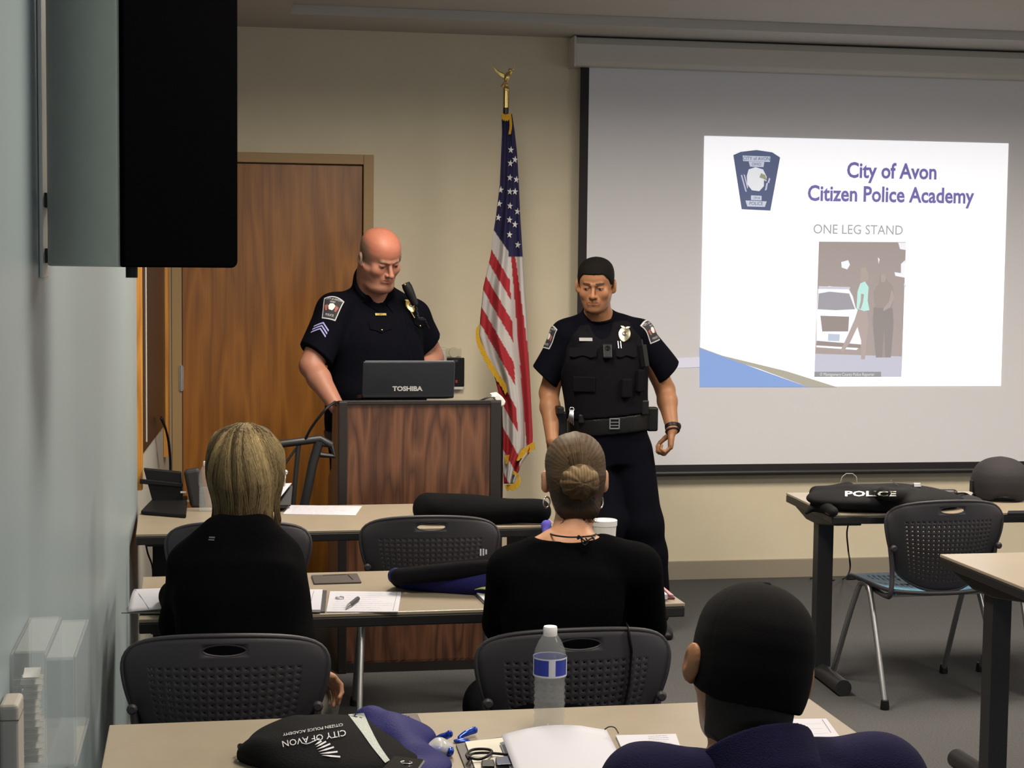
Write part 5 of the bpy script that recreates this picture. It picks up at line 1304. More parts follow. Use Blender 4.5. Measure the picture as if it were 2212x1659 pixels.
# ================================================================ flag on its pole
FY = 8.28
fl = thing('flag_stand', 'furled American flag with gold fringe on a pole topped by a brass eagle', 'flag', (at(1090, 900, Y=FY).x-.02, FY, 0))
px0 = at(1095, 240, Y=FY).x-.005; pxb = at(1080, 1000, Y=FY).x
ztop = at(1092, 190, Y=FY).z
pb = Vector((pxb, FY, .05)); pt = Vector((px0, FY, ztop)); dv = (pt-pb)
zz = lambda z: pb+dv*((z-.05)/(ztop-.05))
MB().tube([pb, zz(at(1092, 233, Y=FY).z)], .014, 12).build('pole', mat('dark brown varnished pole', (.020, .010, .008), .35), fl, world=True, smooth='auto')
MB().tube([zz(at(1092, 233, Y=FY).z), zz(at(1092, 196, Y=FY).z)], .0155, 14).build('pole_tip', M_brass, fl, world=True, smooth='auto')
MB().lathe([(.15, 0), (.152, .02), (.13, .04), (.05, .055), (.028, .09), (.024, .16), (.0001, .165)], 28, (pxb, FY, 0)).build('base', mat('dark brass base', (.25, .17, .05), .4, metal=.9), fl, world=True, smooth='auto')
ec = zz(at(1092, 193, Y=FY).z)
eg = MB(); eg.ball(ec, .017, 14); eg.ball(ec+Vector((0, 0, .022)), .010, 10)
eg.ball(ec+Vector((.004, 0, .060)), .019, 14, (.75, .8, 1.5), Matrix.Rotation(.35, 3, 'Y')); eg.ball(ec+Vector((.018, -.006, .093)), .010, 10); eg.tube([ec+Vector((.024, -.010, .092)), ec+Vector((.036, -.012, .086))], [.005, .001], 6)
eg.tube([ec+Vector((-.004, .0, .045)), ec+Vector((-.018, .006, .020)), ec+Vector((-.026, .008, .012))], [.008, .012, .006], 8, flat=.3)
E_ = eg.build('eagle_finial', M_brass, fl, world=True, smooth='auto')
wg = MB()
def wing(s, tipx, tipz):
    def fn(u, v):
        r = ec+Vector((s*.006, 0, .066)); t = ec+Vector((tipx, .012, tipz)); p = r+(t-r)*u; wv = (.030*(1-u)**.6+.006)*(v-.35)
        p = p+Vector((wv*.35*s*-1, .006*math.sin(u*3), -wv-.010*math.sin(u*PI))); return tuple(p)
    wg.sheet(10, 5, fn)
wing(-1, -.078, .128); wing(1, .052, .134)
wg.build('eagle_wing', M_brass, E_, world=True, smooth=True, solid=.004)
# cloth: rows from top to hem, outline from the photograph, pleats of real depth
rows = [(246, 1084, 1106), (285, 1085, 1112), (330, 1083, 1117), (400, 1080, 1121), (470, 1071, 1124), (500, 1066, 1126), (550, 1060, 1129), (620, 1044, 1133), (690, 1037, 1138), (725, 1035, 1140), (770, 1048, 1142), (820, 1070, 1145), (880, 1084, 1148), (940, 1086, 1151), (970, 1086, 1150), (1000, 1086, 1128), (1040, 1088, 1112)]
ry = [r[0] for r in rows]; rl = [r[1] for r in rows]; rr_ = [r[2] for r in rows]
M_fc = {}
def flagmat():
    m = mat('flag cloth', (.5, .5, .5), .75, attr=True, bump=.15, bscale=300, spec=.25, sheen=0); return m
def fpt(u, py, lay=0):
    pl_ = float(np.interp(py, ry, rl)); pr_ = float(np.interp(py, ry, rr_)); px = pl_+(pr_-pl_)*u
    w_ = np.clip((py-246)/400, .25, 1); dep = .030*w_*math.sin(u*PI*3.3+.5+.4*math.sin(py*.006))+.016*w_*math.sin(u*PI*7+py*.004)
    env = math.sin(u*PI)**.5 if 0 < u < 1 else 0
    return at(px, py, Y=FY-.025+dep*env*1.0-.035*env*w_+lay)
blue = np.array([.018, .016, .060]); red = np.array([.33, .022, .032]); wht = np.array([.48, .46, .46])
def fcol(px, py):
    # union with a slanting lower edge, then stripes falling to the right; a second fold of stripes on the right side
    seam = 1098+(py-540)*.052 if py > 470 else 9999
    left = px < seam
    if left:
        edge = 497+(px-1066)*1.42
        if py < edge: return blue
        k = (py-530-(px-1056)*1.66)/(38+(py-530)*.012)
        return wht if k < 0 or int(math.floor(k)) % 2 == 1 else red
    if py < 556: return blue
    t = (px-seam)-(py-556)*.0; u = (px-1098)-(py-556)*.120
    k = (px-(1104+(py-556)*.083)); wd = 8+(py-556)*.048
    if k < 0: return wht if k > -wd*1.2 else red
    return red if k < wd*1.15 else wht
NR, NC = 260, 44; vs, cs, fs = [], [], []
for i in range(NR+1):
    py = 246+(1045-246)*i/NR
    for j in range(NC+1):
        u = j/NC; p = fpt(u, py); vs.append(tuple(p)); pl_ = float(np.interp(py, ry, rl)); pr_ = float(np.interp(py, ry, rr_)); cs.append(fcol(pl_+(pr_-pl_)*u, py))
for i in range(NR):
    for j in range(NC): a = i*(NC+1)+j; fs.append((a, a+1, a+NC+2, a+NC+1))
me = bpy.data.meshes.new('flag_cloth'); Mi = pmat(fl).inverted(); me.from_pydata([tuple(Mi@Vector(v)) for v in vs], [], fs); me.update(); me.materials.append(flagmat())
me.polygons.foreach_set('use_smooth', [True]*len(me.polygons)); ca = me.color_attributes.new('Col', 'FLOAT_COLOR', 'POINT'); ca.data.foreach_set('color', np.concatenate([np.array(cs), np.ones((len(cs), 1))], 1).ravel().astype(np.float32))
fo = put('flag_cloth', me, fl); k_ = fo.modifiers.new('solid', 'SOLIDIFY'); k_.thickness = .003; k_.offset = 1
def fsurf(px, py, lift=.004):
    pl_ = float(np.interp(py, ry, rl)); pr_ = float(np.interp(py, ry, rr_)); u = (px-pl_)/(pr_-pl_); p = fpt(min(1, max(0, u)), py); return p+Vector((0, -lift, 0))
stars = [(1103, 324), (1112, 345), (1102, 353), (1101, 384), (1115, 388), (1081, 410), (1101, 414), (1112, 414), (1078, 440), (1101, 445), (1117, 457), (1076, 470), (1100, 475), (1112, 485), (1100, 507), (1118, 529)]
sm = mat('white flag stars', (.62, .62, .64), .7)
for (sx_, sy_) in stars:
    pts = []
    for q in range(10):
        r_ = 8.2 if q % 2 == 0 else 3.4; a = -PI/2+q*PI/5+.12; pts.append(fsurf(sx_+r_*.82*math.cos(a), sy_+r_*math.sin(a), .008))
    cpt = fsurf(sx_, sy_, .008); MB().add([cpt]+pts, [(0, 1+(q+1) % 10, 1+q) for q in range(10)]).build('star', sm, fo, world=True)
fm = mat('gold fringe', (.62, .36, .02), .8, noise=.25, nscale=200, bump=.6, bscale=400)
def fringe(nm, pts, wpx=9, dirx=-1, diry=.4):
    mb = MB(); P = catmull([(a, b, 0) for a, b in pts], 8); n = len(P)
    A_ = [at(p.x, p.y, Y=FY-.055) for p in P]; B_ = [at(p.x+dirx*wpx, p.y+diry*wpx+2*math.sin(i*1.9), Y=FY-.05) for i, p in enumerate(P)]
    mb.add(A_+B_, [(i, i+1, n+i+1, n+i) for i in range(n-1)])
    return mb.build(nm, fm, fo, world=True, solid=.006)
fringe('fringe', [(1035, 700), (1036, 728), (1050, 762), (1072, 800), (1090, 826), (1098, 842)], 12, -.55, .85)
fringe('fringe', [(1090, 985), (1120, 977), (1140, 962), (1154, 954)], 16, .1, 1)
fringe('fringe', [(1092, 988), (1104, 1012), (1120, 1026), (1112, 1044), (1090, 1048)], 13, .3, .9)
fringe('fringe', [(1084, 243), (1092, 247), (1104, 244)], 14, 0, 1); fringe('fringe', [(1104, 248), (1106, 270), (1103, 290)], 6, -.8, .3)

# ================================================================ on and beside the lectern
LT = 1.128
lap = thing('laptop', 'black laptop standing open on the lectern, lid towards the room', 'laptop', (at(880, 868, Y=6.98).x, 6.98, LT))
a, b = at(783, 780, Y=7.0), at(982, 780, Y=7.0); zt_ = a.z; xa, xb = a.x, b.x; yb_ = 6.98
M_lap = mat('glossy black laptop lid', (.005, .005, .006), .25, coat=.2)
ld = MB(); ty = .045
ld.add([(xa-.004, yb_, LT+.002), (xb-.004, yb_, LT+.002), (xb, yb_-ty*.0+.0, zt_), (xa, yb_, zt_), (xa-.004, yb_+.014, LT+.002), (xb-.004, yb_+.014, LT+.002), (xb, yb_+.014, zt_), (xa, yb_+.014, zt_)], [(0, 1, 2, 3), (5, 4, 7, 6), (0, 4, 5, 1), (3, 2, 6, 7), (0, 3, 7, 4), (1, 5, 6, 2)])
lid = ld.build('lid', M_lap, lap, world=True, bevel=.005)
MB().add([(xa-.004, yb_+.016, LT-.001), (xb-.004, yb_+.016, LT-.001), (xb-.004, yb_+.26, LT-.024), (xa-.004, yb_+.26, LT-.024), (xa-.004, yb_+.016, LT+.016), (xb-.004, yb_+.016, LT+.016), (xb-.004, yb_+.26, LT-.007), (xa-.004, yb_+.26, LT-.007)], [(3, 2, 1, 0), (4, 5, 6, 7), (0, 1, 5, 4), (2, 3, 7, 6), (0, 4, 7, 3), (1, 2, 6, 5)]).build('keyboard_base', M_black, lap, world=True, bevel=.003)
p = at(880, 840, Y=yb_-.001); mb = MB(); lettering(mb, 'TOSHIBA', .026, p, (1, 0, 0), (0, 0, 1), .0008, sx=1.16, weight=.0012); mb.build('brand_lettering', mat('silver print', (.45, .44, .42), .35, metal=.5), lid, world=True)
MB().bb(xa+.01, xb-.006, yb_-.001, yb_+.015, zt_, zt_+.0025).build('lid_trim', M_chrome, lid, world=True)
lm = thing('reading_lamp', 'white lectern lamp head on a thin silver arm at the right end of the lectern', 'lamp', tuple(at(1062, 868, Y=6.95)))
a, b = at(1036, 866, Y=6.95), at(1060, 856, Y=6.93)
MB().tube([a, b, at(1070, 858, Y=6.92)], .004, 8).build('arm', M_chrome, lm, world=True, smooth=True)
h = [at(x, y, Y=6.92) for x, y in ((1062, 854), (1078, 851), (1086, 858), (1093, 868), (1090, 876), (1076, 882), (1073, 868))]
mb = MB(); n = len(h); mb.add(h+[p+Vector((0, .07, .004)) for p in h], [tuple(range(n)), tuple(range(n, 2*n))[::-1]]+[(i, (i+1) % n, (i+1) % n+n, i+n)[::-1] for i in range(n)]); mb.build('lamp_head', M_white, lm, world=True, bevel=.006, seg=3)
# black tubular stand left of the lectern
st = thing('equipment_stand', 'black tubular metal stand between the blonde woman and the lectern', 'stand', tuple(at(650, 1100, Y=6.75)[0:2])+(0,))
SYs = 6.85
P2 = lambda x, y, Y=SYs: at(x, y, Y=Y)
MB().tube([P2(560, 958), P2(600, 960), P2(692, 948), P2(716, 962)], .016, 12).build('top_rail', M_blackm, st, world=True, smooth='auto')
MB().tube([P2(690, 953), P2(676, 1000), P2(664, 1060), P2(655, 1100), P2(640, 1300)], .019, 12).build('leg', M_blackm, st, world=True, smooth='auto')
MB().tube([P2(645, 962), P2(640, 1010), P2(634, 1080), P2(630, 1300)], .010, 10).build('leg', M_blackm, st, world=True, smooth='auto')
MB().tube([P2(640, 968), P2(612, 1008), P2(596, 1030)], .005, 8).build('brace', M_blackm, st, world=True, smooth='auto')
MB().tube([P2(690, 958), P2(716, 962), P2(722, 985), P2(692, 982)], .012, 8).build('clamp', M_blackm, st, world=True, smooth='auto')
q = at(640, 1300, Y=SYs); MB().bb(q.x-.16, q.x+.12, SYs-.20, SYs+.20, 0, .03).build('foot', M_blackm, st, world=True, bevel=.01)
MB().tube([P2(640, 1300), (P2(640, 1300).x, SYs, .02)], .019, 12).build('lower_leg', M_blackm, st, world=True, smooth='auto')
tag(MB().tube(catmull([P2(724, 868, 6.84), P2(706, 882, 6.80), P2(690, 900, 6.80), P2(672, 925, 6.82), P2(660, 948, 6.84)], 8), .0055, 8).build('black_cable', M_black, None, smooth=True), 'black cable drooping from the lectern top to the stand', 'cable')

# ================================================================ on the front table
def surf(px, py, dz=0, z=TH_): return at(px, py, Z=z+dz)
def sheetq(name, quad, m, label, cat, z=.0015, group=None, thick=.0012, parent=None, tb=TH_):
    """a sheet of paper lying on a table, corners given where they are seen"""
    q = [at(x, y, Z=tb+z) for x, y in quad]; mb = MB(); n = len(q)
    if (q[1]-q[0]).cross(q[2]-q[0]).z < 0: q = q[::-1]
    mb.add(q+[p-Vector((0, 0, thick)) for p in q], [tuple(range(n)), tuple(range(n, 2*n))[::-1]]+[(i, i+n, (i+1) % n+n, (i+1) % n) for i in range(n)])
    o = mb.build(name, m, parent, world=True)
    if not parent: tag(o, label, cat, group)
    return o
M_pap = mat('white paper', (.46, .46, .52), .85)
M_ink = mat('grey printing ink', (.25, .25, .30), .8)
def print_lines(parent, quad, n, m=M_ink, z=.0022, frac=(.08, .92), th=.0016, seed=1, words_=True):
    """printed lines on a sheet: quad seen as (far-left, far-right, near-right, near-left)"""
    A_, B_, C_, D_ = [at(x, y, Z=TH_+z) for x, y in quad]; r_ = random.Random(seed); mb = MB()
    for i in range(n):
        v = (i+1)/(n+1); L = A_+(D_-A_)*v; R_ = B_+(C_-B_)*v; e = frac[0]; end = frac[1]-r_.random()*.25
        dn = (D_-A_).normalized()*th; 
        while e < end:
            w_ = r_.uniform(.03, .10) if words_ else end-e; a = L+(R_-L)*e; b = L+(R_-L)*min(end, e+w_); mb.add([a, b, b+dn, a+dn], [(0, 3, 2, 1)]); e += w_+.018
    return mb.build('printed_lines', m, parent, world=True)
s1 = sheetq('paper_sheet', [(624, 1091), (782, 1093), (768, 1113), (612, 1110)], M_pap, 'white printed sheet lying on the front table before the lectern', 'paper')
print_lines(s1, [(624, 1091), (782, 1093), (768, 1113), (612, 1110)], 8)
ph_ = thing('desk_phone', 'black desk phone with a tilted display at the left end of the front table', 'telephone', tuple(surf(370, 1100)))
def hexa(mb, bot, top): mb.add(bot+top, [(3, 2, 1, 0), (4, 5, 6, 7), (0, 1, 5, 4), (1, 2, 6, 5), (2, 3, 7, 6), (3, 0, 4, 7)]); return mb
fl_, fr_, nr_, nl_ = surf(335, 1088), surf(405, 1088), surf(402, 1120), surf(304, 1112)
U = Vector((0, 0, 1))
hexa(MB(), [nl_+U*.001, nr_+U*.001, fr_+U*.001, fl_+U*.001], [nl_+U*.016, nr_+U*.016, fr_+U*.032, fl_+U*.032]).build('base', M_black, ph_, world=True, bevel=.004)
Yp = (fl_.y+nl_.y)/2+.05
T_ = lambda x, y, dy=0: at(x, y, Y=Yp+dy)
hexa(MB(), [T_(330, 1085), T_(395, 1088), T_(395, 1088, .03), T_(330, 1085, .03)], [T_(310, 1012), T_(392, 1020), T_(392, 1018, .03), T_(310, 1010, .03)]).build('display_panel', M_black, ph_, world=True, bevel=.004)
hexa(MB(), [T_(302, 1045, -.012), T_(395, 1053, -.012), T_(395, 1053, .005), T_(302, 1045, .005)], [T_(302, 1034, -.012), T_(395, 1044, -.012), T_(395, 1044, .005), T_(302, 1034, .005)]).build('panel_ledge', M_black, ph_, world=True, bevel=.003)
for (x, y, w_) in ((396, 1063, .022), (411, 1064, .010), (406, 1082, .013)):
    MB().box(T_(x, y, -.012), (w_, .003, .007)).build('key_label', M_white, ph_, world=True)
hexa(MB(), [T_(412, 1098, -.03), T_(447, 1100, -.03), T_(447, 1100, .05), T_(412, 1098, .05)], [T_(396, 1016, -.03), T_(432, 1010, -.03), T_(432, 1008, .05), T_(396, 1014, .05)]).build('handset', mat('dark grey handset plastic', (.022, .02, .022), .5), ph_, world=True, bevel=.015, seg=3)
MB().tube(catmull([T_(330, 1100, .10), T_(312, 1140, .1), T_(318, 1190, .1), T_(330, 1230, .1), T_(328, 1300, .1)], 8), .004, 6).build('cord', M_black, ph_, world=True, smooth=True)
M_bw = mat('clear bottle plastic', (.62, .65, .66), .06, alpha=.14, spec=1.0)
M_wat = mat('water', (.55, .60, .62), .04, alpha=.12, spec=.8)
def bottle(name, label, base, H, full, lab=True):
    t = thing(name, label, 'bottle', tuple(base), 0, 'water bottles on the tables'); k = H/.205
    pr = [(.0001, .006), (.020, .002), (.029, .001), (.0315, .008), (.0300, .020)]
    for i in range(6): z = .024+i*.013; pr += [(.0318, z+.004), (.0292, z+.010)]
    pr += [(.0315, .105), (.0325, .112), (.0325, .145), (.0315, .152), (.0290, .162), (.0225, .177), (.0145, .189), (.0118, .193), (.0118, .2)]
    b = MB().lathe([(r*k, z*k) for r, z in pr], 28, caps=False).build('shell', M_bw, t, smooth=True)
    if full: 
        wl = [(max(.0002, r-.0014), z) for r, z in pr if z < full]; wl.append((wl[-1][0], full)); wl.append((.0002, full))
        MB().lathe([(r*k, z*k) for r, z in wl], 28, caps=False).build('water', M_wat, t, smooth=True)
    MB().lathe([(.0132*k, .188*k), (.0138*k, .190*k), (.0138*k, .203*k), (.0128*k, .206*k), (.0001, .206*k)], 24).build('cap', mat('white bottle cap', (.72, .72, .72), .4), t, smooth='auto')
    if lab:
        L1 = MB().lathe([(.0331*k, .112*k), (.0331*k, .146*k)], 32, caps=False); o = L1.build('label', mat('blue bottle label', (.015, .035, .32), .4), t, smooth=True)
        w = MB()
        for a0, a1 in ((4.45, 4.85), (5.75, 6.0), (3.2, 3.35)):
            for i in range(5): aa = a0+(a1-a0)*i/5; ab = a0+(a1-a0)*(i+1)/5; w.add([(.0335*k*math.cos(q), .0335*k*math.sin(q), z*k) for q, z in ((aa, .112), (ab, .112), (ab, .146), (aa, .146))], [(0, 1, 2, 3)])
        w.lathe([(.0334*k, .110*k), (.0334*k, .1135*k)], 32, caps=False); w.lathe([(.0334*k, .1445*k), (.0334*k, .1475*k)], 32, caps=False)
        w.build('label_bands', mat('white label print', (.55, .58, .66), .5), o)
    return t
bottle('water_bottle', 'clear half-full water bottle with blue label on the nearest table', surf(1186, 1576), .215, .128)
bottle('water_bottle', 'small water bottle with white cap just behind the desk phone', Vector((at(446, 1000, Y=6.5).x, 6.5, TH_)), .19, .10, False)
# padded black case with a carrying loop
cs_ = thing('padded_case', 'long black padded case with a strap and ring lying on the front table', 'case', tuple(surf(1030, 1105)))
F = Field(); a = surf(925, 1098, .055); b = surf(1165, 1105, .045)
F.add(cone(a, b, .058, .044), .01); F.add(ell((a+b)/2+Vector((0, .02, -.01)), (.20, .07, .045)), .04); F.add(cone(a+Vector((-.01, -.02, -.02)), a+Vector((.02, -.03, .0)), .036, .042), .03)
F.cut((0, 0, TH_+.002), (0, 0, -1)); F.warp(wob(.003, 20, 71))
skin_obj('case_body', F, .006, mat('black padded nylon', (.003, .003, .0038), .85, bump=.4, bscale=500, spec=.1), cs_, smooth_it=2)
hexa(MB(), [surf(893, 1116, .002), surf(940, 1118, .002), surf(948, 1100, .002), surf(896, 1100, .002)], [surf(893, 1116, .028), surf(940, 1118, .018), surf(948, 1100, .05), surf(896, 1100, .04)]).build('strap_end', M_vest, cs_, world=True, bevel=.006)
c = surf(1176, 1098, .028); MB().tube([c+Vector((.016*math.cos(a_), .006*math.cos(a_), .020*math.sin(a_))) for a_ in [i*PI/10 for i in range(21)]], .003, 6, caps=False).build('ring', M_chrome, cs_, world=True, smooth=True)
MB().tube([surf(1140, 1116, .006), surf(1172, 1113, .008)], .004, 6).build('buckle', M_chrome, cs_, world=True)
bl_ = MB(); F = Field(); a = at(1180, 1134, Y=5.93); b = at(1178, 1158, Y=5.90)
F.add(cone(a, b, .016, .010), .01); F.add(cone(surf(1185, 1128, .01), a, .010, .015), .01); F.warp(wob(.002, 40, 5))
tag(skin_obj('blue_pouch', F, .004, mat('violet blue cloth', (.05, .04, .30), .8), None), 'small violet blue cloth pouch hanging over the front table edge', 'pouch')

# ================================================================ on the middle table
def grommet(label, quad):
    o = thing('cable_cover', label, 'cable cover', tuple(surf(*quad[3])))
    sheetq('plate', quad, mat('brown grey cover plastic', (.055, .045, .042), .5), None, None, z=.006, thick=.0055, parent=o).modifiers.new('b', 'BEVEL').width = .002
    a, b, c, d = [at(x, y, Z=TH_+.0066) for x, y in quad]
    f = lambda u, v: (a+(b-a)*u)+((d+(c-d)*u)-(a+(b-a)*u))*v
    MB().tube([f(.25, .12), f(.75, .12)], .0012, 4).tube([f(.78, .15), f(.84, .75)], .0012, 4).build('slot', M_black, o, world=True)
    return o
grommet('brown cable cover set in the middle table top', [(672, 1242), (772, 1238), (781, 1256), (678, 1259)])
bd = sheetq('ring_binder', [(566, 1275), (706, 1275), (702, 1321), (560, 1322)], mat('dark binder cover', (.03, .03, .035), .5), 'dark ring binder under white pages beside the blonde woman', 'binder', z=.004, thick=.0035)
sheetq('page', [(566, 1273), (697, 1273), (692, 1317), (560, 1317)], M_pap, None, None, z=.012, thick=.007, parent=bd)
MB().tube([at(678, 1276, Z=TH_+.0125), at(668, 1314, Z=TH_+.0125)], .0008, 4).build('margin_line', M_ink, bd, world=True)
sp2 = [(713, 1277), (867, 1278), (860, 1321), (705, 1321)]
pg = sheetq('paper_sheet', sp2, M_pap, 'white form with a ring and pen on it, middle table', 'paper', z=.0030, thick=.002)
print_lines(pg, sp2, 9, mat('faint ink', (.45, .45, .50), .8), z=.0034, seed=5)
MB().tube([at(858, 1280, Z=TH_+.0032), at(849, 1319, Z=TH_+.0032)], .0008, 4).build('margin_line', M_ink, pg, world=True)
pn = thing('pen', 'silver and black pen on the white form of the middle table', 'pen', tuple(surf(760, 1300, .004)))
a, b = surf(747, 1314, .008), surf(773, 1293, .010)
MB().tube([a+(b-a)*.3, b], .0065, 10).build('barrel', mat('black pen rubber', (.03, .03, .035), .5), pn, world=True, smooth='auto')
MB().tube([a, a+(b-a)*.3], [.0015, .0062], 10).build('tip', M_chrome, pn, world=True, smooth='auto')
c = surf(734, 1291, .0055); tag(MB().tube([c+Vector((.011*math.cos(q), .016*math.sin(q), 0)) for q in [i*PI/10 for i in range(21)]], .0016, 6, caps=False).build('ring', M_chrome, None, smooth=True), 'thin silver ring lying on the white form', 'ring')
# folder of papers hanging over the left end
fd = thing('paper_folder', 'open dark folder with white papers at the left end of the middle table', 'folder', tuple(surf(340, 1310)))
ql = [(262, 1323), (300, 1290), (470, 1290), (470, 1323)]
sheetq('cover', ql, mat('grey translucent folder plastic', (.16, .17, .17), .25), None, None, z=.008, thick=.003, parent=fd)
def curled(u, v):
    p0 = at(290, 1273, Z=TH_+.030); p1 = at(372, 1270, Z=TH_+.034); p2 = at(385, 1312, Z=TH_+.020); p3 = at(276, 1322, Z=TH_+.010)
    a_ = p0+(p1-p0)*u; b_ = p3+(p2-p3)*u; p = a_+(b_-a_)*v; p = p+Vector((0, 0, .012*math.sin(v*PI)*(1-u*.5))); return tuple(p)
mb = MB().sheet(10, 10, curled); mb.build('page', M_pap, fd, world=True, smooth=True, solid=.001)
MB().tube([Vector(curled(.02, .05))+U*.002, Vector(curled(.2, .5))+U*.002, Vector(curled(.42, .98))+U*.002], .0008, 4).build('crease_line', M_ink, fd, world=True)
# blue and black drawstring bag on the middle table
M_blue = mat('royal blue nylon', (.011, .011, .095), .65, bump=.3, bscale=200, spec=.2)
bg = thing('drawstring_bag', 'crumpled blue and black drawstring bag on the middle table beside the bun woman', 'bag', tuple(surf(960, 1250)))
F = Field(); F.add(cone(surf(880, 1250, .030), surf(1075, 1252, .045), .032, .048), .02); F.add(cone(surf(940, 1256, .022), surf(1060, 1258, .030), .026, .038), .03)
F.add(ell(surf(990, 1245, .03), (.10, .09, .035)), .03); F.cut((0, 0, TH_+.002), (0, 0, -1)); F.warp(wob(.0075, 24, 81, (1, 0, .2), .3))
skin_obj('blue_bag_body', F, .0045, M_blue, bg, smooth_it=2)
F = Field(); F.add(cone(surf(862, 1246, .048), surf(1062, 1224, .083), .024, .020), .02); F.add(cone(surf(852, 1245, .040), surf(862, 1256, .018), .022, .018), .02); F.warp(wob(.004, 30, 83, (1, 0, .2), .3))
bk = skin_obj('black_flap', F, .004, M_vest, bg, smooth_it=2)
F = Field(); F.add(ell(surf(858, 1243, .044), (.028, .024, .020)), .01); F.warp(wob(.004, 50, 84)); skin_obj('blue_end', F, .004, M_blue, bg)
bv = bvh_of(bk)
for i in range(3):
    p, n = on(bv, 1038+6*i, 1193-i*.5, 4.9); mb = MB(); obox(mb, p+n*.002, (1, 0, 0), (.18, 0, 1), .0045, .020-.006*(i == 2), .002); mb.build('white_stripe', mat('white print', (.6, .6, .62), .6), bk, world=True)
sheetq('grey_panel', [(868, 1249), (930, 1234), (918, 1244), (892, 1250)], mat('grey mesh cloth', (.22, .22, .22), .8), None, None, z=.045, thick=.004, parent=bg)
MB().tube(catmull([surf(846, 1250, .004), surf(856, 1260, .006), surf(885, 1262, .006), surf(910, 1262, .006)], 6), .004, 6).build('drawcord', M_black, bg, world=True, smooth=True)
# folder with yellow pad left of the bun woman
fy = thing('paper_folder', 'black folder with yellow pad pages left of the bun woman', 'folder', tuple(surf(1050, 1290)))
sheetq('cover', [(1008, 1267), (1100, 1262), (1130, 1311), (1053, 1311)], MATS['dark binder cover'], None, None, z=.004, thick=.0035, parent=fy)
sheetq('page', [(1020, 1270), (1100, 1266), (1128, 1307), (1054, 1305)], M_pap, None, None, z=.010, thick=.005, parent=fy)
M_yel = mat('yellow legal paper', (.50, .55, .12), .8)
def yc(u, v):
    p0 = surf(1010, 1262, .012); p1 = surf(1060, 1256, .030); p2 = surf(1080, 1290, .014); p3 = surf(1016, 1276, .013); a_ = p0+(p1-p0)*u; b_ = p3+(p2-p3)*u
    p = a_+(b_-a_)*v; return tuple(p+U*(.014*math.sin(u*PI*.9)))
MB().sheet(10, 6, yc).build('yellow_page', M_yel, fy, world=True, smooth=True, solid=.002)
for k in range(4):
    a_ = surf(1050, 1275+k, .02); b_ = surf(1090, 1285, .02); q0 = at(1042+k*3, 1246-k*1.0, Y=4.80); q1 = at(1062, 1240, Y=4.80)
    MB().add([a_, b_, q1+Vector((0, .004*k, 0)), q0+Vector((0, .004*k, 0))], [(0, 1, 2, 3)]).build('standing_page', M_pap, fy, world=True, solid=.0008)
# papers to her right
fr2 = thing('paper_folder', 'dark red folder with white papers right of the bun woman', 'folder', tuple(surf(1440, 1290)))
sheetq('cover', [(1380, 1262), (1420, 1262), (1458, 1291), (1380, 1295)], mat('dark red folder', (.12, .02, .03), .5), None, None, z=.005, thick=.004, parent=fr2)
sheetq('page', [(1380, 1258), (1418, 1262), (1442, 1284), (1380, 1290)], M_pap, None, None, z=.020, thick=.014, parent=fr2)
sheetq('pink_page', [(1424, 1262), (1432, 1266), (1456, 1286), (1446, 1284)], mat('pink paper', (.42, .22, .24), .7), None, None, z=.014, thick=.003, parent=fr2)
# foam cup beyond her shoulder
cb = Vector((at(1306, 1150, Y=4.98).x, 4.98, TH_)); cu = thing('foam_cup', 'white foam cup with a lid beside the bun woman', 'cup', tuple(cb)); hh = at(1306, 1122, Y=4.98).z-TH_
MB().lathe([(.0001, 0), (.027, 0), (.036, hh-.014)], 28).build('cup_body', mat('white foam', (.62, .62, .60), .7), cu, smooth='auto')
MB().lathe([(.038, hh-.018), (.0385, hh-.002), (.036, hh), (.034, hh-.004), (.0001, hh-.004)], 28).build('lid', mat('white lid plastic', (.70, .70, .70), .35), cu, smooth='auto')
MB().lathe([(.0283, .012), (.0345, .085)], 28, caps=False).build('sleeve', mat('brown card sleeve', (.18, .14, .09), .8), cu, smooth=True)
# strap over the chair behind the bottle
cb_ = bpy.data.objects['stacking_chair.001']; pts = []
Mx = pmat(cb_)
if True:
    for u_, v_ in ((.76, .02), (.765, .3), (.77, .6), (.77, .85), (.77, 1.0)):
        pts.append(Mx @ Vector(back_pt(u_, v_))+Vector((0, -.011, 0)))
    top = Mx @ Vector(back_pt(.77, 1))+Vector((0, 0, .010)); pts.append(top); pts.append(Mx @ Vector(back_pt(.77, .95))+Vector((0, .014, 0))); pts.append(Mx @ Vector(back_pt(.77, .5))+Vector((0, .014, 0)))
    tag(MB().tube(pts, .0085, 8, flat=.25, up=(1, 0, 0)).build('bag_strap', M_black, None, smooth=True), 'black strap slung over the chair back behind the water bottle', 'strap')
# ================================================================ on the nearest table
grommet('brown cable cover set in the nearest table top beside the black and blue bag', [(800, 1545), (902, 1541), (919, 1577), (820, 1583)])
bg = thing('drawstring_bag', 'black and blue drawstring bag printed CITY OF AVON on the nearest table', 'bag', tuple(surf(730, 1620)))
F = Field(); fr = Fr(surf(720, 1625), (0, 1, 0))
bc = [surf(560, 1625, .020), surf(640, 1590, .030), surf(760, 1580, .036), surf(850, 1610, .030)]
F.add(cone(bc[0], bc[1], .022, .036), .03); F.add(ell((bc[1]+bc[2])/2+Vector((.0, -.03, -.01)), (.15, .14, .045)), .04); F.add(ell(surf(760, 1640, .012), (.16, .13, .040)), .04)
F.add(cone(surf(528, 1632, .012), surf(580, 1632, .02), .012, .024), .03); F.cut((0, 0, TH_+.0015), (0, 0, -1)); F.warp(wob(.0032, 22, 91, (1, .3, 0), .4))
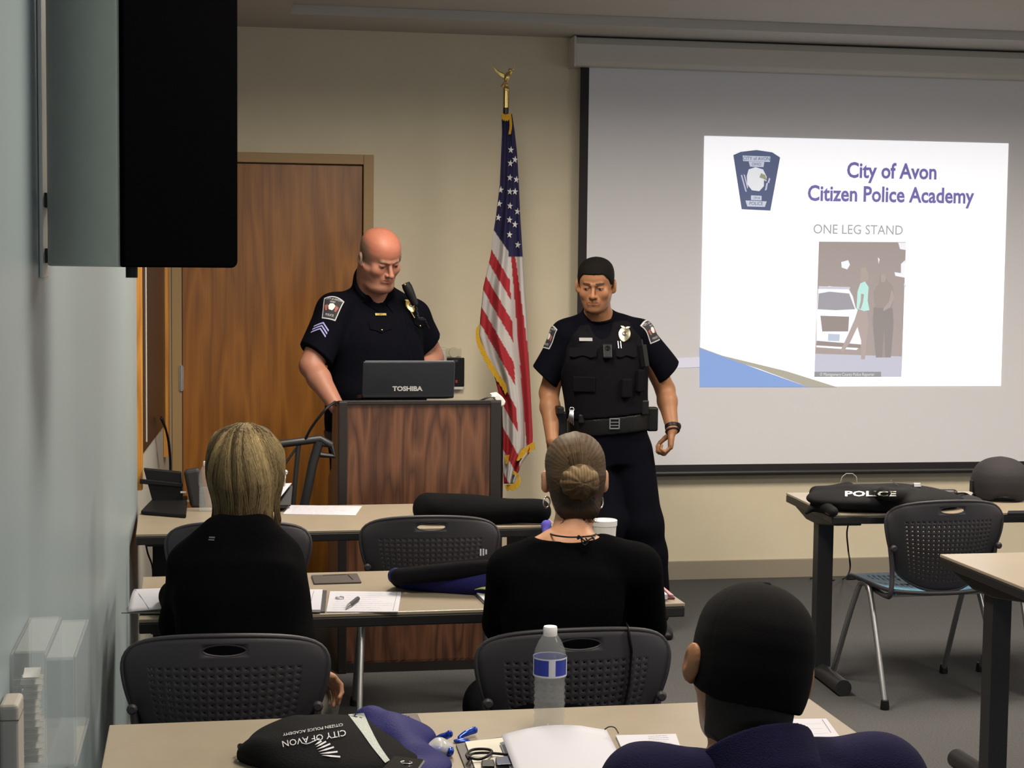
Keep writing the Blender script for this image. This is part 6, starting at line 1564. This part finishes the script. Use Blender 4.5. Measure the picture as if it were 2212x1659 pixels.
bb_ = skin_obj('black_panel', F, .0042, mat('black drawstring nylon', (.0035, .0035, .0045), .8, bump=.3, bscale=260, spec=.12), bg, smooth_it=2); bv = bvh_of(bb_)
F = Field(); F.add(ell(surf(850, 1600, .018), (.085, .075, .040)), .03); F.add(cone(surf(800, 1560, .030), surf(900, 1640, .012), .040, .040), .03); F.add(ell(surf(900, 1650, .010), (.07, .08, .022)), .03); F.cut((0, 0, TH_+.0015), (0, 0, -1)); F.warp(wob(.0045, 26, 93))
b2 = skin_obj('blue_panel', F, .0042, M_blue, bg, smooth_it=2); bv2 = bvh_of(b2)
def drape(name, pxs, bvl, m, parent, lift=.002, n=10):
    """strip of cloth between two lines seen in the photograph, laid on whichever surface lies there"""
    o = Vector((0, 0, EYE)); mb = MB(); L, R_ = pxs; rows_ = len(L)
    def pt(x, y):
        d = (at(x, y, Z=TH_)-o).normalized(); best = None
        for b in bvl:
            h = b.ray_cast(o, d, 20)
            if h[0] is not None and (best is None or (h[0]-o).length < (best-o).length): best = h[0]
        p = best if best is not None else at(x, y, Z=TH_); return p-d*lift
    LL = catmull([(a, b, 0) for a, b in L], n); RR = catmull([(a, b, 0) for a, b in R_], n); k = 6
    vs = [pt(l.x+(r.x-l.x)*j/k, l.y+(r.y-l.y)*j/k) for l, r in zip(LL, RR) for j in range(k+1)]
    mb.add(vs, [(i*(k+1)+j, i*(k+1)+j+1, (i+1)*(k+1)+j+1, (i+1)*(k+1)+j) for i in range(len(LL)-1) for j in range(k)])
    return mb.build(name, m, parent, world=True, smooth=True)
drape('grey_piping', ([(752, 1543), (780, 1580), (805, 1615), (832, 1648)], [(786, 1540), (800, 1572), (820, 1610), (842, 1642)]), [bv, bv2], mat('grey reflective mesh', (.36, .40, .38), .6, noise=.4, nscale=400), bg, .003)
# printed words and wing, upside down to us
def ptop(px, py):
    o = Vector((0, 0, EYE)); d = (at(px, py, Z=TH_)-o).normalized(); h = bv.ray_cast(o, d, 20); return h[0] if h[0] is not None else at(px, py, Z=TH_+.03)
def print_on(name, body, p_from, p_to, size_px, weight=0):
    """lettering running along a curve seen between two pixels; glyph tops point to the lower left"""
    vs, fs = text_polys(body, 1.0, 'LEFT', res=2, weight=weight); w_ = max(v[0] for v in vs); a = Vector(p_from+(0,)); b = Vector(p_to+(0,)); d = b-a; L = d.length; dn = d.normalized(); up = Vector((dn.y, -dn.x, 0)); 
    if up.y < 0: up = -up
    mb = MB(); mb.add([ptop(a.x+dn.x*v[0]/w_*L+up.x*v[1]*size_px, a.y+dn.y*v[0]/w_*L+up.y*v[1]*size_px)+Vector((0, -.001, .0025)) for v in vs], fs)
    return mb.build(name, mat('white fabric print', (.55, .55, .60), .6), bb_, world=True)
print_on('print_words', 'CITY OF AVON', (748, 1584), (610, 1609), 19)
print_on('print_words', 'CITIZEN POLICE ACADEMY', (741, 1567), (611, 1589), 8.5)
wgp = [(680, 1607), (688, 1603)]
MBw = MB()
for k in range(6):
    x0, y0 = 684+k*3, 1604-0+k*2.6; tip = (737-k*2-(5-k)*4.5, 1602+k*8.5)
    tip = [(694, 1603), (704, 1604), (713, 1609), (721, 1616), (729, 1626), (735, 1637)][k]; root = [(680, 1612), (682, 1617), (684, 1622), (687, 1627), (690, 1631), (694, 1634)][k]
    dx, dy = tip[0]-root[0], tip[1]-root[1]; l = math.hypot(dx, dy); nx_, ny_ = -dy/l*2.4, dx/l*2.4
    pts = [ptop(*root), ptop((root[0]+tip[0])/2+nx_, (root[1]+tip[1])/2+ny_), ptop(tip[0]+nx_, tip[1]+ny_), ptop(tip[0]-nx_*.4, tip[1]-ny_*.4), ptop((root[0]+tip[0])/2-nx_*.6, (root[1]+tip[1])/2-ny_*.6)]
    MB().add([p+Vector((0, -.001, .003)) for p in pts], [(0, 1, 2, 3, 4)]).build('wing_feather', MATS['white fabric print'], bb_, world=True)
cv = catmull([(651, 1606, 0), (662, 1609, 0), (676, 1604, 0), (690, 1597, 0)], 6)
MB().tube([ptop(p.x, p.y)+Vector((0, -.001, .002)) for p in cv], .0011, 4).build('wing_curve', MATS['white fabric print'], bb_, world=True)
MB().tube(catmull([surf(545, 1622, .012), surf(530, 1612, .026), surf(517, 1610, .026), surf(520, 1620, .012), surf(540, 1622, .010)], 6), .0035, 6).build('drawcord', M_black, bg, world=True, smooth=True)
MB().tube(catmull([surf(870, 1578, .012), surf(890, 1588, .010), surf(900, 1600, .006), surf(918, 1605, .006), surf(905, 1620, .006), surf(920, 1625, .005)], 6), .0038, 6).build('drawcord', M_black, bg, world=True, smooth=True)
# smartphone resting on the bag
bp = ptop(865, 1640); cz = bp.z+.006
sm_ = thing('smartphone', 'dark smartphone with a silver rim lying on the printed bag', 'smartphone', tuple(bp))
q = [at(x, y, Z=cz) for x, y in ((852, 1636), (918, 1644), (880, 1700), (800, 1690))]
hexa(MB(), [p-U*.004 for p in (q[3], q[2], q[1], q[0])], [p+U*.003 for p in (q[3], q[2], q[1], q[0])]).build('case_body', M_chrome, sm_, world=True, bevel=.003)
q2 = [p+(sum(q, Vector())/4-p)*.05+U*.0042 for p in q]; MB().add(q2[::-1], [(0, 1, 2, 3)]).build('back_glass', mat('black phone glass', (.01, .01, .012), .1), sm_, world=True)
c = at(878, 1647, Z=cz+.006); dx_ = (q[1]-q[0]).normalized(); MB().tube([c+dx_*.011*math.cos(a)+Vector((-dx_.y, dx_.x, 0))*.007*math.sin(a) for a in [i*PI/8 for i in range(17)]], .0010, 6, caps=False).build('camera_rim', M_chrome, sm_, world=True, smooth=True)
MB().lathe([(.005, 0), (.005, .002), (.0001, .002)], 14, c).build('camera_lens', MATS['dark glass'], sm_, world=True, smooth='auto')
# sweet wrappers
M_foil = mat('blue foil wrapper', (.02, .06, .42), .2, metal=.6); M_clear = mat('clear wrapper film', (.75, .77, .8), .15, trans=.6, ior=1.2)
def crumple(F, amp, f, seed): F.warp(wob(amp, f, seed, (0, 0, 1), 1)); return F
wr_ = thing('sweet_wrapper', 'crumpled clear and blue foil sweet wrapper beside the printed bag', 'wrapper', tuple(surf(945, 1612)))
F = Field(); F.add(ell(surf(950, 1615, .016), (.030, .026, .018)), .01); crumple(F, .0035, 110, 5); F.cut((0, 0, TH_+.001), (0, 0, -1)); skin_obj('film_twist', F, .003, M_clear, wr_)
F = Field(); F.add(cone(surf(925, 1622, .010), surf(970, 1624, .012), .009, .013), .01); crumple(F, .003, 120, 7); F.cut((0, 0, TH_+.001), (0, 0, -1)); skin_obj('foil_end', F, .0028, M_foil, wr_)
F = Field(); F.add(cone(surf(945, 1597, .016), surf(970, 1585, .030), .006, .010), .01); crumple(F, .003, 130, 8); skin_obj('foil_end', F, .0028, M_foil, wr_)
w2_ = thing('sweet_wrapper', 'small twisted blue wrapper scrap between bag and water bottle', 'wrapper', tuple(surf(1005, 1590)))
F = Field(); F.add(cone(surf(992, 1592, .006), surf(1024, 1576, .014), .004, .009), .01); F.add(ell(surf(998, 1600, .004), (.016, .010, .003)), .01); crumple(F, .002, 140, 9); F.cut((0, 0, TH_+.001), (0, 0, -1)); skin_obj('foil_twist', F, .0025, M_foil, w2_)
# folder, papers, lanyard and booklet
fo_ = thing('paper_folder', 'brown folder with white papers and lanyard left of the open booklet', 'folder', tuple(surf(1050, 1640)))
sheetq('cover', [(985, 1607), (1092, 1590), (1140, 1700), (1030, 1720)], MATS['brown grey cover plastic'], None, None, z=.005, thick=.004, parent=fo_)
sheetq('page', [(1005, 1602), (1088, 1593), (1130, 1700), (1045, 1710)], mat('cream paper', (.55, .53, .46), .8), None, None, z=.010, thick=.004, parent=fo_)
bk_ = thing('booklet', 'open white booklet page curling beside the water bottle', 'booklet', tuple(surf(1230, 1620)))
def pgf(u, v):
    p0 = surf(1083, 1588, .030); p1 = surf(1310, 1566, .036); p2 = surf(1390, 1725, .012); p3 = surf(1140, 1740, .018); a_ = p0+(p1-p0)*u; b_ = p3+(p2-p3)*u; p = a_+(b_-a_)*v
    return tuple(p+U*(.010*math.sin(u*PI*1.2)*(1-v*.5)-.018*max(0, u-.75)*4*.25))
MB().sheet(16, 10, pgf).build('open_page', M_pap, bk_, world=True, smooth=True, solid=.0012)
MB().sheet(16, 10, lambda u, v: tuple(Vector(pgf(u, v))-U*(.006+.010*(1-v)*(1-u))+Vector((-.003, 0, 0)))).build('page_stack', M_pap, bk_, world=True, smooth=True, solid=.002)
b3 = sheetq('lower_page', [(1330, 1588), (1460, 1585), (1500, 1700), (1380, 1700)], M_pap, None, None, z=.006, thick=.005, parent=bk_)
print_lines(b3, [(1395, 1586), (1452, 1584), (1470, 1640), (1400, 1640)], 12, z=.0066, seed=9)
MB().tube(catmull([at(1306, 1576, Z=TH_+.045), at(1316, 1570, Z=TH_+.050), at(1328, 1572, Z=TH_+.048), at(1336, 1584, Z=TH_+.03)], 6), .0012, 5).build('binding_wire', M_black, bk_, world=True, smooth=True)
la = thing('lanyard', 'black cord lanyard with a badge holder lying on the brown folder', 'lanyard', tuple(surf(1050, 1640)))
lp = [(1012, 1640), (1008, 1630), (1020, 1620), (1045, 1618), (1062, 1622), (1055, 1632), (1035, 1640), (1015, 1636), (1022, 1628), (1050, 1626), (1075, 1628), (1095, 1630)]
MB().tube(catmull([surf(x, y, .016+.004*(i % 2)) for i, (x, y) in enumerate(lp)], 6), .0028, 6).build('cord', M_black, la, world=True, smooth=True)
hexa(MB(), [surf(x, y, .012) for x, y in ((1072, 1652), (1110, 1650), (1104, 1632), (1070, 1636))], [surf(x, y, .020) for x, y in ((1072, 1652), (1110, 1650), (1104, 1632), (1070, 1636))]).build('badge_holder', mat('dark blue badge holder', (.02, .03, .08), .3), la, world=True, bevel=.002)
hexa(MB(), [surf(x, y, .012) for x, y in ((1040, 1655), (1070, 1655), (1066, 1640), (1040, 1642))], [surf(x, y, .018) for x, y in ((1040, 1655), (1070, 1655), (1066, 1640), (1040, 1642))]).build('clip', M_black, la, world=True, bevel=.002)
# sheet to the right of the man
sr = [(1690, 1553), (1785, 1552), (1815, 1592), (1700, 1600)]
ps_ = sheetq('paper_sheet', sr, M_pap, 'white lined sheet on the nearest table right of the man in the cap', 'paper', z=.004, thick=.003)
print_lines(ps_, sr, 3, mat('faint ink', (.45, .45, .5), .8), z=.0045, th=.0008, words_=False, seed=3)
MB().tube([at(1776, 1554, Z=TH_+.0045), at(1795, 1582, Z=TH_+.0045)], .0007, 4).build('margin_line', M_ink, ps_, world=True)

# ================================================================ on the table below the screen
ve = thing('police_vest', 'black tactical vest marked POLICE in white, draped on the table below the screen', 'vest', tuple(surf(1880, 1080)))
M_tv = mat('black tactical nylon', (.0055, .0055, .0068), .75, bump=.4, bscale=300, spec=.25)
F = Field()
F.add(ell(surf(1900, 1076, .040), (.30, .17, .055)), .03); F.add(cone(surf(1775, 1068, .05), surf(1850, 1072, .055), .030, .042), .03)
F.add(cone(surf(1765, 1066, .045), surf(1830, 1058, .055), .026, .030), .02)
F.add(cone(surf(1905, 1066, .10), surf(1960, 1070, .06), .014, .030), .02); F.add(cone(surf(1910, 1064, .105), surf(1880, 1066, .05), .012, .028), .02)
F.add(ell(surf(2000, 1080, .03), (.16, .11, .036)), .03); F.cut((0, 0, TH_+.002), (0, 0, -1)); F.warp(wob(.0055, 20, 101, (1, 0, 0), .5))
vb_ = skin_obj('vest_body', F, .005, M_tv, ve, smooth_it=2); bv = bvh_of(vb_)
F = Field(); e0 = surf(1770, 1096, .012); 
F.add(cone(surf(1765, 1085, .02), surf(1800, 1104, .014), .026, .020), .02); F.add(cone(surf(1790, 1092, .02), surf(1900, 1096, .02), .022, .020), .02)
F.add(cone(surf(1762, 1092, .010), at(1742, 1108, Y=6.30), .016, .012), .03); F.add(ell(surf(1795, 1096, .004), (.06, .09, .022)), .02); F.warp(wob(.004, 24, 103))
F.cut((0, 0, TH_+.002), (0, 0, -1)) if False else None
skin_obj('side_strap', F, .0045, M_tv, ve, smooth_it=2)
wp = mat('white reflective print', (.75, .75, .70), .5)
def word_on(bvx, body, px, py, wpx, hpx, par, m):
    vs, fs = text_polys(body, 1.0, 'CENTER', res=2, weight=.03); w_ = max(v[0] for v in vs)*2; hgt = max(v[1] for v in vs)*2; o = Vector((0, 0, EYE)); mb = MB(); P_ = []
    for v in vs:
        d = (at(px+v[0]/w_*wpx, py-v[1]/hgt*hpx, Y=6.6)-o).normalized(); h = bvx.ray_cast(o, d, 20); P_.append((h[0]-d*.003) if h[0] is not None else at(px+v[0]/w_*wpx, py-v[1]/hgt*hpx, Z=TH_+.06))
    mb.add(P_, fs); return mb.build('vest_lettering', m, par, world=True)
word_on(bv, 'POLICE', 1880, 1067, 112, 13, vb_, wp)
p, n = on(bv, 1980, 1052, 6.6); obm = MB(); obox(obm, p+n*.006, (1, 0, 0), (0, .5, 1), .030, .018, .014); obm.build('side_buckle', M_chrome, vb_, world=True, bevel=.002)
p, n = on(bv, 1936, 1048, 6.6); obm = MB(); obox(obm, p+n*.004, (1, 0, -.7), (0, 1, 0), .055, .006, .003); obm.build('zip', mat('grey zip', (.18, .18, .19), .4), vb_, world=True)
gl = thing('safety_glasses', 'clear safety visor standing behind the vest', 'safety glasses', tuple(surf(1833, 1053)))
gp = [at(x, y, Y=6.75) for x, y in ((1815, 1044), (1819, 1030), (1828, 1023), (1842, 1023), (1850, 1030), (1851, 1044))]
gm = MB(); n_ = len(gp); gm.add(gp+[p+Vector((0, .05*math.sin(i/(n_-1)*PI), 0)) for i, p in enumerate(gp)], [tuple(range(n_))]); gm.build('lens', mat('thin clear visor', (.9, .92, .93), .05, trans=1, ior=1.05), gl, world=True, solid=.002)
MB().tube(gp, .0016, 6).build('lens_rim', mat('milky rim', (.5, .5, .5), .2, trans=.4), gl, world=True, smooth=True)
MB().tube([at(1827, 1046, Y=6.72), at(1826, 1052, Y=6.70), surf(1826, 1060, .05)], [.004, .006, .003], 8).build('strap_clip', M_black, gl, world=True, smooth=True)
rd = thing('goggles', 'black goggles and folded dark cloth between the vest and the helmet', 'goggles', tuple(surf(2050, 1080)))
F = Field(); F.add(cone(surf(2030, 1068, .040), surf(2058, 1068, .040), .022, .022), .01); skin_obj('goggle_frame', F, .004, mat('black rubber', (.008, .008, .009), .35), rd)
F = Field(); F.add(ell(surf(2060, 1082, .012), (.12, .10, .028)), .02); F.add(cone(surf(2000, 1084, .01), surf(2100, 1088, .008), .018, .016), .02); F.cut((0, 0, TH_+.001), (0, 0, -1)); F.warp(wob(.004, 30, 105)); skin_obj('folded_cloth', F, .005, mat('dark grey cloth', (.012, .012, .015), .9), rd, smooth_it=2)
mb = MB().tube(catmull([surf(2066, 1066, .05), surf(2085, 1066, .045), surf(2100, 1075, .02)], 6), .004, 6); mb.build('strap', M_black, rd, world=True, smooth=True)
he = thing('helmet', 'dark grey ballistic helmet at the right end of the table below the screen', 'helmet', tuple(surf(2152, 1082)))
hc_ = surf(2160, 1078); M_hel = mat('matte charcoal helmet shell', (.022, .020, .023), .8, noise=.1, nscale=60, bump=.2, bscale=700, spec=.3)
F = Field(); hf_ = Fr(hc_, (-.35, -.94, 0))
F.add(loft(hf_, [(.005, .102, .112, -.114), (.035, .115, .122, -.129), (.07, .120, .123, -.132), (.105, .115, .118, -.125), (.138, .098, .099, -.104), (.160, .071, .070, -.074), (.173, .038, .038, -.040), (.178, .004, .004, -.004)], 2.1), .01)
F.sub(ell(hf_.w(0, 0, .02), (.100, .105, .085)), .004)
F.sub(ell(hf_.w(0, .16, -.02), (.10, .08, .055)), .01)
skin_obj('shell', F, .004, M_hel, he)
MB().tube([hf_.w(.11, .04, .02), hf_.w(.118, .03, -.0), hf_.w(.10, .06, .002)], .007, 8).build('chin_strap', M_black, he, world=True, smooth=True)
bk3 = MB().box(at(2100, 1050, Y=6.52), (.012, .03, .05)); bk3.build('side_buckle', M_black, he, world=True, bevel=.003)
tb_ = [(2178, 1103), (2260, 1102), (2270, 1108), (2176, 1109)]
tag(sheetq('tablet', tb_, M_black, 'flat black tablet at the right edge of the table below the screen', 'tablet', z=.010, thick=.009), 'flat black tablet at the right edge of the table below the screen', 'tablet')
c1 = at(1830, 1140, Y=6.66); tag(MB().tube(catmull([Vector((c1.x, 6.6, TH_-.05)), at(1830, 1145, Y=6.66), at(1832, 1185, Y=6.68), at(1836, 1230, Y=6.72), at(1822, 1250, Z=.01), at(1795, 1253, Z=.01), at(1770, 1246, Z=.01), at(1750, 1250, Z=.01)], 8), .0035, 6).build('power_cord', M_black, None, smooth=True), 'thin black power cord hanging under the table below the screen', 'cord')
# papers in a tray behind the front table
tr = thing('document_tray', 'dark tray with white papers right of the blonde woman, behind the front table', 'tray', tuple(at(600, 1095, Y=6.5)))
a = surf(596, 1096, .002)
hexa(MB(), [surf(585, 1098, .001), surf(618, 1098, .001), surf(628, 1089, .001), surf(590, 1089, .001)], [surf(585, 1098, .014), surf(618, 1098, .014), surf(628, 1089, .014), surf(590, 1089, .014)]).build('tray_base', M_black, tr, world=True, bevel=.002)
Yt = 6.52
MB().add([at(585, 1078, Y=Yt-.02), at(604, 1076, Y=Yt-.02), at(630, 1044, Y=Yt+.05), at(592, 1046, Y=Yt+.05)], [(0, 1, 2, 3)]).build('leaning_paper', M_pap, tr, world=True, solid=.003)
MB().add([at(585, 1092, Y=Yt), at(628, 1092, Y=Yt), at(632, 1050, Y=Yt+.06), at(592, 1050, Y=Yt+.06)], [(0, 1, 2, 3)]).build('tray_back', M_black, tr, world=True, solid=.006)
MB().ball(at(617, 1020, Y=Yt+.03), .011, 10).tube([at(617, 1022, Y=Yt+.03), at(614, 1060, Y=Yt+.04)], .003, 6).build('silver_knob', M_chrome, tr, world=True, smooth=True)
